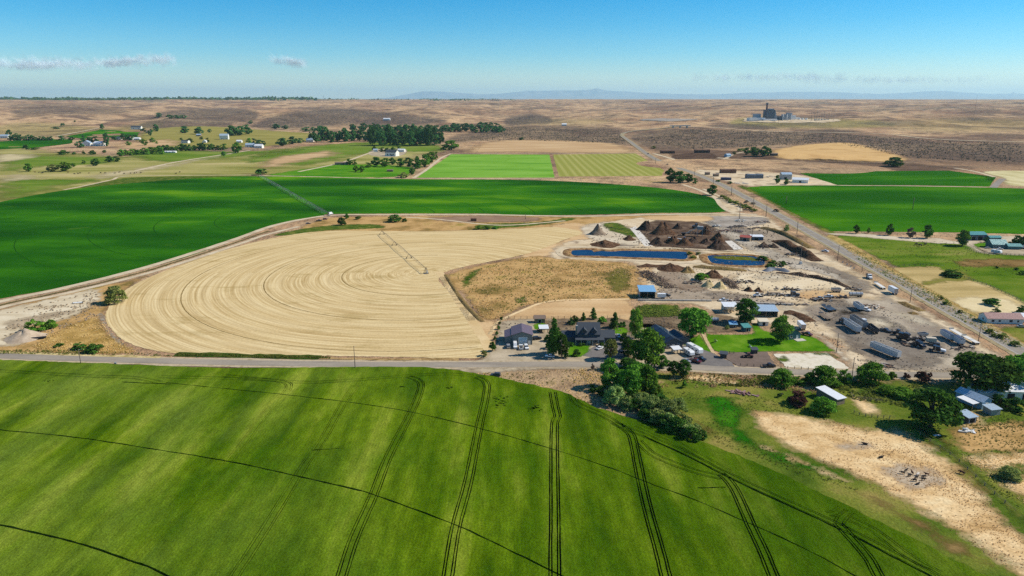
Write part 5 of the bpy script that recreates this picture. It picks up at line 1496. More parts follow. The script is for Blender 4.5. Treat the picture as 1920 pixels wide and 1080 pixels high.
trees([(271, 248, 9, 15), (283, 255, 14, 10), (293, 247, 15, 11)], 'slender tree', 'beside the hilltop house', 'tall', 'blue')
trees([(298, 220, 9, 17), (318, 222, 7, 15), (332, 222, 7, 17), (344, 222, 7, 13)], 'tree', 'in the row on the far hill', 'round', 'blue')
tree(192, 242, 10, 9, 'round', 'blue', 'single tree on the slope behind the small green field')
tree(201, 274, 27, 12, 'tall', 'blue', 'tallest slim tree in the middle of the village')
trees([(150, 277, 14, 19), (157, 268, 17, 9), (168, 268, 12, 15), (178, 268, 13, 17)], 'dark tree', 'round the white gabled house', 'round', 'blue')
trees([(215, 263, 9, 11), (232, 263, 14, 17), (244, 263, 12, 15), (253, 262, 10, 11)], 'dark tree', 'behind the row of white sheds', 'round', 'blue')
trees([(241, 273, 9, 12), (266, 268, 8, 10), (271, 273, 12, 13), (286, 267, 10, 13), (294, 270, 6, 6)], 'small tree', 'on the bare village bank', 'round', 'mid')
trees(row((15, 264), (102, 264), 12, 10, 11, 2, 0.6), 'dark tree', 'in the windbreak above the bright field', 'round', 'blue')
trees([(18, 257, 14, 12), (30, 257, 8, 11), (116, 263, 9, 17), (135, 263, 6, 13)], 'tree', 'beside the windbreak', 'round', 'blue')
trees([(49, 281, 12, 13), (66, 281, 6, 17), (120, 290, 12, 23), (140, 290, 6, 9), (157, 290, 9, 7), (173, 290, 11, 15), (197, 287, 7, 9)], 'bush', 'below the bright green village field', 'shrub', 'dark', 'bush')
trees([(104, 242, 5, 17), (118, 236, 7, 8), (141, 229, 4, 5)], 'far bush', 'on the pale slope above the windbreak', 'shrub', 'blue', 'bush')
trees([(340, 263, 5, 9), (357, 268, 9, 13), (378, 262, 7, 8), (389, 267, 9, 9)], 'small dark tree', 'among the outer village houses', 'round', 'dark')

# ---------- low scrub and tussocks that nobody could count
def scatter(name, pts, n, s0, s1, mat, seed, leaves=7, tall=0.7, label=None):
    rng = np.random.default_rng(seed)
    P = [(p.x, p.y) for p in wpoly(pts, 0)]
    xs = [p[0] for p in P]; ys = [p[1] for p in P]
    X = rng.uniform(min(xs), max(xs), n * 6); Y = rng.uniform(min(ys), max(ys), n * 6)
    D = poly_sd(X, Y, P)
    dens = fbm(X / 18, Y / 18, 3, seed)
    ok = np.where((D > 0) & (rng.random(len(X)) < np.clip((dens - 0.3) * 3.2, 0.05, 1)))[0][:n]
    X = X[ok]; Y = Y[ok]; m = len(X)
    S = rng.uniform(s0, s1, m)
    Z = terrain(X, Y) + 0.1
    C = np.repeat(np.stack([X, Y, Z], 1), leaves, 0); SS = np.repeat(S, leaves)[:, None]
    d = rng.normal(0, 1, (m * leaves, 3)); d[:, 2] = np.abs(d[:, 2]); d /= np.linalg.norm(d, axis=1, keepdims=True)
    C = C + d * SS * np.array([0.42, 0.42, tall]) * rng.uniform(0.5, 1, (m * leaves, 1))
    V = leaf_quads(C, d, 1.0, rng)
    # scale leaves to their clump
    Cq = np.repeat(C, 4, 0)
    V = Cq + (V - Cq) * np.repeat(SS, 4, 0) * 0.30
    me = mesh_quads(name, V, F[mat])
    return tag(link(bpy.data.objects.new(name, me)), kind='stuff')

scatter('tussock_grass', [(840, 516), (985, 482), (1190, 500), (1200, 556), (1000, 570), (930, 598), (905, 600)], 2600, 0.5, 1.3, 'dry', 1)
scatter('weeds', [(845, 518), (985, 482), (1190, 500), (1190, 556), (1000, 568), (930, 594)], 1200, 0.5, 1.2, 'weed', 2)
scatter('sagebrush', [(1190, 262), (1300, 242), (1560, 250), (1915, 270), (1918, 306), (1720, 298), (1560, 268), (1300, 280)], 5200, 2.0, 4.0, 'sage', 3, 5)
scatter('sagebrush', [(850, 264), (960, 238), (1160, 244), (1175, 270), (1000, 264)], 2600, 2.0, 4.0, 'sage', 4, 5)
scatter('weeds', [(1190, 575), (1270, 571), (1276, 594), (1200, 596)], 700, 0.6, 1.3, 'weed', 5)
scatter('weeds', [(1300, 700), (1450, 706), (1470, 714), (1400, 726), (1300, 720), (1240, 722)], 900, 0.5, 1.2, 'weed', 6)
scatter('dry_grass', [(1200, 706), (1300, 699), (1440, 708), (1560, 724), (1540, 740), (1400, 726), (1220, 730)], 900, 0.4, 1.0, 'dry', 7)
scatter('weeds', [(1240, 735), (1400, 735), (1560, 790), (1480, 775), (1390, 770), (1420, 830), (1560, 890), (1620, 925), (1500, 890), (1330, 825)], 1100, 0.25, 0.6, 'weed', 8)
scatter('dry_grass', [(1560, 446), (1600, 458), (1660, 494), (1760, 552), (1870, 614), (1930, 660), (1880, 642), (1700, 540), (1600, 480)], 1300, 0.4, 1.0, 'dry', 9)
scatter('weeds', [(1570, 452), (1660, 496), (1760, 554), (1870, 618), (1930, 664), (1880, 645), (1700, 543), (1600, 482)], 700, 0.5, 1.2, 'weed', 10)
scatter('dry_grass', [(60, 650), (120, 615), (190, 595), (205, 625), (260, 662), (100, 662)], 1000, 0.4, 0.9, 'dry', 11)
scatter('weeds', [(0, 658), (60, 656), (260, 662), (330, 668), (250, 668), (0, 664)], 500, 0.4, 0.9, 'weed', 12)
scatter('weeds', [(330, 663), (520, 667), (620, 670), (620, 673), (440, 671), (330, 667)], 1200, 0.4, 0.9, 'weed', 13)
scatter('weeds', [(860, 700), (1000, 698), (1130, 690), (1190, 760), (1100, 760), (960, 720)], 500, 0.3, 0.8, 'weed', 14)
scatter('dry_grass', [(880, 700), (1130, 690), (1200, 770), (1240, 792), (1120, 766), (960, 720)], 900, 0.3, 0.8, 'dry', 15)
scatter('dry_grass', [(1400, 770), (1480, 775), (1620, 800), (1700, 805), (1780, 860), (1850, 930), (1920, 1010), (1960, 1080), (1880, 1060), (1760, 980), (1640, 920), (1560, 880), (1480, 840)], 2600, 0.2, 0.45, 'dry', 16)
scatter('dry_grass', [(1790, 850), (1930, 850), (1930, 955), (1860, 900)], 700, 0.2, 0.5, 'dry', 17)
scatter('weeds', [(1760, 815), (1930, 795), (1930, 850), (1850, 850), (1920, 965), (1980, 1010), (1860, 915)], 450, 0.3, 0.7, 'weed', 18)
scatter('weeds', [(1580, 445), (1800, 455), (1910, 500), (1910, 530), (1790, 505), (1690, 500)], 900, 0.4, 0.9, 'weed', 19)
scatter('weeds', [(1560, 724), (1720, 722), (1760, 740), (1700, 765), (1600, 750)], 700, 0.5, 1.2, 'weed', 20)
scatter('weeds', [(1780, 760), (1920, 770), (1930, 800), (1800, 812)], 350, 0.3, 0.8, 'weed', 21)

# belt of woods round the far town, one blue line on the horizon
def far_woods():
    rng = np.random.default_rng(5)
    C = []; D = []; S = []
    for i in range(900):
        px = rng.uniform(-60, 620) if i % 8 else rng.uniform(620, 960)
        d = rng.uniform(9500, 16000)
        x = (px - 960) / FPX * d / CP
        z = th(x, d)
        s = rng.uniform(18, 40) * (0.5 if px > 620 else 1.0) * (1.0 if px > 60 else 0.5)
        n = 12
        w = rng.uniform(30, 120)
        dd = rng.normal(0, 1, (n, 3)); dd[:, 2] = np.abs(dd[:, 2])
        dd /= np.linalg.norm(dd, axis=1, keepdims=True)
        C.append(np.array([x, d, z]) + dd * np.array([w, 40, s])); D.append(dd); S += [s * 0.55] * n
    C = np.concatenate(C); D = np.concatenate(D); S = np.array(S)[:, None]
    V = leaf_quads(C, D, 1.0, rng); Cq = np.repeat(C, 4, 0)
    V = Cq + (V - Cq) * np.repeat(S, 4, 0)
    me = mesh_quads('distant_woods', V, F['blue'])
    tag(link(bpy.data.objects.new('distant_woods', me)), kind='stuff')
far_woods()

# ------------------------------------------------------------------ buildings
def mt(name, col, rough=0.6, metal=0.0, **kw):
    return pmat(name, col, rough, metal, **kw)

W_grey = mt('siding_grey', (112, 122, 122), 0.7, bands=('X', 2.0))
W_white = mt('siding_white', (226, 224, 216), 0.7)
W_slate = mt('siding_slate', (86, 92, 98), 0.7)
W_blue = mt('steel_blue', (126, 162, 190), 0.5, bands=('X', 2.0))
W_navy = mt('steel_navy', (44, 78, 104), 0.5, bands=('X', 2.0))
W_teal = mt('siding_teal', (66, 104, 108), 0.7)
W_wood = mt('weathered_boards', (130, 116, 98), 0.85, bands=('X', 2.2))
W_dark = mt('dark_boards', (84, 80, 76), 0.85)  # even dark board colour of the darkest sheds and huts
W_tin = mt('galvanised_wall', (150, 156, 160), 0.45, 0.3, bands=('X', 2.0))
R_plum = mt('roof_plum_metal', (104, 88, 98), 0.45, bands=('X', 1.6))
R_slate = mt('roof_slate_shingle', (66, 72, 80), 0.75, var=0.2, scale=6)
R_white = mt('roof_white_metal', (226, 228, 230), 0.4, bands=('X', 1.2), dirt=(206, 204, 198))
R_sky = mt('roof_pale_blue_metal', (126, 172, 208), 0.35, bands=('X', 1.2))
R_pale = mt('roof_galvanised', (186, 204, 218), 0.35, 0.3, bands=('X', 1.2), dirt=(150, 160, 164))
R_teal = mt('roof_teal_metal', (84, 146, 144), 0.4, bands=('X', 1.4))
R_red = mt('roof_faded_red', (156, 116, 108), 0.6, bands=('X', 1.4))
R_brown = mt('roof_brown', (122, 104, 90), 0.7)
R_solar = mt('roof_black_solar', (44, 52, 64), 0.35, var=0.15)
M_glass = mt('window_glass', (48, 60, 72), 0.12, spec=0.6)
M_trim = mt('trim_white', (228, 228, 224), 0.6)
M_door_blue = mt('roller_door_pale', (156, 186, 206), 0.5, bands=('Z', 3.0))
M_dark = mt('painted_dark_interior', (26, 26, 28), 0.8)  # shade inside open doorways, put into the colour of a flat panel
M_conc = mt('concrete', (196, 190, 180), 0.85, dirt=(150, 142, 130))
M_brick = mt('chimney_stone', (170, 166, 160), 0.8)

def ang2(pa, pb):
    a = G(*pa); b = G(*pb)
    return math.atan2(b.y - a.y, b.x - a.x)

def add_wall(mb, w, d, eave, ridge, axis, x0=0, y0=0):
    xl, xr = x0 - w / 2, x0 + w / 2
    if axis == 'x':         # ridge runs along x: gables at the two ends
        mb.prism([(y0, 0), (y0 + d, 0), (y0 + d, eave), (y0 + d / 2, ridge), (y0, eave)], 'x', xl, xr)
    elif axis == 'y':
        mb.prism([(xl, 0), (xr, 0), (xr, eave), (x0, ridge), (xl, eave)], 'y', y0, y0 + d)
    else:                   # mono pitch: eave at the front, ridge height at the back
        mb.prism([(y0, 0), (y0 + d, 0), (y0 + d, ridge), (y0, eave)], 'x', xl, xr)
    return mb

def add_roof(mb, w, d, eave, ridge, axis, over=0.45, th_=0.14, x0=0, y0=0, gap=0.03):
    xl, xr = x0 - w / 2 - over, x0 + w / 2 + over
    ya, yb = y0 - over, y0 + d + over
    if axis == 'x':
        s = (ridge - eave) / (d / 2)
        for (yy, e) in ((ya, 1), (yb, -1)):
            ze = eave - s * over + gap; zr = ridge + gap
            mb.prism([(yy, ze), (y0 + d / 2, zr), (y0 + d / 2, zr + th_), (yy, ze + th_)], 'x', xl, xr)
    elif axis == 'y':
        s = (ridge - eave) / (w / 2)
        for xx in (xl, xr):
            ze = eave - s * over + gap; zr = ridge + gap
            mb.prism([(xx, ze), (x0, zr), (x0, zr + th_), (xx, ze + th_)], 'y', ya, yb)
    else:
        s = (ridge - eave) / d
        mb.prism([(ya, eave - s * over + gap), (yb, ridge + s * over + gap), (yb, ridge + s * over + gap + th_), (ya, eave - s * over + gap + th_)], 'x', xl, xr)
    return mb

def opening(root, face, x, z, w, h, W, D, mat, name='window', frame=None, y0=0, x0=0):
    """a framed opening standing a little proud of a wall; its pane a sub-part"""
    mb = MB(); pn = MB()
    t = 0.05
    def bx(m, a0, a1, z0, z1, p0, p1):
        if face == 'f': m.box(a0, a1, y0 - p1, y0 - p0, z0, z1)
        elif face == 'b': m.box(a0, a1, y0 + D + p0, y0 + D + p1, z0, z1)
        elif face == 'r': m.box(x0 + W / 2 + p0, x0 + W / 2 + p1, a0, a1, z0, z1)
        else: m.box(x0 - W / 2 - p1, x0 - W / 2 - p0, a0, a1, z0, z1)
    f = 0.12
    for (a0, a1, z0, z1) in ((x - w / 2 - f, x - w / 2, z - f, z + h + f), (x + w / 2, x + w / 2 + f, z - f, z + h + f), (x - w / 2, x + w / 2, z + h, z + h + f), (x - w / 2, x + w / 2, max(0.02, z - f), max(0.03, z))):
        bx(mb, a0, a1, z0, z1, 0.002, 0.07)
    bx(pn, x - w / 2, x + w / 2, max(z, 0.03), z + h, 0.004, 0.03)
    o = mb.build(name, frame or M_trim, root)
    pn.build('pane' if name == 'window' else 'leaf', mat, o)
    return o

def house(name, label, cat, px, py, w, d, eave, ridge, rz=0.0, axis='x', wall=None, roof=None, win=(), doors=(), over=0.45, group=None, extra=None):
    p = GZ(px, py)
    root = empty(name, p, rz, label, cat, group)
    add_wall(MB(), w, d, eave, ridge, axis).build('wall', wall or W_white, root)
    add_roof(MB(), w, d, eave, ridge, axis, over).build('roof', roof or R_slate, root)
    for (f, x, z, ww, hh) in win:
        opening(root, f, x, z, ww, hh, w, d, M_glass)
    for dd in doors:
        f, x, ww, hh = dd[:4]
        opening(root, f, x, 0.05, ww, hh, w, d, dd[4] if len(dd) > 4 else M_dark, 'door')  # with no leaf material given, a flat panel painted as dark interior
    if extra: extra(root)
    return root

def open_shed(name, label, px, py, w, d, front, back, rz, roof, wall=None, cat='shed', sides=True):
    """pole shed open at the front: posts, back and side walls, mono-pitch roof"""
    p = GZ(px, py)
    root = empty(name, p, rz, label, cat)
    n = max(2, int(w / 5))
    for i in range(n + 1):
        x = -w / 2 + 0.15 + (w - 0.3) * i / n
        MB().box(x - 0.12, x + 0.12, 0.02, 0.26, 0, front - 0.02).build('post', W_wood, root)
    MB().box(-w / 2, w / 2, d - 0.12, d, 0, back - 0.02).build('back_wall', wall or W_tin, root)
    if sides:
        for s in (-1, 1):
            x0 = s * (w / 2 - 0.06)
            MB().prism([(0.3, 0), (d - 0.13, 0), (d - 0.13, back - 0.03), (0.3, front - 0.03)], 'x', x0 - 0.05, x0 + 0.05).build('side_wall', wall or W_tin, root)
    add_roof(MB(), w, d, front, back, 'm', 0.5).build('roof', roof, root)
    return root

# metal barn with its lean-to
def barn_extra(root):
    add_wall(MB(), 3.8, 11.0, 3.6, 4.2, 'x', -7.0, 0.8)
    MB().prism([(-8.6, 0), (-5.12, 0), (-5.12, 4.9), (-8.6, 3.7)], 'y', 0.8, 11.5).build('lean_to_wall', W_grey, root)
    MB().prism([(-9.0, 3.62), (-5.14, 4.95), (-5.14, 5.09), (-9.0, 3.76)], 'y', 0.5, 11.8).build('lean_to_roof', R_plum, root)
house('barn', 'grey metal barn with plum roof and pale roller door by the road', 'barn', 979, 647, 10.2, 13.0, 5.2, 6.9, R(1), 'y', W_grey, R_plum,
      win=[('f', -4.0, 1.2, 0.9, 1.0)], doors=[('f', 0.4, 4.2, 3.9, M_door_blue), ('f', 3.6, 1.0, 2.1, W_white)], extra=barn_extra)

# slate house with dormers
def slate_extra(root):
    # right wing, left garage, porch, dormers, chimney
    w = MB(); add_wall(w, 7.5, 9.0, 3.0, 5.4, 'x', 9.2, 1.5); w.build('wing_wall', W_slate, root)
    r = MB(); add_roof(r, 7.3, 9.0, 3.0, 5.4, 'x', 0.5, 0.14, 9.4, 1.5); r.build('wing_roof', R_slate, root)
    w = MB(); add_wall(w, 7.6, 8.0, 2.9, 4.9, 'x', -9.3, 2.0); w.build('garage_wall', W_slate, root)
    r = MB(); add_roof(r, 7.4, 8.0, 2.9, 4.9, 'x', 0.5, 0.14, -9.5, 2.0); r.build('garage_roof', R_slate, root)
    MB().box(-6.6, -5.52, 3.0, 4.2, 0, 8.6).build('chimney', M_brick, root)
    pr = MB().prism([(-2.6, 2.75), (-0.06, 3.5), (-0.06, 3.64), (-2.6, 2.89)], 'x', -7.0, 7.6).build('porch_roof', R_slate, root)
    for i in range(6):
        x = -6.8 + 14.2 * i / 5
        MB().box(x - 0.1, x + 0.1, -2.5, -2.3, 0, 2.74).build('porch_post', M_trim, root)
    for x in (-2.5, 2.5):
        dm = MB(); dm.prism([(x - 1.3, 5.2), (x + 1.3, 5.2), (x + 1.3, 6.7), (x, 7.9), (x - 1.3, 6.7)], 'y', 0.15, 4.6)
        o = dm.build('dormer', W_slate, root)
        rr = MB()
        for s in (-1, 1):
            rr.prism([(x + s * 1.7, 6.4), (x, 7.95), (x, 8.1), (x + s * 1.7, 6.55)], 'y', -0.25, 4.9)
        rr.build('dormer_roof', R_slate, o)
        MB().box(x - 0.55, x + 0.55, 0.08, 0.14, 5.6, 6.8).build('dormer_window', M_glass, o)
house('farmhouse', 'dark slate two storey house with twin dormers and long porch', 'house', 1104, 645, 11.0, 11.0, 5.2, 9.6, R(-1), 'x', W_slate, R_slate,
      win=[('f', -3.5, 0.9, 1.4, 1.4), ('f', 3.5, 0.9, 1.4, 1.4), ('r', 4, 3.4, 1.2, 1.3)], doors=[('f', 0.3, 1.1, 2.1, W_white)], extra=slate_extra)

# dark solar-roofed house, ridge away from the road
def solar_extra(root):
    w = MB(); add_wall(w, 6.0, 12.0, 2.8, 4.2, 'y', 7.4, 4.0); w.build('wing_wall', W_slate, root)
    r = MB(); add_roof(r, 6.0, 12.0, 2.8, 4.2, 'y', 0.4, 0.14, 7.6, 4.0); r.build('wing_roof', R_solar, root)
    s = (5.4 - 3.0) / 5.0
    for j in range(4):
        for i in range(2):
            y0 = 3.0 + j * 4.2; x0 = -0.35 - i * 2.2
            MB().add([(x0, y0, 5.4 + s * x0 + 0.26), (x0 - 2.0, y0, 5.4 + s * (x0 - 2.0) + 0.26), (x0 - 2.0, y0 + 3.9, 5.4 + s * (x0 - 2.0) + 0.26), (x0, y0 + 3.9, 5.4 + s * x0 + 0.26),
                      (x0, y0, 5.4 + s * x0 + 0.32), (x0 - 2.0, y0, 5.4 + s * (x0 - 2.0) + 0.32), (x0 - 2.0, y0 + 3.9, 5.4 + s * (x0 - 2.0) + 0.32), (x0, y0 + 3.9, 5.4 + s * x0 + 0.32)],
                     [(3, 2, 1, 0), (4, 5, 6, 7), (0, 1, 5, 4), (1, 2, 6, 5), (2, 3, 7, 6), (3, 0, 4, 7)]).build('solar_panel', M_glass, root)
    MB().tube((1.5, 10, 4.6), (1.5, 10, 6.0), 0.2).build('vent_pipe', M_trim, root)
house('ranch_house', 'low black roofed house with solar panels beside the camper trailers', 'house', 1262, 654, 10.0, 22.0, 3.0, 5.4, R(12), 'y', W_slate, R_solar,
      win=[('f', -2.8, 1.0, 1.3, 1.2), ('f', 2.6, 1.0, 1.3, 1.2)], doors=[('f', 0, 1.1, 2.1, W_white)], extra=solar_extra)

house('shed', 'small brown roofed shed behind the metal barn', 'shed', 1012, 606, 5.8, 3.6, 2.4, 3.1, 0, 'm', W_wood, R_brown, doors=[('f', 0, 1.6, 1.9)])
open_shed('carport', 'white topped carport between barn and slate house', 1020, 625, 4.2, 5.0, 2.4, 2.7, R(3), R_white, W_white, 'carport', False)
open_shed('pole_shed', 'blue roofed pole shed at the edge of the stockpile yard', 1214, 560, 9.5, 10.0, 4.4, 5.6, R(-2), R_sky, W_tin)
open_shed('machine_shed', 'long pale metal roofed machine shed right of the dark tree', 1436, 595, 13.0, 8.0, 3.6, 4.8, R(-3), R_pale, W_tin)
open_shed('carport', 'white roofed open frame shelter left of the dark tree', 1370, 588, 7.5, 8.0, 4.0, 4.4, R(-4), R_white, W_white, 'shelter', False)
house('coop', 'small blue roofed coop in the back garden', 'coop', 1375, 615, 3.6, 3.0, 1.9, 2.6, R(-3), 'm', W_wood, R_sky, doors=[('f', 0.6, 0.8, 1.5)])
house('garden_shed', 'green garden shed at the corner of the long lawn', 'shed', 1401, 622, 3.8, 3.4, 2.4, 3.3, R(10), 'm', W_teal, R_teal, doors=[('f', 0, 1.2, 1.9)])
house('shed', 'flat topped cream shed behind the round lawn tree', 'shed', 1432, 611, 4.8, 4.5, 2.3, 2.7, R(-4), 'm', W_white, mt('roof_cream', (214, 202, 180), 0.7), doors=[('f', 0, 1.4, 1.9)])
house('cottage', 'teal walled cottage beside the round lawn tree', 'house', 1489, 637, 7.0, 10.0, 3.2, 5.4, R(14), 'y', W_teal, mt('roof_grey_green', (74, 96, 96), 0.6),
      win=[('f', -1.8, 1.0, 1.2, 1.2), ('r', 4, 1.0, 1.2, 1.2), ('r', 7.5, 1.0, 1.2, 1.2)], doors=[('f', 1.6, 1.0, 2.1, W_white)], extra=lambda r: MB().box(-0.5, 4.8, -3.4, -0.02, 0.0, 0.22).build('porch_slab', M_conc, r))
# east farm
house('barn', 'navy walled barn with teal roof above the pasture', 'barn', 1834, 451, 14.5, 12.0, 5.0, 6.8, 0, 'x', W_navy, R_teal, doors=[('f', 1.5, 4.5, 3.9), ('f', -4.2, 3.6, 3.6)])
house('shed', 'low teal roofed shed right of the navy barn', 'shed', 1866, 452, 10.0, 6.0, 3.0, 4.2, 0, 'x', W_teal, R_teal, doors=[('f', 0, 2.2, 2.2)])
def teal_extra(root):
    w = MB(); add_wall(w, 10.5, 6.5, 2.7, 4.3, 'x', 9.8, -3.0); w.build('wing_wall', W_teal, root)
    r = MB(); add_roof(r, 10.3, 6.5, 2.7, 4.3, 'x', 0.6, 0.14, 10.2, -3.0); r.build('wing_roof', R_teal, root)
house('farmhouse', 'teal roofed farmhouse with a lower wing at the pasture end', 'house', 1874, 466, 12.0, 10.0, 3.4, 6.6, R(-6), 'x', W_teal, R_teal, win=[('f', -4, 1.0, 1.3, 1.3), ('f', 0, 1.0, 1.3, 1.3), ('f', 3.4, 1.0, 1.3, 1.3)], doors=[('f', -2, 1.0, 2.1)], extra=teal_extra)
house('bungalow', 'white bungalow with faded red roof beside the highway', 'house', 1884, 607, 19.0, 8.5, 2.9, 5.0, R(-4), 'x', W_white, R_red,
      win=[('f', -6.5, 0.9, 1.6, 1.3), ('f', -3.0, 0.9, 1.2, 1.2), ('f', 3.0, 0.9, 1.8, 1.3), ('f', 6.8, 0.9, 1.2, 1.2), ('l', 4.0, 1.0, 1.2, 1.2)], doors=[('f', 0.2, 1.1, 2.1, W_white)])
house('shed', 'white roofed lean shed at the right end of the red roof', 'shed', 1923, 604, 4.5, 6.0, 2.6, 3.2, R(-4), 'm', W_white, R_white)
# lower right yard
def white_extra(root):
    MB().prism([(0, 0), (8.0, 0), (8.0, 3.2), (4.0, 4.6), (0, 3.0)], 'x', -18.0, -9.52).build('annex_wall', W_white, root)
    r = MB(); add_roof(r, 9.2, 8.0, 3.0, 4.7, 'x', 0.5, 0.14, -14.2, 0); r.build('annex_roof', R_white, root)
house('long_barn', 'long white roofed building at the right picture edge', 'barn', 1918, 750, 19.0, 12.0, 3.6, 5.6, R(-4), 'x', W_white, R_white, doors=[('f', -5, 3, 2.6), ('f', 1, 3, 2.6)], extra=white_extra)
def blue_extra(root):
    add = MB().prism([(0.5, 3.0), (7.5, 3.3), (7.5, 3.42), (0.5, 3.12)], 'x', -7.4, -2.85).build('carport_roof', R_white, root)
    for x in (-7.2, -5.0):
        for y in (0.7, 7.2):
            MB().box(x, x + 0.15, y, y + 0.15, 0, 3.0 if y < 2 else 3.26).build('carport_post', W_wood, root)
house('workshop', 'pale blue steel workshop with white carport beside the small sheds', 'workshop', 1848, 767, 5.4, 11.0, 3.6, 5.0, R(22), 'y', W_blue, R_pale, doors=[('f', 0.5, 2.4, 2.6, W_white)], extra=blue_extra)
house('shed', 'dark open fronted shed with pale roof nearest the straw field', 'shed', 1822, 794, 4.2, 4.8, 2.5, 3.0, R(16), 'm', W_dark, R_pale, doors=[('f', 0, 2.8, 2.0)])
house('shed', 'small grey shed with white roof right of the dark one', 'shed', 1866, 779, 4.4, 3.8, 2.5, 2.8, R(12), 'm', W_tin, R_pale)
house('animal_shed', 'lone grey animal shed with slanting pale roof behind the shrubs', 'shed', 1576, 759, 4.4, 10.5, 2.7, 3.6, R(24), 'm', W_wood, R_white, doors=[('r', 3, 3.2, 2.0)])

# farmhouse among the central trees
house('farmhouse', 'white walled dark roofed farmhouse below the big grove', 'house', 732, 293, 26.0, 16.0, 8.0, 13.0, R(-20), 'x', W_white, R_slate, win=[('f', -7, 2, 3, 3), ('f', 0, 2, 3, 3), ('f', 7, 2, 3, 3)], doors=[('f', 3.5, 2.2, 4)])
house('shed', 'pale shed right of the white walled farmhouse', 'shed', 752, 285, 16.0, 9.0, 5, 7, R(-10), 'x', W_white, R_white)
house('shed', 'grey shed left of the white walled farmhouse', 'shed', 704, 285, 10.0, 9.0, 5, 7, R(10), 'x', W_white, R_pale)
house('wood_shed', 'low dark wood shed at the end of the farm lane', 'shed', 640, 309, 24.0, 9.0, 3.4, 5.0, R(6), 'x', W_wood, R_brown, doors=[('f', -6, 3, 2.6), ('f', 4, 3, 2.6)])
house('animal_shelter', 'small dark shelter on the bright lawn', 'shelter', 731, 322, 10.0, 5.0, 2.4, 3.2, 0, 'm', W_dark, R_brown)
# village
VIL = [
    (162, 274, 20, 14, 8, 14, 10, 'y', W_white, R_pale, 'white gabled house under the dark village trees'),
    (182, 274, 26, 18, 7, 12, -15, 'x', W_white, R_white, 'white roofed barn left of the tallest slim tree'),
    (221, 262, 14, 12, 6, 9, 0, 'x', W_white, R_slate, 'grey house right of the tallest slim tree'),
    (244, 263, 16, 10, 5, 8, 5, 'x', W_white, R_white, 'first white shed in the village row'),
    (256, 263, 18, 10, 5, 8, 0, 'x', W_white, R_white, 'second white shed in the village row'),
    (255, 243, 34, 14, 8, 13, 4, 'x', W_white, R_slate, 'hilltop house with dark roof above the green field'),
    (278, 250, 16, 12, 5, 9, 0, 'x', W_wood, R_brown, 'brown roofed house beside the slender trees'),
    (7, 259, 24, 14, 6, 10, 0, 'x', W_white, R_pale, 'pale roofed house at the left picture edge'),
    (346, 269, 20, 12, 6, 9, -8, 'x', W_white, R_slate, 'grey roofed house between village hedgerow and slope'),
    (383, 268, 10, 8, 5, 8, 0, 'y', W_white, R_white, 'little white cabin near the village hedgerow'),
    (420, 262, 24, 14, 12, 17, 8, 'x', W_white, R_pale, 'tall white house below the hillside clump'),
    (372, 256, 14, 10, 5, 8, 0, 'x', W_wood, R_pale, 'low grey shed on the dry slope'),
    (448, 268, 14, 10, 5, 8, 0, 'x', W_white, R_white, 'small white shed right of the tall white house'),
    (469, 276, 24, 12, 6, 10, 5, 'x', W_white, R_pale, 'left one of two white houses at the village end'),
    (484, 278, 20, 12, 6, 10, -5, 'x', W_white, R_white, 'right one of two white houses at the village end'),
    (318, 287, 26, 10, 3, 4.5, 8, 'x', W_white, R_white, 'long low white shelter in front of the hedgerow'),
    (581, 266, 22, 12, 6, 10, -8, 'x', W_white, R_pale, 'small house at the left foot of the grove'),
    (688, 262, 24, 12, 6, 9, 0, 'x', W_white, R_white, 'white roofed house hidden between the grove blocks'),
    (785, 257, 18, 10, 6, 9, 0, 'x', W_white, R_pale, 'pale roofed house inside the right grove block'),
    (725, 226, 34, 14, 8, 12, 0, 'x', W_white, R_white, 'lone white building on the dark sage hill'),
    (1058, 236, 20, 12, 6, 10, 0, 'x', W_white, R_white, 'white cabin on the far track across the sage flat'),
]
for (px, py, w, d, e, r, a, ax, wm_, rm_, lab) in VIL:
    house('village_house' if 'shed' not in lab and 'barn' not in lab and 'shelter' not in lab else 'village_shed', lab, 'shed' if 'shed' in lab or 'shelter' in lab else 'barn' if 'barn' in lab else 'house', px, py, w, d, e, r, R(a), ax, wm_, rm_,
          win=[('f', -w * 0.25, 1.5, w * 0.12, 2.2), ('f', w * 0.28, 1.5, w * 0.12, 2.2)], doors=[('f', 0, 1.6, 2.8)])
# feed yard buildings
house('feed_shed', 'grey metal shed at the left end of the long white roof', 'shed', 1475, 337, 15.0, 12.0, 8, 10.5, R(-3), 'x', W_tin, R_pale, doors=[('f', -2, 4, 4)])
house('poultry_house', 'long bright white roof beside the green field', 'barn', 1500, 343, 22.0, 15.0, 4.5, 7.0, R(-24), 'x', W_white, R_white, doors=[('f', 0, 3, 3)])
house('feed_shed', 'small brown shed by the highway fence', 'shed', 1327, 328, 7.0, 6.0, 3.4, 4.4, 0, 'x', W_wood, R_brown)
house('feed_shed', 'second small brown shed right of the first', 'shed', 1343, 331, 8.0, 6.0, 3.4, 4.4, 0, 'x', W_wood, R_brown)
house('feed_shed', 'blue grey shed behind the corrals', 'shed', 1367, 294, 12.0, 8.0, 4.0, 6.0, R(30), 'x', W_blue, R_pale)
house('farm_shed', 'dark low shed among the feed yard trees', 'shed', 1452, 292, 14.0, 8.0, 4.0, 5.5, 0, 'x', W_dark, R_brown)
house('shed', 'red roofed shed among scrap in the stockpile yard', 'shed', 1396, 452, 8.5, 7.0, 3.2, 4.4, R(-32), 'x', W_wood, mt('roof_brick_red', (176, 92, 78), 0.6), doors=[('f', 0, 3, 2.4)])
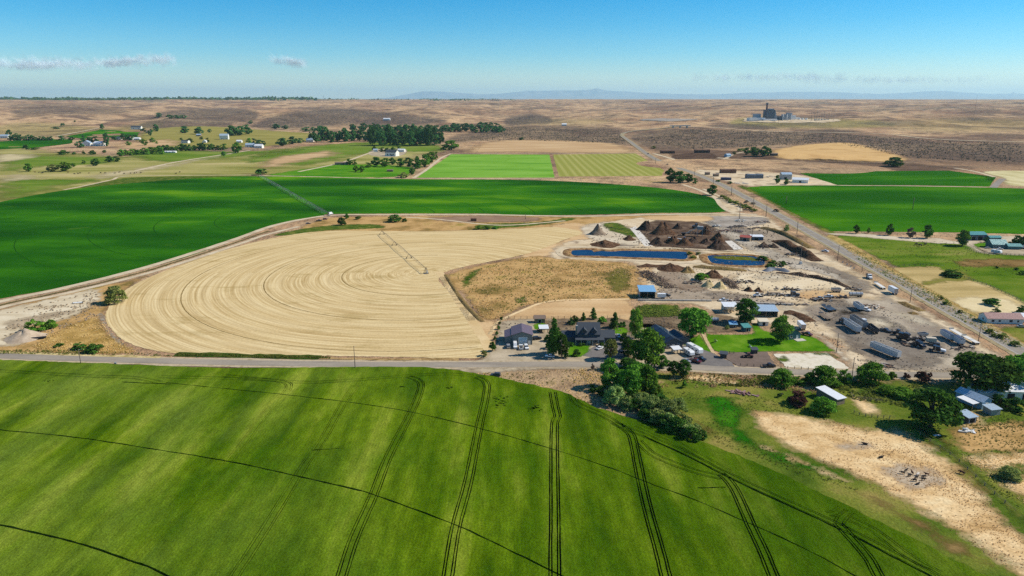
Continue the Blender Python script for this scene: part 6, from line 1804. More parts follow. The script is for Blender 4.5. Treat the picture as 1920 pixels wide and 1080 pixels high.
house('shed', 'white roofed blue shed beside the red roofed one', 'shed', 1420, 451, 10.0, 6.0, 3.2, 3.8, R(-4), 'm', W_navy, R_white, doors=[('f', -1, 4, 2.6)])

# hay stacks: long ricks with tarped or weathered tops
M_hay = mt('old_hay', (104, 76, 60), 0.95, var=0.25, scale=1.5)
M_tarp = mt('blue_grey_tarp', (84, 96, 110), 0.5, var=0.2, scale=0.6)
def hay(px, py, w, d, h, rz, label, mat=None):
    p = GZ(px, py)
    root = empty('haystack', p, rz, label, 'haystack')
    n = max(3, int(w / 5))
    for i in range(n):
        x0 = -w / 2 + w * i / n; x1 = x0 + w / n - 0.12
        hh = h * random.uniform(0.93, 1.0)
        MB().prism([(0, 0), (d, 0), (d, hh * 0.82), (d * 0.8, hh), (d * 0.2, hh), (0, hh * 0.82)], 'x', x0, x1).build('hay_block', mat or M_hay, root)
    return root
hay(1252, 288, 32, 9, 7, 0, 'dark brown haystack left of the corrals')
hay(1317, 287, 34, 10, 8, R(-2), 'dark brown haystack behind the corrals')
hay(1366, 325, 26, 8, 7, 0, 'reddish brown haystack in the middle of the feed yard')
hay(1416, 335, 26, 9, 7, R(4), 'blue grey tarped stack in the feed yard', M_tarp)
hay(1362, 338, 15, 6, 4, R(-3), 'low dark tarped stack near the highway', mt('navy_tarp', (52, 60, 88), 0.5))
hay(888, 415, 6, 4, 3, 0, 'small dark hay heap on the bare strip between fields')

# power plant on the skyline
def plant():
    p = GZ(1455, 226)
    s = mpp(p)
    root = empty('power_plant', p, R(4), 'grey power plant with tall dark stack on the far hills', 'power plant')
    P_d = mt('plant_dark_steel', (70, 78, 92), 0.6); P_w = mt('plant_white_clad', (218, 220, 222), 0.5); P_g = mt('plant_grey_clad', (140, 148, 158), 0.5); P_s = mt('stack_dark', (92, 64, 62), 0.7)
    X = lambda px: (px - 1455) * s
    Z = lambda py: (226 - py) * s
    st = MB().tube((X(1437), 10, 0), (X(1437), 10, Z(195)), 2.0 * s, 1.6 * s, 14).build('stack', P_s, root)
    MB().tube((X(1437), 10, Z(197)), (X(1437), 10, Z(194)), 2.2 * s, 2.2 * s, 14).build('stack_cap', P_d, st)
    MB().box(X(1436), X(1452), 0, 40, 0, Z(206.5)).build('boiler_house', P_d, root)
    MB().box(X(1440), X(1450), 4, 30, Z(206.4), Z(204.5)).build('roof_plant', P_g, root)
    MB().prism([(X(1452.1), 0), (X(1458), 0), (X(1453.5), Z(209)), (X(1452.1), Z(207.5))], 'y', 3, 36).build('duct', P_g, root)
    MB().box(X(1402), X(1432), -12, 20, 0, Z(221)).build('long_hall', P_w, root)
    MB().box(X(1418), X(1429), 21, 50, 0, Z(214.5)).build('cooling_block', P_g, root)
    MB().box(X(1425), X(1450), -40, -14, 0, Z(223)).build('office_block', P_w, root)
    for i, (a, b, t, m) in enumerate([(1459, 1468, 218, P_d), (1469, 1478, 215, P_g), (1479, 1487, 212.5, P_g), (1488, 1496, 217, P_w), (1487, 1506, 221, P_w), (1460, 1486, 221, P_d)]):
        MB().box(X(a), X(b), -6 + i * 7, 18 + i * 7, 0, Z(t)).build('turbine_hall', m, root)
    for px_ in (1466, 1474, 1482):
        MB().tube((X(px_), -10, 0), (X(px_), -10, Z(214)), 0.7 * s, 0.6 * s, 10).build('vent_stack', P_w, root)
    for px_ in (1496, 1502, 1509):
        MB().tube((X(px_), -20, 0), (X(px_), -20, Z(221.5)), 2.2 * s, 2.2 * s, 14).build('storage_tank', P_w, root)
    sub = empty('substation', GZ(1540, 226), R(4), 'steel gantries of a substation beside the power plant', 'substation')
    G_ = mt('gantry_steel', (120, 116, 112), 0.6)
    for i in range(9):
        x = (i - 4) * 4.6 * s
        h = (9 + 4 * ((i * 7) % 3)) * s
        m = MB()
        m.tube((x, 0, 0), (x, 0, h), 0.35 * s, 0.2 * s, 5); m.tube((x - 1.5 * s, 0, h * 0.88), (x + 1.5 * s, 0, h * 0.88), 0.16 * s, 0.16 * s, 4)
        m.build('gantry', G_, sub)
    for i in range(5):
        x = (i - 2) * 6 * s
        MB().box(x - 1.2 * s, x + 1.2 * s, -8, 2, 0, 2.2 * s).build('transformer', P_g, sub)
plant()
soft_sheet('plant_pad', [(1395, 226), (1410, 222), (1560, 224), (1568, 229), (1480, 231), (1400, 229)], M_yard, width=20, layer=3)

# ------------------------------------------------------------------ stockpiles, banks, scrap
def earth(name, cols, s=0.5):
    return gmat(name, cols, s, 7, fine=(1.6, 0.72, 1.22), bump=(1.0, 0.9, 0.5))
E_black = earth('compost_black', [(52, 42, 36), (82, 66, 56), (112, 94, 80)])
E_brown = earth('compost_brown', [(66, 48, 36), (96, 72, 56), (124, 98, 76)])
E_grey = earth('bark_grey', [(108, 94, 80), (136, 120, 104), (160, 142, 122)])
E_sand = earth('sand_pale', [(186, 164, 118), (206, 184, 138), (222, 202, 158)])
E_olive = earth('bank_weedy', [(92, 78, 50), (124, 102, 66), (150, 126, 84), (96, 94, 48)])

def heap(px, py, w, h, mat, label, rough=0.35, seed=0, sx=1.0, group=None, cat='stockpile', name='stockpile'):
    """dumped heap: steep noisy cone with slumped foot; px, py is the foot nearest the camera"""
    p = GZ(px, py)
    wm = w * mpp(p) * 1.12; hm = h * vmpp(p) * 0.78
    p.y += wm * 0.32 * sx
    nr, na = 9, 26
    vs = [(0, 0, hm)]; fs = []
    sd = seed + px * 0.13
    for i in range(1, nr + 1):
        t = i / nr
        for k in range(na):
            a = 2 * math.pi * k / na
            n1 = float(vnoise(math.cos(a) * 1.3 + sd, math.sin(a) * 1.3 + t * 1.4, 2)) - 0.5
            n2 = float(vnoise(math.cos(a) * 4 + sd, math.sin(a) * 4 + t * 5, 6)) - 0.5
            r = wm / 2 * t * (1 + rough * n1)
            z = hm * max(0.0, ((1 - t) * 0.45 + 0.55 * (0.5 + 0.5 * math.cos(math.pi * t))) * (1 + rough * n1 * 1.6) + 0.16 * n2 * (1 - t) * 2)
            if i == nr: z = -0.05
            vs.append((r * math.cos(a), r * math.sin(a) * sx, z))
    for k in range(na):
        fs.append((0, 1 + k, 1 + (k + 1) % na))
        for i in range(1, nr):
            a = 1 + (i - 1) * na + k; b = 1 + (i - 1) * na + (k + 1) % na
            fs.append((a, a + na, b + na, b))
    me = bpy.data.meshes.new(name)
    me.from_pydata(vs, [], fs)
    me.polygons.foreach_set('use_smooth', [True] * len(me.polygons))
    me.materials.append(mat)
    o = link(bpy.data.objects.new(name, me))
    o.location = p
    return tag(o, label, cat, group)

for i, (px, py, w, h, m, lab) in enumerate([
    (1215, 433, 38, 20, E_black, 'pointed black compost heap at the upper left of the yard'),
    (1246, 440, 44, 24, E_brown, 'largest dark brown compost heap next to the pointed one'),
    (1273, 430, 20, 13, E_black, 'small black heap behind the largest brown one'),
    (1236, 460, 34, 15, E_black, 'black heap at the left front row of the compost'),
    (1264, 458, 32, 19, E_brown, 'reddish brown heap in the middle of the front row'),
    (1286, 461, 28, 14, E_brown, 'small brown heap right of the reddish one'),
    (1303, 455, 26, 12, E_black, 'low black heap beside the screening plant'),
    (1326, 441, 26, 20, E_brown, 'brown cone fed by the screening conveyor'),
    (1326, 458, 26, 12, E_black, 'small black heap below the conveyor cone'),
    (1347, 453, 26, 17, E_brown, 'brown heap behind the biggest black heap on the right'),
    (1351, 468, 38, 19, E_black, 'biggest black heap beside the right concrete lane'),
    (1122, 441, 30, 22, E_grey, 'grey bark heap on the pale earth left of the compost'),
    (1136, 463, 50, 11, E_brown, 'long low brown heap above the blue pond'),
    (1182, 451, 26, 10, E_brown, 'low rubble heap left of the concrete lane'),
    (1262, 509, 46, 14, E_brown, 'wide brown heap below the blue pond'),
    (1291, 512, 24, 12, E_olive, 'weedy heap right of the wide brown one'),
    (1340, 521, 34, 14, E_brown, 'brown heap behind the sand cones'),
    (1330, 539, 22, 14, E_sand, 'left cone of pale sand'),
    (1351, 542, 26, 14, E_sand, 'right cone of pale sand'),
    (1405, 547, 16, 9, E_brown, 'left one of two small brown heaps by the pale earth'),
    (1424, 548, 16, 9, E_brown, 'right one of two small brown heaps by the pale earth'),
    (1433, 464, 22, 10, E_black, 'dark heap near the white roofed blue shed'),
    (1452, 465, 18, 8, E_black, 'little dark heap at the foot of the long windrow'),
    (30, 640, 60, 18, gmat('silt_heap', [(170, 150, 128), (196, 178, 156)], 0.2, 7, fine=(1.2, 0.8, 1.15)), 'pale silt heap at the left picture edge'),
    (1716, 590, 16, 4, E_olive, 'low weedy mound at the highway pole'),
]):
    heap(px, py, w, h, m, lab, seed=i)
ridge_line('windrow', [(1455, 452), (1478, 462), (1505, 476), (1533, 490)], 11, 4.2, E_brown, 'long dark brown windrow beside the highway', 'windrow', 1)
ridge_line('earth_bank', [(1424, 427), (1450, 433), (1480, 444), (1522, 466)], 8, 2.6, E_olive, 'brown earth bank with dry grass between yard and highway', 'bank', 2)
ridge_line('earth_bank', [(1300, 500), (1340, 504), (1400, 508)], 7, 1.8, E_olive, 'low weedy bank below the algae pond', 'bank', 3)
ridge_line('earth_bank', [(1195, 500), (1240, 500), (1290, 504)], 7, 1.8, E_brown, 'low brown bank below the blue pond', 'bank', 4)
ridge_line('earth_bank', [(1470, 586), (1495, 590), (1520, 604)], 8, 1.4, E_brown, 'low brown bank right of the machine shed', 'bank', 5)
ridge_line('liner_mound', [(1432, 509), (1452, 506), (1480, 510)], 6, 2.0, mt('grey_liner', (92, 98, 108), 0.6), 'grey sheeted mound right of the algae pond', 'mound', 6)
ridge_line('brush_windrow', [(1455, 511), (1510, 518), (1560, 528), (1592, 540)], 5, 1.6, E_black, 'thin dark brush windrow between lane and pale earth', 'windrow', 7, rough=0.8)
ridge_line('highway_bank', [(1690, 566), (1706, 575), (1730, 584)], 6, 0.9, E_olive, 'weedy strip at the foot of the highway pole', 'bank', 8)
ridge_line('ditch_bank', [(858, 552), (880, 580), (905, 604)], 3.4, 0.9, E_olive, 'dark ditch bank along the stubble field lane', 'bank', 9)
ridge_line('ditch_bank', [(835, 515), (848, 536), (858, 552)], 3.0, 0.8, E_olive, 'upper ditch bank by the rough pasture corner', 'bank', 12)

# piles of broken wood: many sticks each
M_stick = mt('broken_wood', (132, 112, 96), 0.9, var=0.35, scale=0.8)
def wood_pile(a, b, w, h, n, label, seed):
    rng = random.Random(seed)
    A = G(*a); B = G(*b)
    d = (B - A); L = d.length; d.normalize(); nn = Vector((-d.y, d.x, 0))
    o0 = (A + B) / 2; o0.z = ontop(o0)
    mb = MB()
    for i in range(n):
        t = rng.uniform(-0.5, 0.5) * L; u = rng.gauss(0, 0.24) * w
        top = h * max(0.05, 1 - abs(u) / (w * 0.55)) * max(0.2, 1 - abs(2 * t / L) ** 3)
        c = d * t + nn * u + Vector((0, 0, rng.uniform(0.1, 1.0) * top))
        v = Vector((rng.gauss(0, 1), rng.gauss(0, 1), rng.gauss(0, 0.35))).normalized() * rng.uniform(0.7, 2.2)
        mb.tube(c - v, c + v, rng.uniform(0.08, 0.28), None, 4)
    root = empty('wood_pile', o0, 0, label, 'wood pile')
    tag(mb.build('log', M_stick, root), kind='stuff')
    return root
wood_pile((1204, 510), (1256, 541), 11, 4.0, 420, 'long pile of broken wood right of the rough pasture', 1)
wood_pile((1358, 523), (1378, 541), 7, 2.6, 180, 'smaller pile of broken wood behind the sand cones', 2)
wood_pile((1480, 514), (1530, 522), 4, 1.4, 130, 'low line of brush and branches beside the pale earth', 3)

# scrap: sheet, beam and drum pieces
def scrap(px, py, w, d, h, n, label, seed, cols=((120, 112, 104), (84, 70, 62), (150, 146, 140), (120, 74, 58))):
    rng = random.Random(seed)
    p = GZ(px, py)
    root = empty('scrap_heap', p, rng.uniform(-0.4, 0.4), label, 'scrap')
    for k, c in enumerate(cols):
        mb = MB()
        for i in range(n // len(cols)):
            x = rng.uniform(-w / 2, w / 2); y = rng.uniform(0, d); z = rng.uniform(0, h) * (1 - abs(2 * x / w) * 0.6)
            a, b, c2 = rng.uniform(0.3, 1.6), rng.uniform(0.15, 0.6), rng.uniform(0.1, 0.5)
            mb.box(x - a, x + a, y - b, y + b, z, z + c2, rng.uniform(0, 3.1), (x, y))
        tag(mb.build('scrap_metal', mt('scrap_%d_%d_%d' % c, c, 0.7, 0.1, var=0.3), root), kind='stuff')
    return root
scrap(1370, 436, 22, 8, 2.0, 70, 'rusty scrap metal heap above the red roofed shed', 1, ((110, 64, 54), (84, 60, 54), (140, 130, 124)))
scrap(1385, 427, 20, 6, 1.8, 60, 'dark scrap row at the upper gravel yard', 2, ((70, 60, 56), (96, 84, 78), (130, 120, 112)))
scrap(1345, 426, 8, 5, 2.0, 24, 'white scrap and tanks beside the upper gravel yard', 3, ((210, 208, 204), (150, 150, 150)))
scrap(1430, 418, 14, 8, 1.6, 40, 'grey machinery scrap at the highway end of the yard', 4)
scrap(1392, 416, 12, 5, 2.0, 30, 'white steel frames in the upper gravel yard', 5, ((220, 218, 212), (170, 166, 160)))
scrap(1440, 466, 14, 8, 2.2, 50, 'black scrap beside the windrow', 6, ((52, 46, 44), (80, 72, 66), (110, 92, 80)))
scrap(1405, 446, 12, 6, 2.2, 40, 'mixed scrap between the two small yard sheds', 7)
scrap(1458, 556, 26, 4, 1.1, 60, 'row of steel lengths at the lower edge of the pale earth', 8, ((120, 112, 104), (190, 186, 178), (84, 70, 62)))
scrap(1470, 573, 30, 3, 1.0, 50, 'line of dark parts along the concrete wall', 9, ((70, 62, 58), (110, 90, 80), (150, 140, 130)))
scrap(1385, 566, 18, 3, 1.2, 36, 'small parts lying along the wall left of the dark tree', 10, ((90, 70, 62), (130, 112, 100), (190, 186, 180)))
scrap(1640, 580, 12, 8, 1.0, 40, 'pale rubble and boards right of the hopper trailer', 11, ((206, 196, 180), (150, 120, 96), (190, 180, 164)))
scrap(1500, 472, 10, 6, 1.4, 30, 'parts scattered beside the lane pole', 12)
scrap(1222, 559, 0.1, 0.1, 0.1, 3, 'odds and ends in front of the blue roofed shed', 13) if False else None
scrap(1390, 740, 15, 3, 0.5, 24, 'reddish boards lying in the meadow', 14, ((120, 84, 84), (150, 120, 116)))
scrap(1378, 585, 5, 3, 0.8, 12, 'crates under the white shelter frame', 15, ((150, 130, 100), (190, 180, 160)))
scrap(1815, 812, 5, 3, 0.5, 12, 'pale scrap sheets in front of the dark shed', 16, ((226, 226, 224), (190, 188, 182)))
scrap(1440, 333, 30, 8, 2.4, 40, 'equipment line in the feed yard', 17, ((190, 190, 188), (90, 84, 80), (130, 120, 110)))
scrap(1390, 345, 20, 8, 2.4, 26, 'white tanks and parts by the highway in the feed yard', 18, ((226, 226, 222), (180, 180, 178)))
scrap(1420, 307, 40, 8, 2.0, 40, 'dark feed bunks along the corral', 19, ((84, 66, 60), (104, 92, 84), (60, 50, 48)))

for i, (px, py, w, d, h, n, lab) in enumerate([
    (1478, 545, 16, 4, 1.6, 40, 'dark machine parts on the pale earth above the flatbed'),
    (1545, 566, 14, 5, 1.2, 36, 'scattered parts above the dark flatbeds'),
    (1578, 560, 12, 5, 1.3, 36, 'brown scrap beside the tank trailer'),
    (1600, 545, 9, 4, 1.2, 24, 'small scrap right of the little grey trailer'),
    (1712, 650, 9, 5, 1.2, 30, 'weeds and steel parts below the black machine'),
    (1728, 640, 10, 4, 1.4, 30, 'steel parts between black machine and beige box'),
    (1812, 655, 12, 3, 0.8, 24, 'boards on the straw beside the lower flatbed'),
    (1300, 533, 12, 6, 1.2, 30, 'brown rubble in front of the brown yard'),
    (1395, 532, 14, 6, 1.4, 36, 'rubble between sand cones and pale earth'),
    (1490, 480, 14, 6, 1.6, 40, 'dark machinery beside the windrow foot'),
    (1470, 497, 12, 5, 1.3, 30, 'tyres and parts at the lane bend'),
    (1300, 440, 10, 6, 2.2, 30, 'machine parts beside the screening plant'),
    (1418, 430, 14, 5, 1.6, 36, 'rusty parts behind the blue shed'),
    (1655, 690, 12, 4, 0.7, 36, 'brown rubble strip at the lot corner by the road'),
]):
    scrap(px, py, w, d, h, n, lab, 40 + i, ((70, 60, 54), (120, 96, 78), (160, 152, 142), (52, 46, 44)))

# loose stones, clods and bits lying about the yard: nobody could count them
def litter(name, pts, n, s0, s1, col, seed):
    rng = np.random.default_rng(seed)
    P = [(p.x, p.y) for p in wpoly(pts, 0)]
    X = rng.uniform(min(p[0] for p in P), max(p[0] for p in P), n * 5); Y = rng.uniform(min(p[1] for p in P), max(p[1] for p in P), n * 5)
    ok = np.where((poly_sd(X, Y, P) > 0) & (rng.random(len(X)) < np.clip((fbm(X / 9, Y / 9, 3, seed) - 0.42) * 6, 0.02, 1)))[0][:n]
    mb = MB()
    for x, y in zip(X[ok], Y[ok]):
        a, b, h = rng.uniform(s0, s1), rng.uniform(s0, s1) * 0.7, rng.uniform(s0, s1) * 0.6
        mb.box(x - a, x + a, y - b, y + b, 0.05, 0.2 + h, rng.uniform(0, 3.1), (x, y))
    tag(mb.build(name, mt('litter_%d_%d_%d' % col, col, 0.9, var=0.4, scale=0.3), None), kind='stuff')
YP = [(1200, 566), (1195, 500), (1300, 500), (1400, 470), (1330, 430), (1420, 414), (1500, 470), (1620, 540), (1560, 560), (1500, 575), (1340, 564)]
litter('rubble', YP, 900, 0.15, 0.55, (96, 80, 66), 1)
litter('rubble', YP, 700, 0.15, 0.5, (170, 158, 142), 2)
litter('rubble', [(1110, 446), (1120, 420), (1200, 420), (1400, 466), (1300, 470), (1110, 462)], 500, 0.2, 0.6, (88, 70, 58), 3)
litter('rubble', [(1480, 600), (1560, 560), (1700, 590), (1850, 660), (1776, 698), (1600, 692), (1560, 640)], 700, 0.1, 0.35, (110, 100, 90), 4)
litter('rubble', [(1190, 596), (1290, 592), (1410, 600), (1400, 622), (1250, 616)], 250, 0.15, 0.5, (120, 104, 86), 5)
litter('rubble', [(0, 640), (0, 590), (180, 545), (195, 590), (120, 615), (60, 640)], 420, 0.15, 0.6, (150, 132, 108), 6)
litter('rubble', [(940, 606), (1020, 600), (1170, 602), (1165, 625), (1060, 628), (960, 625)], 200, 0.15, 0.45, (120, 106, 92), 7)

# concrete wall of big blocks between yard and homesteads
def block_wall(pts, h, t, label):
    P = [G(*q) for q in catmull(pts, 8)]
    root = empty('block_wall', Vector((P[0].x, P[0].y, ontop(P[len(P) // 2]))), 0, label, 'wall')
    pts2 = [P[0]]
    me = MB().box(0, 2.92, -t / 2, t / 2, 0, h).mesh('block', M_conc)
    acc = 0.0
    i = 0; pos = P[0].copy()
    while i < len(P) - 1:
        seg = P[i + 1] - pos
        if seg.length < 3.0:
            i += 1
            continue
        d = seg.normalized()
        o = bpy.data.objects.new('block', me)
        link(o, root)
        o.location = (pos.x - P[0].x, pos.y - P[0].y, random.uniform(-0.02, 0.02))
        o.rotation_euler = (0, 0, math.atan2(d.y, d.x))
        pos = pos + d * 3.0
    return root
block_wall([(1196, 564), (1260, 564.5), (1338, 565.5)], 1.0, 0.7, 'pale concrete block wall below the blue roofed shed')
block_wall([(1372, 568), (1430, 570.5), (1490, 573)], 0.9, 0.7, 'pale concrete block wall behind the machine shed')

# ------------------------------------------------------------------ poles and fences
M_pole = mt('weathered_pole', (104, 92, 80), 0.9, var=0.2)
M_ins = mt('insulator_grey', (190, 192, 196), 0.4)
POLE_ME = MB().tube((0, 0, -0.2), (0, 0, 1), 0.019, 0.012, 8).mesh('shaft', M_pole, True)
def pole(px, py, h, label, arm=True, group='utility poles', near=False, rz=0.9):
    p = GZ(px, py)
    hm = h * vmpp(p)
    root = empty('utility_pole', p, rz, label, 'pole', group)
    s = link(bpy.data.objects.new('shaft', POLE_ME), root)
    thick = max(1.0, min(2.2, mpp(p) / 0.3))
    s.scale = (10 * thick, 10 * thick, hm)
    if arm:
        MB().box(-1.3 * thick ** 0.5, 1.3 * thick ** 0.5, -0.07 * thick, 0.07 * thick, hm - 0.75, hm - 0.6 + 0.05 * thick).build('crossarm', M_pole, root)
    if near:
        for x in (-1.15, 0.5, 1.15):
            MB().tube((x, 0, hm - 0.52), (x, 0, hm - 0.28), 0.07, 0.05, 6).build('insulator', M_ins, root)
    return root
for px, py, h, lab, arm, near in [
    (666, 692, 42, 'utility pole at the lower road below the stubble field', False, True),
    (152, 684, 30, 'utility pole at the lower road near the amber grass', False, True),
    (1052, 673, 36, 'utility pole in front of the tall conifer', True, True),
    (1568, 661, 36, 'utility pole at the corner of the long lawn', True, True),
    (1597, 709, 38, 'utility pole at the roadside shrubs', True, True),
    (1834, 641, 36, 'nearest utility pole beside the white flatbeds', True, True),
    (1706, 568, 32, 'utility pole right of the white box trailer', True, True),
    (1616, 510, 12, 'short post beside the highway above the white truck', False, False),
    (1570, 490, 30, 'utility pole beside the highway near the parked pickup', True, True),
    (1500, 495, 40, 'pole with a grey box in the stockpile yard', True, True),
    (1494, 438, 23, 'utility pole beside the highway above the earth bank', True, False),
    (1439, 438, 16, 'utility pole on the earth bank behind the blue shed', True, False),
    (1409, 453, 27, 'utility pole between the red and blue sheds', True, False),
    (1436, 407, 24, 'utility pole where the farm track meets the highway', True, False),
    (1386, 413, 31, 'utility pole on the upper gravel yard', True, False),
    (1412, 389, 20, 'utility pole opposite the start of the bright field', True, False),
    (1371, 366, 18, 'utility pole right of the lone corner tree', True, False),
    (1337, 347, 15, 'utility pole above the lone corner tree', True, False),
    (1302, 330, 13, 'utility pole above the dark roadside trees', True, False),
    (1229, 307, 10, 'utility pole at the striped field corner', True, False),
    (1711, 393, 22, 'single pole standing in the bright green field', False, False),
    (1474, 382, 14, 'pole at the left end of the bright green field', False, False),
    (985, 411, 10, 'post on the bare strip between the round fields', False, False),
    (1250, 232, 24, 'tall transmission pole beside the grey pad', True, False),
    (1155, 234, 20, 'transmission pole on the sage flat', True, False),
    (1108, 232, 14, 'smaller transmission pole left on the sage flat', True, False),
    (1364, 226, 19, 'transmission pole left of the power plant', True, False),
    (1459, 233, 24, 'transmission pole in front of the power plant', True, False),
    (1520, 230, 22, 'transmission pole beside the substation', True, False),
    (1562, 228, 21, 'transmission pole right of the substation', True, False),
    (1691, 222, 27, 'transmission pole alone on the dry hills', True, False),
    (1826, 218, 37, 'tallest transmission pole against the mountains', True, False),
    (1872, 206, 12, 'far transmission pole at the right skyline', True, False),
]:
    pole(px, py, h, lab, arm, 'utility poles' if py > 300 else 'transmission poles', near)
for px, h in ((522, 10), (607, 12)):
    p = GZ(px, 191.5)
    r_ = empty('radio_mast', p, 0, 'thin radio mast on the left skyline, ' + ('first' if px < 600 else 'second') + ' from the left', 'mast')
    s_ = mpp(p)
    MB().tube((0, 0, 0), (0, 0, h * s_), 0.28 * s_, 0.16 * s_, 5).build('shaft', M_pole, r_)
    MB().tube((0, 0, h * s_ * 0.8), (0, 0, h * s_ * 0.84), 0.5 * s_, 0.5 * s_, 6).build('antenna', M_pole, r_)
box = GZ(1501, 496)
bb = empty('control_cabinet', box, 0.3, 'grey control cabinet at the foot of the yard pole', 'cabinet')
MB().box(-0.9, 0.9, -0.5, 0.5, 0.15, 2.2).build('body', mt('cabinet_grey', (176, 182, 188), 0.5), bb)
MB().box(-0.8, 0.8, -0.56, -0.51, 0.3, 2.05).build('door', mt('cabinet_door', (160, 168, 176), 0.5), bb)

POST_ME = MB().box(-0.08, 0.08, -0.08, 0.08, -0.2, 1.0).mesh('post', W_wood)
def fence(pts, label, spacing=4.0, h=1.4, rails=2, smooth=5, mat=None, rw=0.05, name='fence'):
    P = [G(*q) for q in (catmull(pts, smooth) if smooth > 1 else pts)]
    z0 = ontop(P[len(P) // 2])
    root = empty(name, Vector((P[0].x, P[0].y, z0)), 0, label, 'fence')
    mb = MB(); last = None; acc = 0
    pos = P[0].copy(); i = 0; n = 0
    while i < len(P) - 1 and n < 90:
        seg = P[i + 1] - pos
        if seg.length < spacing:
            i += 1; continue
        nxt = pos + seg.normalized() * spacing
        o = link(bpy.data.objects.new('post', POST_ME), root)
        o.location = (pos.x - P[0].x, pos.y - P[0].y, 0); o.scale = (1.3, 1.3, h)
        for k in range(rails):
            zz = h * (0.45 + 0.45 * k / max(1, rails - 1))
            mb.tube((pos.x - P[0].x, pos.y - P[0].y, zz), (nxt.x - P[0].x, nxt.y - P[0].y, zz), rw, None, 4)
        pos = nxt; n += 1
    mb.build('rail', mat or W_wood, root)
    return root
fence([(1660, 503), (1700, 499), (1760, 498), (1776, 503)], 'wooden rail fence between green pasture and tan paddock', 4.5, 1.4)
fence([(1800, 519), (1850, 536), (1900, 558), (1930, 572)], 'dark rail fence along the right side of the tan paddock', 4.0, 1.5, 3)
fence([(1604, 436), (1700, 441), (1790, 445)], 'dark fence along the farm lane above the pasture', 5.0, 1.3)
fence([(1810, 467), (1840, 476), (1920, 480), (1960, 482)], 'corral fence in front of the teal roofed farmhouse', 3.0, 1.6, 3)
fence([(1595, 742), (1605, 748), (1660, 756)], 'wooden corral rails right of the lone animal shed', 2.2, 1.5, 3)
fence([(1601, 775), (1625, 782), (1690, 786)], 'low corral gate and rails below the straw pen', 2.2, 1.3, 2)
fence([(942, 597), (1000, 598), (1180, 597)], 'back fence of the slate house yard', 3.5, 1.6, 2)
fence([(1388, 686), (1455, 690), (1586, 697)], 'thin wire fence beside the lower road by the pads', 3.0, 1.2, 1, rw=0.03)
fence([(1376, 664), (1345, 661)], 'short board fence at the left of the brown pad', 2.0, 1.3, 3)
fence([(1500, 300), (1560, 305), (1640, 308), (1780, 316)], 'pipe corral fence of the upper feed yard', 9.0, 2.0, 3, rw=0.12)
fence([(1300, 316), (1340, 313), (1420, 315)], 'pipe corral fence of the lower feed yard', 9.0, 2.0, 3, rw=0.12)
fence([(1270, 300), (1330, 299), (1390, 304)], 'pipe corral fence in the middle of the dark corrals', 9.0, 2.0, 3, rw=0.12)
fence([(1725, 816), (1790, 860), (1850, 915), (1920, 975)], 'wire fence along the weedy strip right of the straw field', 5.0, 1.2, 2, rw=0.03)

# ------------------------------------------------------------------ centre pivots
M_pipe = mt('galvanised_pipe', (118, 110, 98), 0.5, 0.4)
M_tyre = mt('tyre_black', (34, 32, 30), 0.9)
WH = MB(); WH.tube((-0.16, 0, 0), (0.16, 0, 0), 0.62, 0.62, 14)
WHEEL_ME = WH.mesh('wheel', M_tyre)
def pivot(a, b, spans, label, fat=1.0):
    A = GZ(*a); B = GZ(*b); B.z = A.z
    d = B - A; L = d.length; yaw = math.atan2(d.y, d.x)
    root = empty('centre_pivot', A, yaw, label, 'irrigation pivot')
    H = 3.6
    tw = MB()
    for sx in (-1, 1):
        for sy in (-1, 1):
            tw.tube((sx * 1.5, sy * 1.5, 0), (sx * 0.25, sy * 0.25, 4.2), 0.1 * fat, 0.08 * fat, 5)
    tw.box(-1.7, 1.7, -1.7, 1.7, 0, 0.18); tw.tube((0, 0, 0), (0, 0, 4.4), 0.16 * fat, None, 6)
    tw.build('pivot_tower', M_pipe, root)
    MB().box(0.6, 1.4, -1.3, -0.7, 0.2, 1.9).build('control_panel', mt('panel_white', (220, 220, 216), 0.5), root)
    s = L / spans
    for k in range(spans):
        m = MB(); x0 = k * s
        N = 8
        for i in range(N):
            t0, t1 = i / N, (i + 1) / N
            z0 = H + 0.6 * math.sin(math.pi * t0); z1 = H + 0.6 * math.sin(math.pi * t1)
            m.tube((x0 + s * t0, 0, z0), (x0 + s * t1, 0, z1), 0.12 * fat, None, 5)
            q0 = H - 0.2 - 0.9 * math.sin(math.pi * t0); q1 = H - 0.2 - 0.9 * math.sin(math.pi * t1)
            for sy in (-0.5, 0.5):
                m.tube((x0 + s * t0, sy, q0), (x0 + s * t1, sy, q1), 0.04 * fat, None, 4)
                m.tube((x0 + s * t1, 0, z1), (x0 + s * t1, sy, q1), 0.04 * fat, None, 4)
        m.build('span', M_pipe, root)
        x1 = x0 + s * 0.985
        t = MB()
        for sy in (-1, 1):
            t.tube((x1, 0, H + 0.1), (x1, sy * 2.0, 0.7), 0.1 * fat, None, 5)
        t.tube((x1, -2.0, 0.7), (x1, 2.0, 0.7), 0.1 * fat, None, 5)
        to = t.build('drive_tower', M_pipe, root)
        for sy in (-1, 1):
            w = link(bpy.data.objects.new('wheel', WHEEL_ME), to)
            w.location = (x1, sy * 2.0, 0.62); w.rotation_euler = (0, 0, math.pi / 2); w.scale = (fat, 1, 1)
    return root, A, yaw, L
pivot((799, 513), (716, 440), 3, 'centre pivot sprinkler standing across the stubble field', 1.15)
_, A, yaw, L = pivot((616, 405), (487, 331), 9, 'long centre pivot sprinkler spraying across the green field', 1.6)
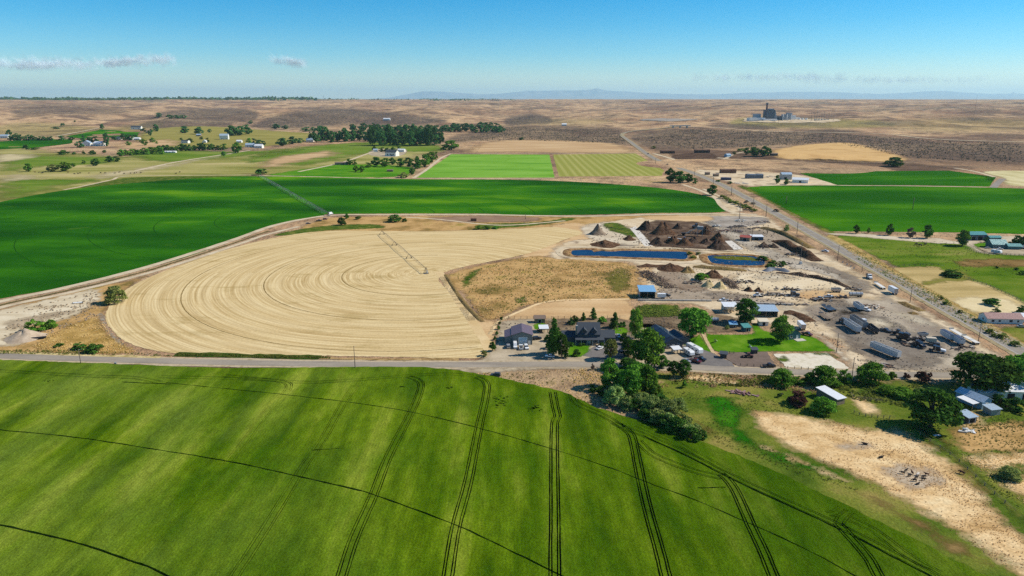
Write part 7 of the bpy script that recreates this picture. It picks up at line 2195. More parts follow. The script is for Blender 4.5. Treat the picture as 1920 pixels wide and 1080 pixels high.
# fine spray below the running pivot
T = NT('water_spray')
vp = T.n('ShaderNodeVolumePrincipled'); vp.inputs['Color'].default_value = (0.95, 0.98, 1, 1); vp.inputs['Density'].default_value = 0.006
T.l(vp.outputs[0], T.out.inputs['Volume'])
sp = MB().prism([(-5, 0.4), (5, 0.4), (1.4, 3.0), (-1.4, 3.0)], 'x', 12, L - 2).build('water_spray', T.m)
sp.location = A; sp.rotation_euler = (0, 0, yaw)
tag(sp, kind='stuff')

# ------------------------------------------------------------------ vehicles
C_alu = mt('trailer_aluminium', (196, 200, 204), 0.4, 0.1)
C_white = mt('paint_white', (232, 232, 230), 0.3, spec=0.5)
C_black = mt('paint_black', (34, 34, 38), 0.3, spec=0.5)
C_dgrey = mt('paint_dark_grey', (64, 66, 70), 0.35, spec=0.5)
C_red = mt('paint_dark_red', (92, 34, 32), 0.3, spec=0.5)
C_navy = mt('tarp_navy', (60, 74, 98), 0.6)
C_chassis = mt('chassis_black', (44, 42, 40), 0.7)
C_silver = mt('paint_silver', (176, 178, 180), 0.3, 0.4, spec=0.5)
C_deck = mt('deck_planks_white', (220, 216, 208), 0.6)
C_wood = mt('deck_boards', (118, 102, 86), 0.85)
C_yellow = mt('machine_yellow', (150, 126, 60), 0.5)
C_load = mt('load_brown', (70, 56, 48), 0.95, var=0.3)
TW = MB(); TW.tube((0, -0.17, 0), (0, 0.17, 0), 0.5, 0.5, 14)
TRUCKW = TW.mesh('wheel', M_tyre)
TW = MB(); TW.tube((0, -0.11, 0), (0, 0.11, 0), 0.34, 0.34, 14)
CARW = TW.mesh('wheel', M_tyre)
RIM = MB(); RIM.tube((0, -0.19, 0), (0, 0.19, 0), 0.24, 0.24, 10)
RIM_ME = RIM.mesh('rim', C_silver)

def wheels(root, xs, half, me=None, z=0.5, rim=True):
    for x in xs:
        for s in (-1, 1):
            w = link(bpy.data.objects.new('wheel', me or TRUCKW), root)
            w.location = (x, s * half, z)
            if rim:
                r = link(bpy.data.objects.new('rim', RIM_ME), w)
                if me is CARW: r.scale = (0.8, 0.62, 0.8)

def place(name, label, cat, a, b, group=None):
    """root in the middle of a base line traced in the photo, +x towards b"""
    A = GZ(*a); B = GZ(*b)
    c = (A + B) / 2; c.z = ontop(c)
    return empty(name, c, math.atan2(B.y - A.y, B.x - A.x), label, cat, group), (B - A).length

def hopper_trailer(a, b, label, body=None, length=None, load=None, tarp=None, height=3.7):
    root, L = place('hopper_trailer', label, 'trailer', a, b, 'trailers in the truck lot')
    L = length or min(16.5, max(7.5, L))
    h0, h1, w = 1.35, height, 1.28
    x0, x1 = -L / 2, L / 2
    t = 0.09
    m = MB()
    for s in (-1, 1):
        m.box(x0, x1, s * w - t / 2, s * w + t / 2, h0, h1)
        m.box(x0, x1, s * w - t, s * w + t, h1, h1 + 0.10)
    m.build('side_wall', body or C_alu, root)
    e = MB()
    for x in (x0, x1):
        e.box(x - t / 2, x + t / 2, -w + t, w - t, h0, h1)
    e.build('end_wall', body or C_alu, root)
    f = MB(); f.prism([(x0 + 0.1, h0 + 0.1), (x0 + L * 0.22, h0 - 0.45), (x1 - L * 0.22, h0 - 0.45), (x1 - 0.1, h0 + 0.1)], 'y', -w + 0.12, w - 0.12)
    f.build('belly', body or C_alu, root)
    for i in range(3):
        x = x0 + L * (i + 1) / 4
        MB().box(x - 0.05, x + 0.05, -w + 0.06, w - 0.06, h1 - 0.15, h1 - 0.05).build('brace', C_chassis, root)
    if load: MB().prism([(-w + 0.1, h1 - 0.9), (w - 0.1, h1 - 0.9), (0.5, h1 - 0.2), (-0.5, h1 - 0.2)], 'x', x0 + 0.3, x1 - 0.3).build('load', load, root)
    if tarp: MB().prism([(-w - 0.02, h1 + 0.11), (w + 0.02, h1 + 0.11), (w * 0.4, h1 + 0.30), (-w * 0.4, h1 + 0.30)], 'x', x0 + 0.02, x1 - 0.02).build('tarp', tarp, root)
    MB().box(x0 + 0.2, x1 - 0.2, -0.45, 0.45, 0.72, 0.86).build('chassis', C_chassis, root)
    wheels(root, (x1 - 1.0, x1 - 2.2), 1.0)
    for s in (-1, 1):
        MB().box(x0 + 2.2, x0 + 2.36, s * 0.8 - 0.08, s * 0.8 + 0.08, 0, 0.72).build('landing_leg', C_chassis, root)
    return root

def box_trailer(a, b, label, body=None, h1=4.0, length=None, ax=2):
    root, L = place('box_trailer', label, 'trailer', a, b)
    L = length or L
    x0, x1 = -L / 2, L / 2
    MB().box(x0, x1, -1.27, 1.27, 1.1, h1).build('body', body or C_white, root)
    for s in (-1, 1):
        MB().box(x0 - 0.02, x1 + 0.02, s * 1.27 - 0.03, s * 1.27 + 0.03, h1 - 0.14, h1 + 0.03).build('top_rail', C_silver, root)
    MB().box(x1 + 0.01, x1 + 0.05, -1.15, 1.15, 1.2, h1 - 0.15).build('door', C_silver, root)
    MB().box(x0 + 0.3, x1 - 0.2, -0.45, 0.45, 0.8, 1.09).build('chassis', C_chassis, root)
    wheels(root, tuple(x1 - 1.0 - 1.25 * i for i in range(ax)), 1.0)
    return root

def flatbed(a, b, label, deck=None, length=None, stakes=False):
    root, L = place('flatbed_trailer', label, 'trailer', a, b)
    L = length or min(15.5, L)
    x0, x1 = -L / 2, L / 2
    n = 10
    for i in range(n):
        xa = x0 + L * i / n
        MB().box(xa, xa + L / n - 0.05, -1.25, 1.25, 1.2, 1.36).build('plank', deck or C_deck, root)
    MB().box(x0 + 0.1, x1 - 0.1, -0.5, 0.5, 0.75, 1.19).build('chassis', C_chassis, root)
    MB().box(x0 - 0.02, x0 + 0.1, -1.25, 1.25, 1.37, 2.1).build('headboard', C_silver, root)
    wheels(root, (x1 - 0.9, x1 - 2.1), 1.0)
    for s in (-1, 1):
        MB().box(x0 + 2.4, x0 + 2.55, s * 0.8 - 0.08, s * 0.8 + 0.08, 0, 0.74).build('landing_leg', C_chassis, root)
    return root

def tractor_unit(a, b, label, paint=None, hood=None, dump=False):
    """conventional truck, nose towards b"""
    root, L = place('truck_tractor' if not dump else 'dump_truck', label, 'truck', a, b)
    L = 7.5
    c = paint or C_white
    MB().box(-3.7, 3.2, -0.45, 0.45, 0.6, 0.85).build('chassis', C_chassis, root)
    cab = MB().prism([(-0.9, 0.9), (1.3, 0.9), (1.3, 2.1), (0.95, 3.0), (-0.9, 3.1)], 'y', -1.15, 1.15).build('cab', c, root)
    MB().add([(1.33, -1.0, 2.12), (1.33, 1.0, 2.12), (0.99, 1.0, 2.92), (0.99, -1.0, 2.92)], [(0, 1, 2, 3)]).build('windscreen', M_glass, cab)
    for s in (-1, 1):
        MB().box(0.1, 1.0, s * 1.16 - 0.01, s * 1.16 + 0.01, 2.0, 2.7).build('side_window', M_glass, cab)
    MB().prism([(1.31, 0.9), (3.5, 0.9), (3.55, 1.7), (1.31, 2.05)], 'y', -0.95, 0.95).build('hood', hood or c, root)
    MB().box(3.52, 3.66, -1.15, 1.15, 0.55, 0.9).build('bumper', C_silver, root)
    if not dump: MB().box(-2.0, -0.92, -1.15, 1.15, 0.95, 3.2).build('sleeper', c, root)
    for s in (-1, 1):
        MB().tube((-1.0, s * 1.3, 1.0), (-1.0, s * 1.3, 3.7), 0.08, None, 8).build('exhaust_stack', C_silver, root)
        MB().tube((0.0, s * 0.95, 0.65), (1.1, s * 0.95, 0.65), 0.3, None, 10).build('fuel_tank', C_silver, root)
    wheels(root, (2.6, -1.9 - 0.4, -3.2), 1.0)
    if dump:
        d = MB()
        for s in (-1, 1): d.box(-4.6, -1.2, s * 1.2 - 0.05, s * 1.2 + 0.05, 1.1, 2.5)
        d.box(-4.6, -4.5, -1.15, 1.15, 1.1, 2.5); d.box(-1.3, -1.2, -1.15, 1.15, 1.1, 2.8); d.box(-4.5, -1.3, -1.15, 1.15, 1.1, 1.2)
        d.build('dump_body', C_dgrey, root)
    return root

def tanker(a, b, label):
    root, L = place('tank_trailer', label, 'trailer', a, b)
    L = min(L, 9.5)
    MB().tube((-L / 2, 0, 2.0), (L / 2, 0, 2.0), 1.15, None, 18).build('tank', C_silver, root, False)
    for s in (-1, 1):
        MB().tube((s * L / 2, 0, 2.0), (s * (L / 2 + 0.25), 0, 2.0), 1.15, 0.6, 18).build('tank_end', C_silver, root)
    for i in range(3):
        x = -L / 2 + L * (i + 0.5) / 3
        MB().tube((x - 0.06, 0, 2.0), (x + 0.06, 0, 2.0), 1.2, None, 18).build('band', C_chassis, root)
    MB().box(-L / 2, L / 2, -0.5, 0.5, 0.6, 0.86).build('chassis', C_chassis, root)
    wheels(root, (L / 2 - 1, L / 2 - 2.2), 0.9)
    return root

def car(px, py, heading, label, paint, kind='sedan', cat='car'):
    p = GZ(px, py)
    root = empty({'sedan': 'car', 'suv': 'car', 'pickup': 'pickup_truck', 'van': 'van'}[kind], p, heading, label, cat)
    if kind == 'sedan':
        body = [(-2.25, 0.35), (2.25, 0.35), (2.3, 0.75), (1.2, 0.95), (-1.9, 1.0), (-2.3, 0.85)]
        cabin = [(-1.7, 0.97), (1.0, 0.93), (0.35, 1.45), (-1.1, 1.45)]
    elif kind == 'suv':
        body = [(-2.3, 0.4), (2.3, 0.4), (2.35, 0.95), (1.2, 1.15), (-2.3, 1.15)]
        cabin = [(-2.28, 1.14), (1.0, 1.13), (0.4, 1.8), (-2.1, 1.82)]
    elif kind == 'pickup':
        body = [(-2.85, 0.5), (2.75, 0.5), (2.8, 1.05), (1.45, 1.22), (-2.85, 1.2)]
        cabin = [(-0.7, 1.2), (1.3, 1.2), (0.75, 1.9), (-0.6, 1.92)]
    else:
        body = [(-2.7, 0.45), (2.7, 0.45), (2.75, 1.2), (1.9, 1.4), (-2.7, 1.4)]
        cabin = [(-2.68, 1.39), (1.85, 1.39), (1.2, 2.5), (-2.6, 2.55)]
    wd = 0.92 if kind != 'pickup' else 1.0
    MB().prism(body, 'y', -wd, wd).build('body', paint, root)
    cb = MB().prism(cabin, 'y', -wd + 0.1, wd - 0.1).build('cabin', M_glass if kind != 'van' else paint, root)
    xs = [c[0] for c in cabin[2:]]; zt = cabin[2][1]
    MB().box(min(xs) - 0.02, max(xs) + 0.02, -wd + 0.12, wd - 0.12, zt - 0.04, zt + 0.06).build('roof', paint, root)
    if kind == 'pickup':
        MB().box(-2.7, -0.85, -0.8, 0.8, 1.17, 1.215).build('bed', C_chassis, root)
    for s in (-1, 1):
        MB().box(body[1][0] - 0.02, body[1][0] + 0.08, s * 0.65 - 0.16, s * 0.65 + 0.16, 0.68, 0.84).build('headlight', C_silver, root)
    half = wd - 0.02
    wx = 1.45 if kind != 'pickup' else 1.75
    wheels(root, (wx, -wx), half, CARW, 0.34)
    return root

def camper(a, b, label, L0=None, h=3.0):
    root, L = place('camper_trailer', label, 'camper', a, b)
    L = L0 or L
    x0, x1 = -L / 2, L / 2
    MB().prism([(x0, 0.6), (x1 - 0.6, 0.6), (x1, 1.1), (x1 - 0.1, h - 0.5), (x1 - 0.9, h), (x0 + 0.3, h), (x0, h - 0.3)], 'y', -1.22, 1.22).build('body', C_white, root)
    for s in (-1, 1):
        for i in range(3):
            x = x0 + L * (i + 0.6) / 3.6
            MB().box(x, x + L * 0.13, s * 1.23 - 0.02, s * 1.23 + 0.02, 1.6, 2.2).build('window', M_glass, root)
        MB().box(x0 + 0.2, x1 - 0.8, s * 1.235 - 0.012, s * 1.235 + 0.012, 1.1, 1.3).build('stripe', C_dgrey, root)
    MB().box(-0.4, 0.4, -0.4, 0.4, h + 0.005, h + 0.28).build('roof_unit', C_silver, root)
    MB().tube((x1 - 0.4, 0, 0.7), (x1 + 1.2, 0, 0.6), 0.08, None, 6).build('hitch', C_chassis, root)
    wheels(root, (-0.4, -1.2), 1.05, CARW, 0.36)
    return root

def loader(px, py, rz, label, paint=None, s=1.0):
    p = GZ(px, py)
    root = empty('wheel_loader', p, rz, label, 'loader'); root.scale = (s, s, s)
    c = paint or C_yellow
    MB().prism([(-3.4, 1.0), (0.4, 1.0), (0.4, 1.9), (-1.4, 2.2), (-3.4, 2.0)], 'y', -1.0, 1.0).build('engine_body', c, root)
    cb = MB().prism([(-1.3, 2.1), (0.5, 1.92), (0.4, 3.4), (-1.2, 3.4)], 'y', -0.8, 0.8).build('cab', M_glass, root)
    MB().box(-1.3, 0.5, -0.9, 0.9, 3.41, 3.52).build('cab_roof', c, root)
    MB().box(0.45, 2.0, -0.7, 0.7, 1.0, 1.7).build('front_frame', c, root)
    for q in (-1, 1):
        MB().tube((1.0, q * 0.55, 1.9), (3.6, q * 0.55, 0.9), 0.16, None, 6).build('lift_arm', c, root)
    MB().prism([(3.4, 0.2), (4.6, 0.15), (4.4, 0.35), (3.8, 0.5), (3.7, 1.3), (3.4, 1.3)], 'y', -1.4, 1.4).build('bucket', C_chassis, root)
    for x in (-2.4, 1.4):
        for q in (-1, 1):
            w = link(bpy.data.objects.new('wheel', TRUCKW), root); w.location = (x, q * 1.1, 0.75); w.scale = (1.5, 1.5, 1.5)
    return root

# truck lot
hopper_trailer((1581, 608), (1614, 630), 'white hopper trailer at the left of three parked together', C_alu, 14.5, None, None, 4.0)
tractor_unit((1586, 610), (1576, 603), 'dark truck tractor coupled to the left hopper trailer', C_dgrey)
hopper_trailer((1594, 602), (1624, 621), 'grey hopper trailer in the middle of three parked together', mt('trailer_grey', (150, 152, 154), 0.4, 0.1), 14.5, None, None, 4.2)
hopper_trailer((1624, 614), (1646, 630), 'dark open dump trailer at the right of three parked together', C_dgrey, 10.0, None, None, 3.0)
tractor_unit((1621, 611), (1614, 605), 'white cab truck in front of the dark dump trailer', C_white)
hopper_trailer((1600, 574), (1618, 587), 'silver hopper trailer standing beside pale rubble', C_alu, 9.5, None, None, 3.6)
car(1623, 583, R(-50), 'white pickup beside the silver hopper trailer', C_white, 'pickup', 'pickup')
flatbed((1541, 575), (1560, 588), 'left dark empty flatbed trailer in the lot', C_dgrey, 10)
flatbed((1552, 578), (1566, 586), 'right dark short flatbed trailer in the lot', C_dgrey, 7)
tractor_unit((1626, 519), (1634, 526), 'white truck parked at the head of the flatbed row', C_white, None, True)
flatbed((1638, 531), (1661, 546), 'white decked flatbed trailer behind the white truck', C_deck, 14)
box_trailer((1667, 547), (1680, 554), 'white box trailer at the end of the flatbed row', C_white, 4.3, 8.0)
tanker((1592, 557), (1616, 557), 'silver tank trailer lying along the pale earth')
hopper_trailer((1557, 548), (1577, 548), 'small grey trailer above the white work truck', C_silver, 5.8, None, None, 2.6)
car(1553, 558, R(8), 'white work truck with flat bed among the weeds', C_white, 'pickup', 'pickup')
hopper_trailer((1638, 656), (1680, 673), 'long open silver trailer alone near the lower road', C_alu, 16.0, None, None, 3.9)
hopper_trailer((1764, 629), (1787, 643), 'front navy tarped hopper of the pair beside the flatbeds', C_alu, 9.5, None, C_navy, 3.6)
hopper_trailer((1789, 641), (1804, 650), 'rear navy tarped hopper of the pair beside the flatbeds', C_alu, 6.5, None, C_navy, 3.6)
flatbed((1782, 621), (1806, 635), 'upper white flatbed trailer beside the highway', C_deck, 11)
flatbed((1806, 634), (1833, 648), 'lower white flatbed trailer beside the highway', C_deck, 11)
tractor_unit((1742, 658), (1772, 663), 'dark truck tractor with white hood at the lot end', C_black, C_white)
box_trailer((1738, 644), (1751, 645), 'beige storage box beside the truck tractor', mt('box_beige', (196, 184, 164), 0.7), 3.2, 4.5)
hopper_trailer((1722, 633), (1737, 632), 'small silver dump trailer beside the black machine', C_silver, 4.6, None, None, 2.3)
car(1752, 649, R(150), 'dark small car beside the beige box', C_dgrey, 'suv')
# black crusher with conveyor
def crusher():
    p = GZ(1698, 640)
    root = empty('crusher', p, R(-50), 'black crushing machine with conveyor arm in the truck lot', 'machine')
    MB().box(-4.5, 2.0, -1.2, 1.2, 0.9, 1.6).build('chassis', C_chassis, root)
    MB().prism([(-3.0, 1.6), (1.0, 1.6), (1.6, 4.0), (-3.6, 4.0)], 'y', -1.4, 1.4).build('hopper', C_black, root)
    MB().box(-1.2, 1.0, -1.1, 1.1, 4.0, 4.5).build('engine_cover', C_dgrey, root)
    MB().prism([(1.5, 1.2), (7.5, 3.6), (7.5, 4.0), (1.5, 1.7)], 'y', -0.5, 0.5).build('conveyor', C_chassis, root)
    MB().tube((6.0, 0.4, 3.0), (5.0, 0.4, 0), 0.08, None, 6).build('conveyor_leg', C_chassis, root)
    MB().prism([(-4.4, 1.6), (-8.0, 0.9), (-8.0, 1.2), (-4.4, 2.1)], 'y', -0.4, 0.4).build('drawbar', C_chassis, root)
    wheels(root, (-3.6, -2.4, 1.0), 1.2)
crusher()
# screening plant over the compost
def screener():
    p = GZ(1312, 443)
    root = empty('screening_plant', p, R(-12), 'grey screening plant with raised conveyor among the compost heaps', 'machine')
    st = mt('plant_steel', (150, 152, 150), 0.6)
    for x in (-2, 2):
        for y in (-1.4, 1.4):
            MB().box(x - 0.15, x + 0.15, y - 0.15, y + 0.15, 0, 6.2).build('leg', st, root)
    MB().box(-2.6, 2.6, -1.8, 1.8, 6.21, 9.0).build('screen_box', st, root)
    MB().prism([(-14, 1.0), (-2.65, 7.6), (-2.65, 8.1), (-14, 1.5)], 'y', -0.6, 0.6).build('feed_conveyor', mt('belt_pale', (170, 168, 160), 0.7), root)
    MB().prism([(2.65, 6.6), (10, 4.0), (10, 4.4), (2.65, 7.1)], 'y', -0.5, 0.5).build('discharge_conveyor', C_chassis, root)
    MB().prism([(-16.5, 2.6), (-12.5, 2.6), (-13.4, 0.8), (-15.6, 0.8)], 'y', -1.6, 1.6).build('feed_hopper', C_chassis, root)
    MB().box(-15.4, -13.6, -1.0, 1.0, 0, 0.79).build('hopper_base', C_chassis, root)
    MB().box(9.5, 9.8, -0.3, 0.3, 0, 4.1).build('support', st, root)
screener()
loader(1282, 452, R(160), 'wheel loader working between the compost heaps', mt('loader_blue', (70, 92, 130), 0.5))
loader(1306, 428, R(20), 'dark wheel loader at the back of the compost yard', C_dgrey, 1.3)
loader(1420, 557, R(10), 'small loader on the grey yard lane', C_white, 0.8)
# conveyor lying on the heaps
cv = empty('conveyor', GZ(1270, 452), R(-14), 'white covered conveyor lying across the compost', 'conveyor')
MB().prism([(-8, 2.4), (8, 1.2), (8, 1.8), (-8, 3.0)], 'y', -0.6, 0.6).build('belt_frame', C_deck, cv)
for x in (-6, 6): MB().box(x - 0.12, x + 0.12, -0.5, 0.5, 0, 2.2 if x < 0 else 1.3).build('leg', C_chassis, cv)
# blue shed yard
box_trailer((1234, 560), (1246, 560), 'white box trailer beside the blue roofed shed', C_white, 3.2, 5.0)
car(1250, 556, R(0), 'dark utility vehicle right of the blue roofed shed', C_dgrey, 'suv')
car(1357, 565, R(180), 'white truck parked along the concrete wall', C_white, 'pickup', 'pickup')
flatbed((1440, 553), (1462, 553), 'low flatbed at the lower edge of the pale earth', C_wood, 8)
tractor_unit((1480, 555), (1496, 556), 'dark work truck beside the low flatbed', C_dgrey)
flatbed((1536, 590), (1556, 604), 'dark flatbed trailer left of the three hoppers', C_wood, 11)
hopper_trailer((1700, 668), (1722, 680), 'short dark dump trailer near the great roadside tree', C_dgrey, 7.0, None, None, 2.6) if False else None
car(1660, 622, R(-60), 'dark pickup right of the three hoppers', C_dgrey, 'pickup', 'pickup')
car(1536, 562, R(20), 'grey pickup on the pale earth above the flatbeds', C_silver, 'pickup', 'pickup')
tractor_unit((1716, 648), (1730, 654), 'black truck tractor left of the beige box', C_black)
loader(1682, 628, R(120), 'dark loader left of the black crushing machine', C_dgrey, 0.9)
# homesteads
car(953, 652, R(95), 'silver car at the left of the barn row', C_silver, 'suv')
car(966, 652, R(-88), 'tall white van in front of the metal barn', C_white, 'van', 'van')
car(977, 654, R(92), 'white pickup right of the tall van', C_white, 'pickup', 'pickup')
car(987, 654, R(-80), 'white car at the right of the barn row', C_white, 'suv')
car(1007, 637, R(20), 'black utility cart beside the metal barn', C_black, 'suv', 'cart')
car(1159, 632, R(100), 'white car on the drive right of the slate house', C_white, 'sedan')
car(1125, 655, R(45), 'white car parked at a slant before the porch', C_white, 'sedan')
car(1031, 670, R(170), 'white low trailer car under the tall conifer', C_white, 'sedan')
car(1165, 660, R(88), 'dark car on the shaded drive', C_black, 'sedan')
car(929, 706, R(170), 'dark parked car on the verge beside the barley', C_dgrey, 'suv')
camper((1288, 653), (1316, 668), 'long white camper trailer beside the solar roofed house', 10.5, 3.3)
camper((1283, 661), (1299, 671), 'short white camper trailer next to the long one', 7.0, 2.8)
car(1313, 676, R(-38), 'black pickup nose to tail with the long camper', C_black, 'pickup', 'pickup')
car(1304, 680, R(-38), 'dark red pickup in front of the short camper', C_red, 'pickup', 'pickup')
car(1287, 679, R(-35), 'silver car beside the dark red pickup', C_silver, 'sedan')
car(1442, 689, R(4), 'black pickup at the edge of the brown pad', C_black, 'pickup', 'pickup')
open_shed('lean_to', 'white topped lean-to in front of the solar roofed house', 1270, 664, 3.6, 3.2, 2.3, 2.7, R(12), R_white, W_white, 'lean-to', False)
house('kennel', 'small grey bin hut at the corner of the brown pad', 'hut', 1356, 672, 3.0, 2.6, 2.0, 2.3, R(-20), 'm', W_dark, R_slate)
house('kennel', 'small dark hut at the lawn edge above the brown pad', 'hut', 1415, 664, 2.6, 2.2, 2.0, 2.4, 0, 'm', W_dark, R_slate)
tractor_unit((1394, 670), (1410, 671), 'brown tractor on the brown pad', mt('tractor_brown', (96, 66, 56), 0.5)) if False else loader(1402, 671, R(175), 'small brown tractor on the brown pad', mt('tractor_brown', (110, 74, 62), 0.5), 0.7)
tanker((1332, 606), (1346, 606), 'black storage tank beside the big spreading tree')
box_trailer((1498, 612), (1506, 620), 'white trailer beside the teal cottage', C_white, 3.4, 7.5)
car(1513, 629, R(-48), 'dark red pickup hitched beside the teal cottage', C_red, 'pickup', 'pickup')
# lawn things
def slide(px, py):
    p = GZ(px, py)
    r = empty('play_slide', p, R(60), 'cream curved play slide on the long lawn', 'slide')
    m = MB()
    for i in range(6):
        t0, t1 = i / 6, (i + 1) / 6
        z0 = 2.0 * (1 - t0) ** 1.4 + 0.2; z1 = 2.0 * (1 - t1) ** 1.4 + 0.2
        m.hexa([(4 * t0, -0.4, z0 - 0.1), (4 * t1, -0.4, z1 - 0.1), (4 * t1, 0.4, z1 - 0.1), (4 * t0, 0.4, z0 - 0.1), (4 * t0, -0.4, z0), (4 * t1, -0.4, z1), (4 * t1, 0.4, z1), (4 * t0, 0.4, z0)])
    m.build('chute', mt('slide_cream', (226, 218, 190), 0.5), r)
    for y in (-0.4, 0.4): MB().box(-0.1, 0.0, y - 0.05, y + 0.05, 0, 2.3).build('ladder_rail', W_wood, r)
    for k in range(5): MB().box(-0.09, -0.03, -0.35, 0.35, 0.35 + 0.4 * k, 0.41 + 0.4 * k).build('rung', W_wood, r)
slide(1340, 644)
ch = empty('garden_bench', GZ(1407, 651), R(95), 'white garden bench on the long lawn', 'bench')
MB().box(-0.9, 0.9, -0.25, 0.25, 0.4, 0.48).build('seat', C_white, ch); MB().box(-0.9, 0.9, 0.25, 0.31, 0.5, 1.0).build('backrest', C_white, ch)
for x in (-0.8, 0.8):
    for y in (-0.2, 0.2): MB().box(x - 0.05, x + 0.05, y - 0.05, y + 0.05, 0, 0.39).build('leg', C_white, ch)
# east farm
car(1547, 472, R(-50), 'white pickup parked on the bank beside the highway', C_white, 'pickup', 'pickup')
camper((1860, 474), (1876, 477), 'white camper in front of the teal roofed farmhouse', 7.5, 3.0)
car(1852, 466, R(10), 'silver car left of the white camper', C_silver, 'sedan')
car(1875, 468, R(0), 'white car at the teal roofed farmhouse door', C_white, 'sedan')
box_trailer((1912, 466), (1926, 467), 'white trailer right of the teal roofed wing', C_white, 3.0, 6.0)
car(1915, 614, R(-8), 'silver car in front of the red roofed bungalow', C_silver, 'sedan')
car(1820, 741, R(-60), 'white car beside the pale blue workshop', C_white, 'sedan')
car(1830, 738, R(-60), 'silver car behind the pale blue workshop', C_silver, 'sedan')
car(610, 412, R(30), 'dark red vehicle on the dirt track near the pivot end', C_red, 'suv')
car(598, 415, R(20), 'black pickup on the dirt track below the green field', C_black, 'pickup', 'pickup')
car(620, 402, R(60), 'white tank truck at the end of the running pivot', C_white, 'van', 'van')
car(578, 420, R(20), 'dark car left of the black pickup on the track', C_dgrey, 'sedan')
car(1215, 289, R(120), 'dark car far off on the highway by the striped field', C_dgrey, 'suv')
car(1251, 309, R(120), 'black car on the highway above the roadside trees', C_black, 'suv')
car(1245, 303, R(120), 'dark pickup on the highway near the striped field', C_dgrey, 'pickup', 'pickup') if False else None
# white sheets and a culvert pipe
def pipe_piece(px, py, L, r, rz, label):
    p = GZ(px, py)
    root = empty('culvert_pipe', p, rz, label, 'pipe')
    m = MB(); n = 14
    m.tube((-L / 2, 0, r), (L / 2, 0, r), r, None, n, False); m.tube((-L / 2, 0, r), (L / 2, 0, r), r * 0.88, None, n, False)
    m.build('barrel', C_white, root)
    for s in (-1, 1): MB().tube((s * L / 2, 0, r), (s * (L / 2 + 0.3), 0, r), r * 1.12, None, n).build('collar', C_chassis, root)
pipe_piece(146, 569, 5.0, 0.45, R(20), 'white pipe lying on the pale earth at the left')
def sheet_metal(px, py, w, d, rz, label):
    p = GZ(px, py)
    root = empty('roofing_sheet', p, rz, label, 'sheet')
    for i in range(3):
        MB().box(-w / 2 + w * i / 3, -w / 2 + w * (i + 1) / 3 - 0.04, -d / 2, d / 2, 0.06 + 0.05 * (i % 2), 0.10 + 0.05 * (i % 2)).build('panel', R_white, root)
sheet_metal(1757, 817, 2.6, 1.0, R(4), 'white roofing sheet lying at the foot of the great dark tree')
sheet_metal(1808, 809, 2.8, 1.8, R(-10), 'white roofing sheet on the grass before the dark shed')
mb_ = empty('mailbox', GZ(217, 685), 0, 'small grey roadside box beside the barley field', 'mailbox')
MB().box(-0.4, 0.4, -0.3, 0.3, 0.0, 1.3).build('body', mt('box_grey', (120, 120, 116), 0.6), mb_); MB().box(-0.46, 0.46, -0.36, 0.36, 1.3, 1.4).build('lid', C_silver, mb_)
deb = empty('tarpaulin_roll', GZ(68, 636), R(25), 'black tarpaulin roll lying on the pale silt', 'tarpaulin')
MB().tube((-4.5, 0, 0.6), (4.5, 0, 0.6), 0.65, 0.45, 10).build('roll', C_black, deb); MB().box(-3.5, 3.5, -1.4, 0.3, 0.02, 0.16).build('flap', C_black, deb)
# road bridge far up the highway
bp = GZ(1275, 240)
br = empty('road_bridge', bp, R(8), 'small far road bridge at the top of the highway', 'bridge')
MB().box(-40, 40, -6, 6, 7, 9).build('deck', M_conc, br)
for x in (-28, 0, 28): MB().box(x - 2, x + 2, -5, 5, 0, 6.99).build('pier', M_conc, br)
for y in (-6, 6): MB().box(-40, 40, y - 0.3, y + 0.3, 9.01, 10.2).build('parapet', M_conc, br)
soft_sheet('gravel_pad', [(1196, 226), (1215, 222.5), (1290, 223), (1315, 224), (1280, 227.5), (1230, 228)], gmat('far_grey_pad', [(150, 142, 134), (172, 162, 150)], 0.01, 5, fine=None, soft=(25, 0.02)), width=30, layer=3)

# marker posts beside the lane
for i, (px, py) in enumerate([(1580, 493), (1588, 497), (1595, 501), (1601, 504)]):
    r = empty('marker_post', GZ(px, py), 0, f'short concrete marker post by the highway, {ORD[i]} from the left', 'post', 'marker posts by the highway')
    MB().box(-0.3, 0.3, -0.3, 0.3, 0, 1.3).build('post', M_conc, r); MB().box(-0.34, 0.34, -0.34, 0.34, 1.3, 1.42).build('cap', W_wood, r)

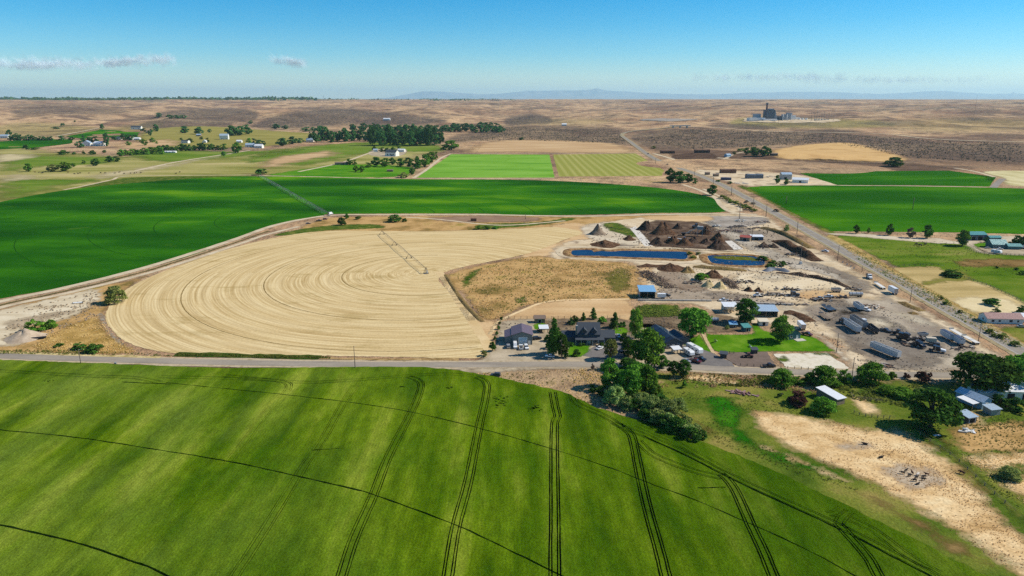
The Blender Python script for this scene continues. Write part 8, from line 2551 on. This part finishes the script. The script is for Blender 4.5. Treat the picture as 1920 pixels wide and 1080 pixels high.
# ------------------------------------------------------------------ animals
def animal_mesh(name, mat, lying=False, graze=True):
    """one continuous skinned body about 2.2 m long, facing +x"""
    V = []; E = []; Rr = []
    def add(p, r, prev=None):
        V.append(p); Rr.append(r)
        if prev is not None: E.append((prev, len(V) - 1))
        return len(V) - 1
    z = 1.1 if not lying else 0.5
    pel = add((-0.7, 0, z), 0.33)
    mid = add((-0.05, 0, z - 0.06), 0.37, pel)
    che = add((0.6, 0, z - 0.02), 0.34, mid)
    nk = add((0.95, 0, z + (0.05 if graze and not lying else 0.3)), 0.20, che)
    hd = add((1.3, 0, z - 0.35 if graze and not lying else z + 0.42), 0.15, nk)
    add((1.5, 0, z - 0.68 if graze and not lying else z + 0.25), 0.10, hd)
    for s in (-1, 1):
        add((hd and 1.25, s * 0.24, V[hd][2] + 0.12), 0.04, hd)
    tl = add((-1.02, 0, z + 0.05), 0.07, pel); add((-1.08, 0, z - 0.5 if not lying else 0.15), 0.04, tl)
    for s in (-1, 1):
        if lying:
            k = add((0.75, s * 0.3, 0.28), 0.12, che); add((0.35, s * 0.42, 0.1), 0.08, k)
            k = add((-0.35, s * 0.42, 0.25), 0.15, pel); add((-0.8, s * 0.45, 0.1), 0.09, k)
        else:
            k = add((0.58, s * 0.2, 0.72), 0.14, che); k = add((0.6, s * 0.2, 0.38), 0.08, k); k = add((0.56, s * 0.2, 0.1), 0.065, k); add((0.62, s * 0.2, 0.0), 0.07, k)
            k = add((-0.62, s * 0.22, 0.78), 0.18, pel); k = add((-0.82, s * 0.22, 0.46), 0.09, k); k = add((-0.76, s * 0.22, 0.12), 0.065, k); add((-0.68, s * 0.22, 0.0), 0.07, k)
    me = bpy.data.meshes.new(name + '_skeleton')
    me.from_pydata(V, E, [])
    o = bpy.data.objects.new(name, me)
    COL.objects.link(o)
    md = o.modifiers.new('skin', 'SKIN'); o.modifiers.new('sub', 'SUBSURF').levels = 1
    if not me.skin_vertices: 
        bm = bmesh.new(); bm.from_mesh(me); bm.verts.layers.skin.verify(); bm.to_mesh(me); bm.free()
    for i, sv_ in enumerate(me.skin_vertices[0].data):
        sv_.radius = (Rr[i], Rr[i]); sv_.use_root = (i == 0)
    dg = bpy.context.evaluated_depsgraph_get()
    out = bpy.data.meshes.new_from_object(o.evaluated_get(dg))
    bpy.data.objects.remove(o)
    out.name = name
    out.materials.clear(); out.materials.append(mat)
    out.polygons.foreach_set('use_smooth', [True] * len(out.polygons))
    return out
H_black = mt('hide_black', (40, 34, 32), 0.9); H_brown = mt('hide_brown', (92, 62, 46), 0.9); H_white = mt('hide_white', (214, 206, 194), 0.9)
A_ST = animal_mesh('cow', H_black); A_UP = animal_mesh('cow_head_up', H_black, graze=False); A_LY = animal_mesh('cow_lying', H_black, True)
def animal(px, py, rz, me, mat, label, group, s=1.0):
    o = bpy.data.objects.new('cow', me); link(o)
    o.location = GZ(px, py); o.rotation_euler = (0, 0, rz); o.scale = (s, s, s)
    o.material_slots[0].link = 'OBJECT'; o.material_slots[0].material = mat
    return tag(o, label, 'cow', group)
HERD = [(1692, 889, 2.6, A_ST, H_black, 'dark cow at the left of the bunched herd'), (1698, 885, 0.4, A_UP, H_black, 'dark cow at the back left of the bunched herd'),
        (1705, 894, 0.2, A_ST, H_black, 'dark grazing cow left of the herd middle'), (1710, 889, 1.5, A_UP, H_brown, 'brown cow standing end on in the herd'),
        (1720, 892, 0.5, A_ST, H_white, 'white cow in the bunched herd'), (1714, 903, 3.0, A_ST, H_black, 'dark cow at the front left of the herd'),
        (1718, 898, 0.3, A_UP, H_black, 'largest dark cow in the herd middle'), (1732, 896, 3.4, A_ST, H_black, 'dark cow right of the herd middle'),
        (1737, 892, 2.8, A_UP, H_brown, 'brown cow at the right end of the herd'), (1731, 901, 0.0, A_ST, H_black, 'dark cow below the right end of the herd'),
        (1720, 909, 0.3, A_LY, H_black, 'dark cow lying nearest the camera below the herd')]
for a in HERD: animal(*a, 'herd bunched on the straw field', 0.72)
animal(1622, 834, 3.0, A_LY, H_black, 'upper one of two black cows lying apart in the straw', 'cows lying apart in the straw', 0.95)
animal(1651, 859, 0.2, A_LY, H_black, 'lower one of two black cows lying apart in the straw', 'cows lying apart in the straw', 0.9)
for i, (px, py) in enumerate([(1717, 460), (1725, 462), (1734, 460)]):
    animal(px, py, 0.4 + 2.7 * (i % 2), A_ST, H_black, f'black cow in the green pasture, {ORD[i]} from the left of three', 'cows in the green pasture', 1.5)
animal(1462, 744, 0.3, A_ST, H_black, 'black cow standing by the small bush left of the plum shrub', None, 1.2)
animal(1803, 889, 2.2, A_ST, H_brown, 'brown cow beside the wire fence', None, 0.9)
rr_ = random.Random(3)
for i, px in enumerate([66, 74, 79, 86, 128, 140, 146, 150, 167, 189, 197, 216, 224, 233, 245, 252, 256, 264, 330, 337]):
    animal(px, 325.5 + rr_.uniform(-2.5, 1.5), rr_.uniform(0, 6.28), A_ST if i % 3 else A_UP, H_black if i % 4 else H_brown, f'far dark cow grazing above the green field, {ORD[i]} from the left', 'cattle grazing above the green field', 1.5)

# ------------------------------------------------------------------ thin clouds low over the horizon (beyond the haze)
M_cloud = None
def cloud_mat():
    T = NT('cloud_vapour')
    d = T.n('ShaderNodeBsdfDiffuse'); d.inputs['Color'].default_value = (0.74, 0.84, 0.86, 1)
    t = T.n('ShaderNodeBsdfTranslucent'); t.inputs['Color'].default_value = (0.74, 0.84, 0.86, 1)
    m = T.n('ShaderNodeMixShader'); m.inputs[0].default_value = 0.12
    T.l(d.outputs[0], m.inputs[1]); T.l(t.outputs[0], m.inputs[2])
    tr = T.n('ShaderNodeBsdfTransparent'); m2 = T.n('ShaderNodeMixShader'); m2.inputs[0].default_value = 0.075
    T.l(tr.outputs[0], m2.inputs[1]); T.l(m.outputs[0], m2.inputs[2])
    T.l(m2.outputs[0], T.out.inputs['Surface'])
    return T.m
M_cloud = cloud_mat()
def cloud(px, py, w, h, n, label, seed, tilt=0.0):
    """a thin bank of vapour: many faint puffs spread through a long flat volume"""
    rng = np.random.default_rng(seed)
    d = 62000.0
    v = ray(px, py); t = d / v.y
    c = np.array((v.x * t, d, CAM_H + v.z * t))
    s = d / CP / FPX
    u = rng.uniform(-1, 1, n * 5); w_ = rng.normal(0, 0.42, n * 5); q = rng.normal(0, 0.4, n * 5)
    den = fbm(u * w / 40 + seed * 7, w_ * 2.2, 4, seed)
    keep = (rng.random(n * 5) < np.clip((den - 0.36) * 4, 0, 1) * (1 - np.abs(u)) ** 0.45)
    u, w_, q = u[keep][:n], w_[keep][:n], q[keep][:n]
    P = np.stack([u * w / 2 * s, q * w / 6 * s, (w_ * h / 2 + tilt * u * h / 2) * s], 1) + c
    D = rng.normal(0, 0.2, P.shape) + np.array([1.1, -0.6, 0.85])
    me = mesh_quads('cloud', leaf_quads(P, D / np.linalg.norm(D, axis=1, keepdims=True), 8.5 * s, rng), M_cloud)
    return tag(link(bpy.data.objects.new('cloud', me)), label, 'cloud', None, 'stuff')
cloud(70, 120, 200, 18, 760, 'long thin cloud at the left picture edge', 1)
cloud(250, 115, 140, 14, 520, 'thin cloud streak second from the left', 2, 0.5)
cloud(540, 114, 60, 12, 190, 'small wisp of cloud above the left skyline', 3, -0.6)
cloud(1440, 145, 260, 8, 330, 'faint cloud streak above the power plant', 4)
cloud(1680, 150, 300, 10, 300, 'faint broad cloud streak at the right', 5)
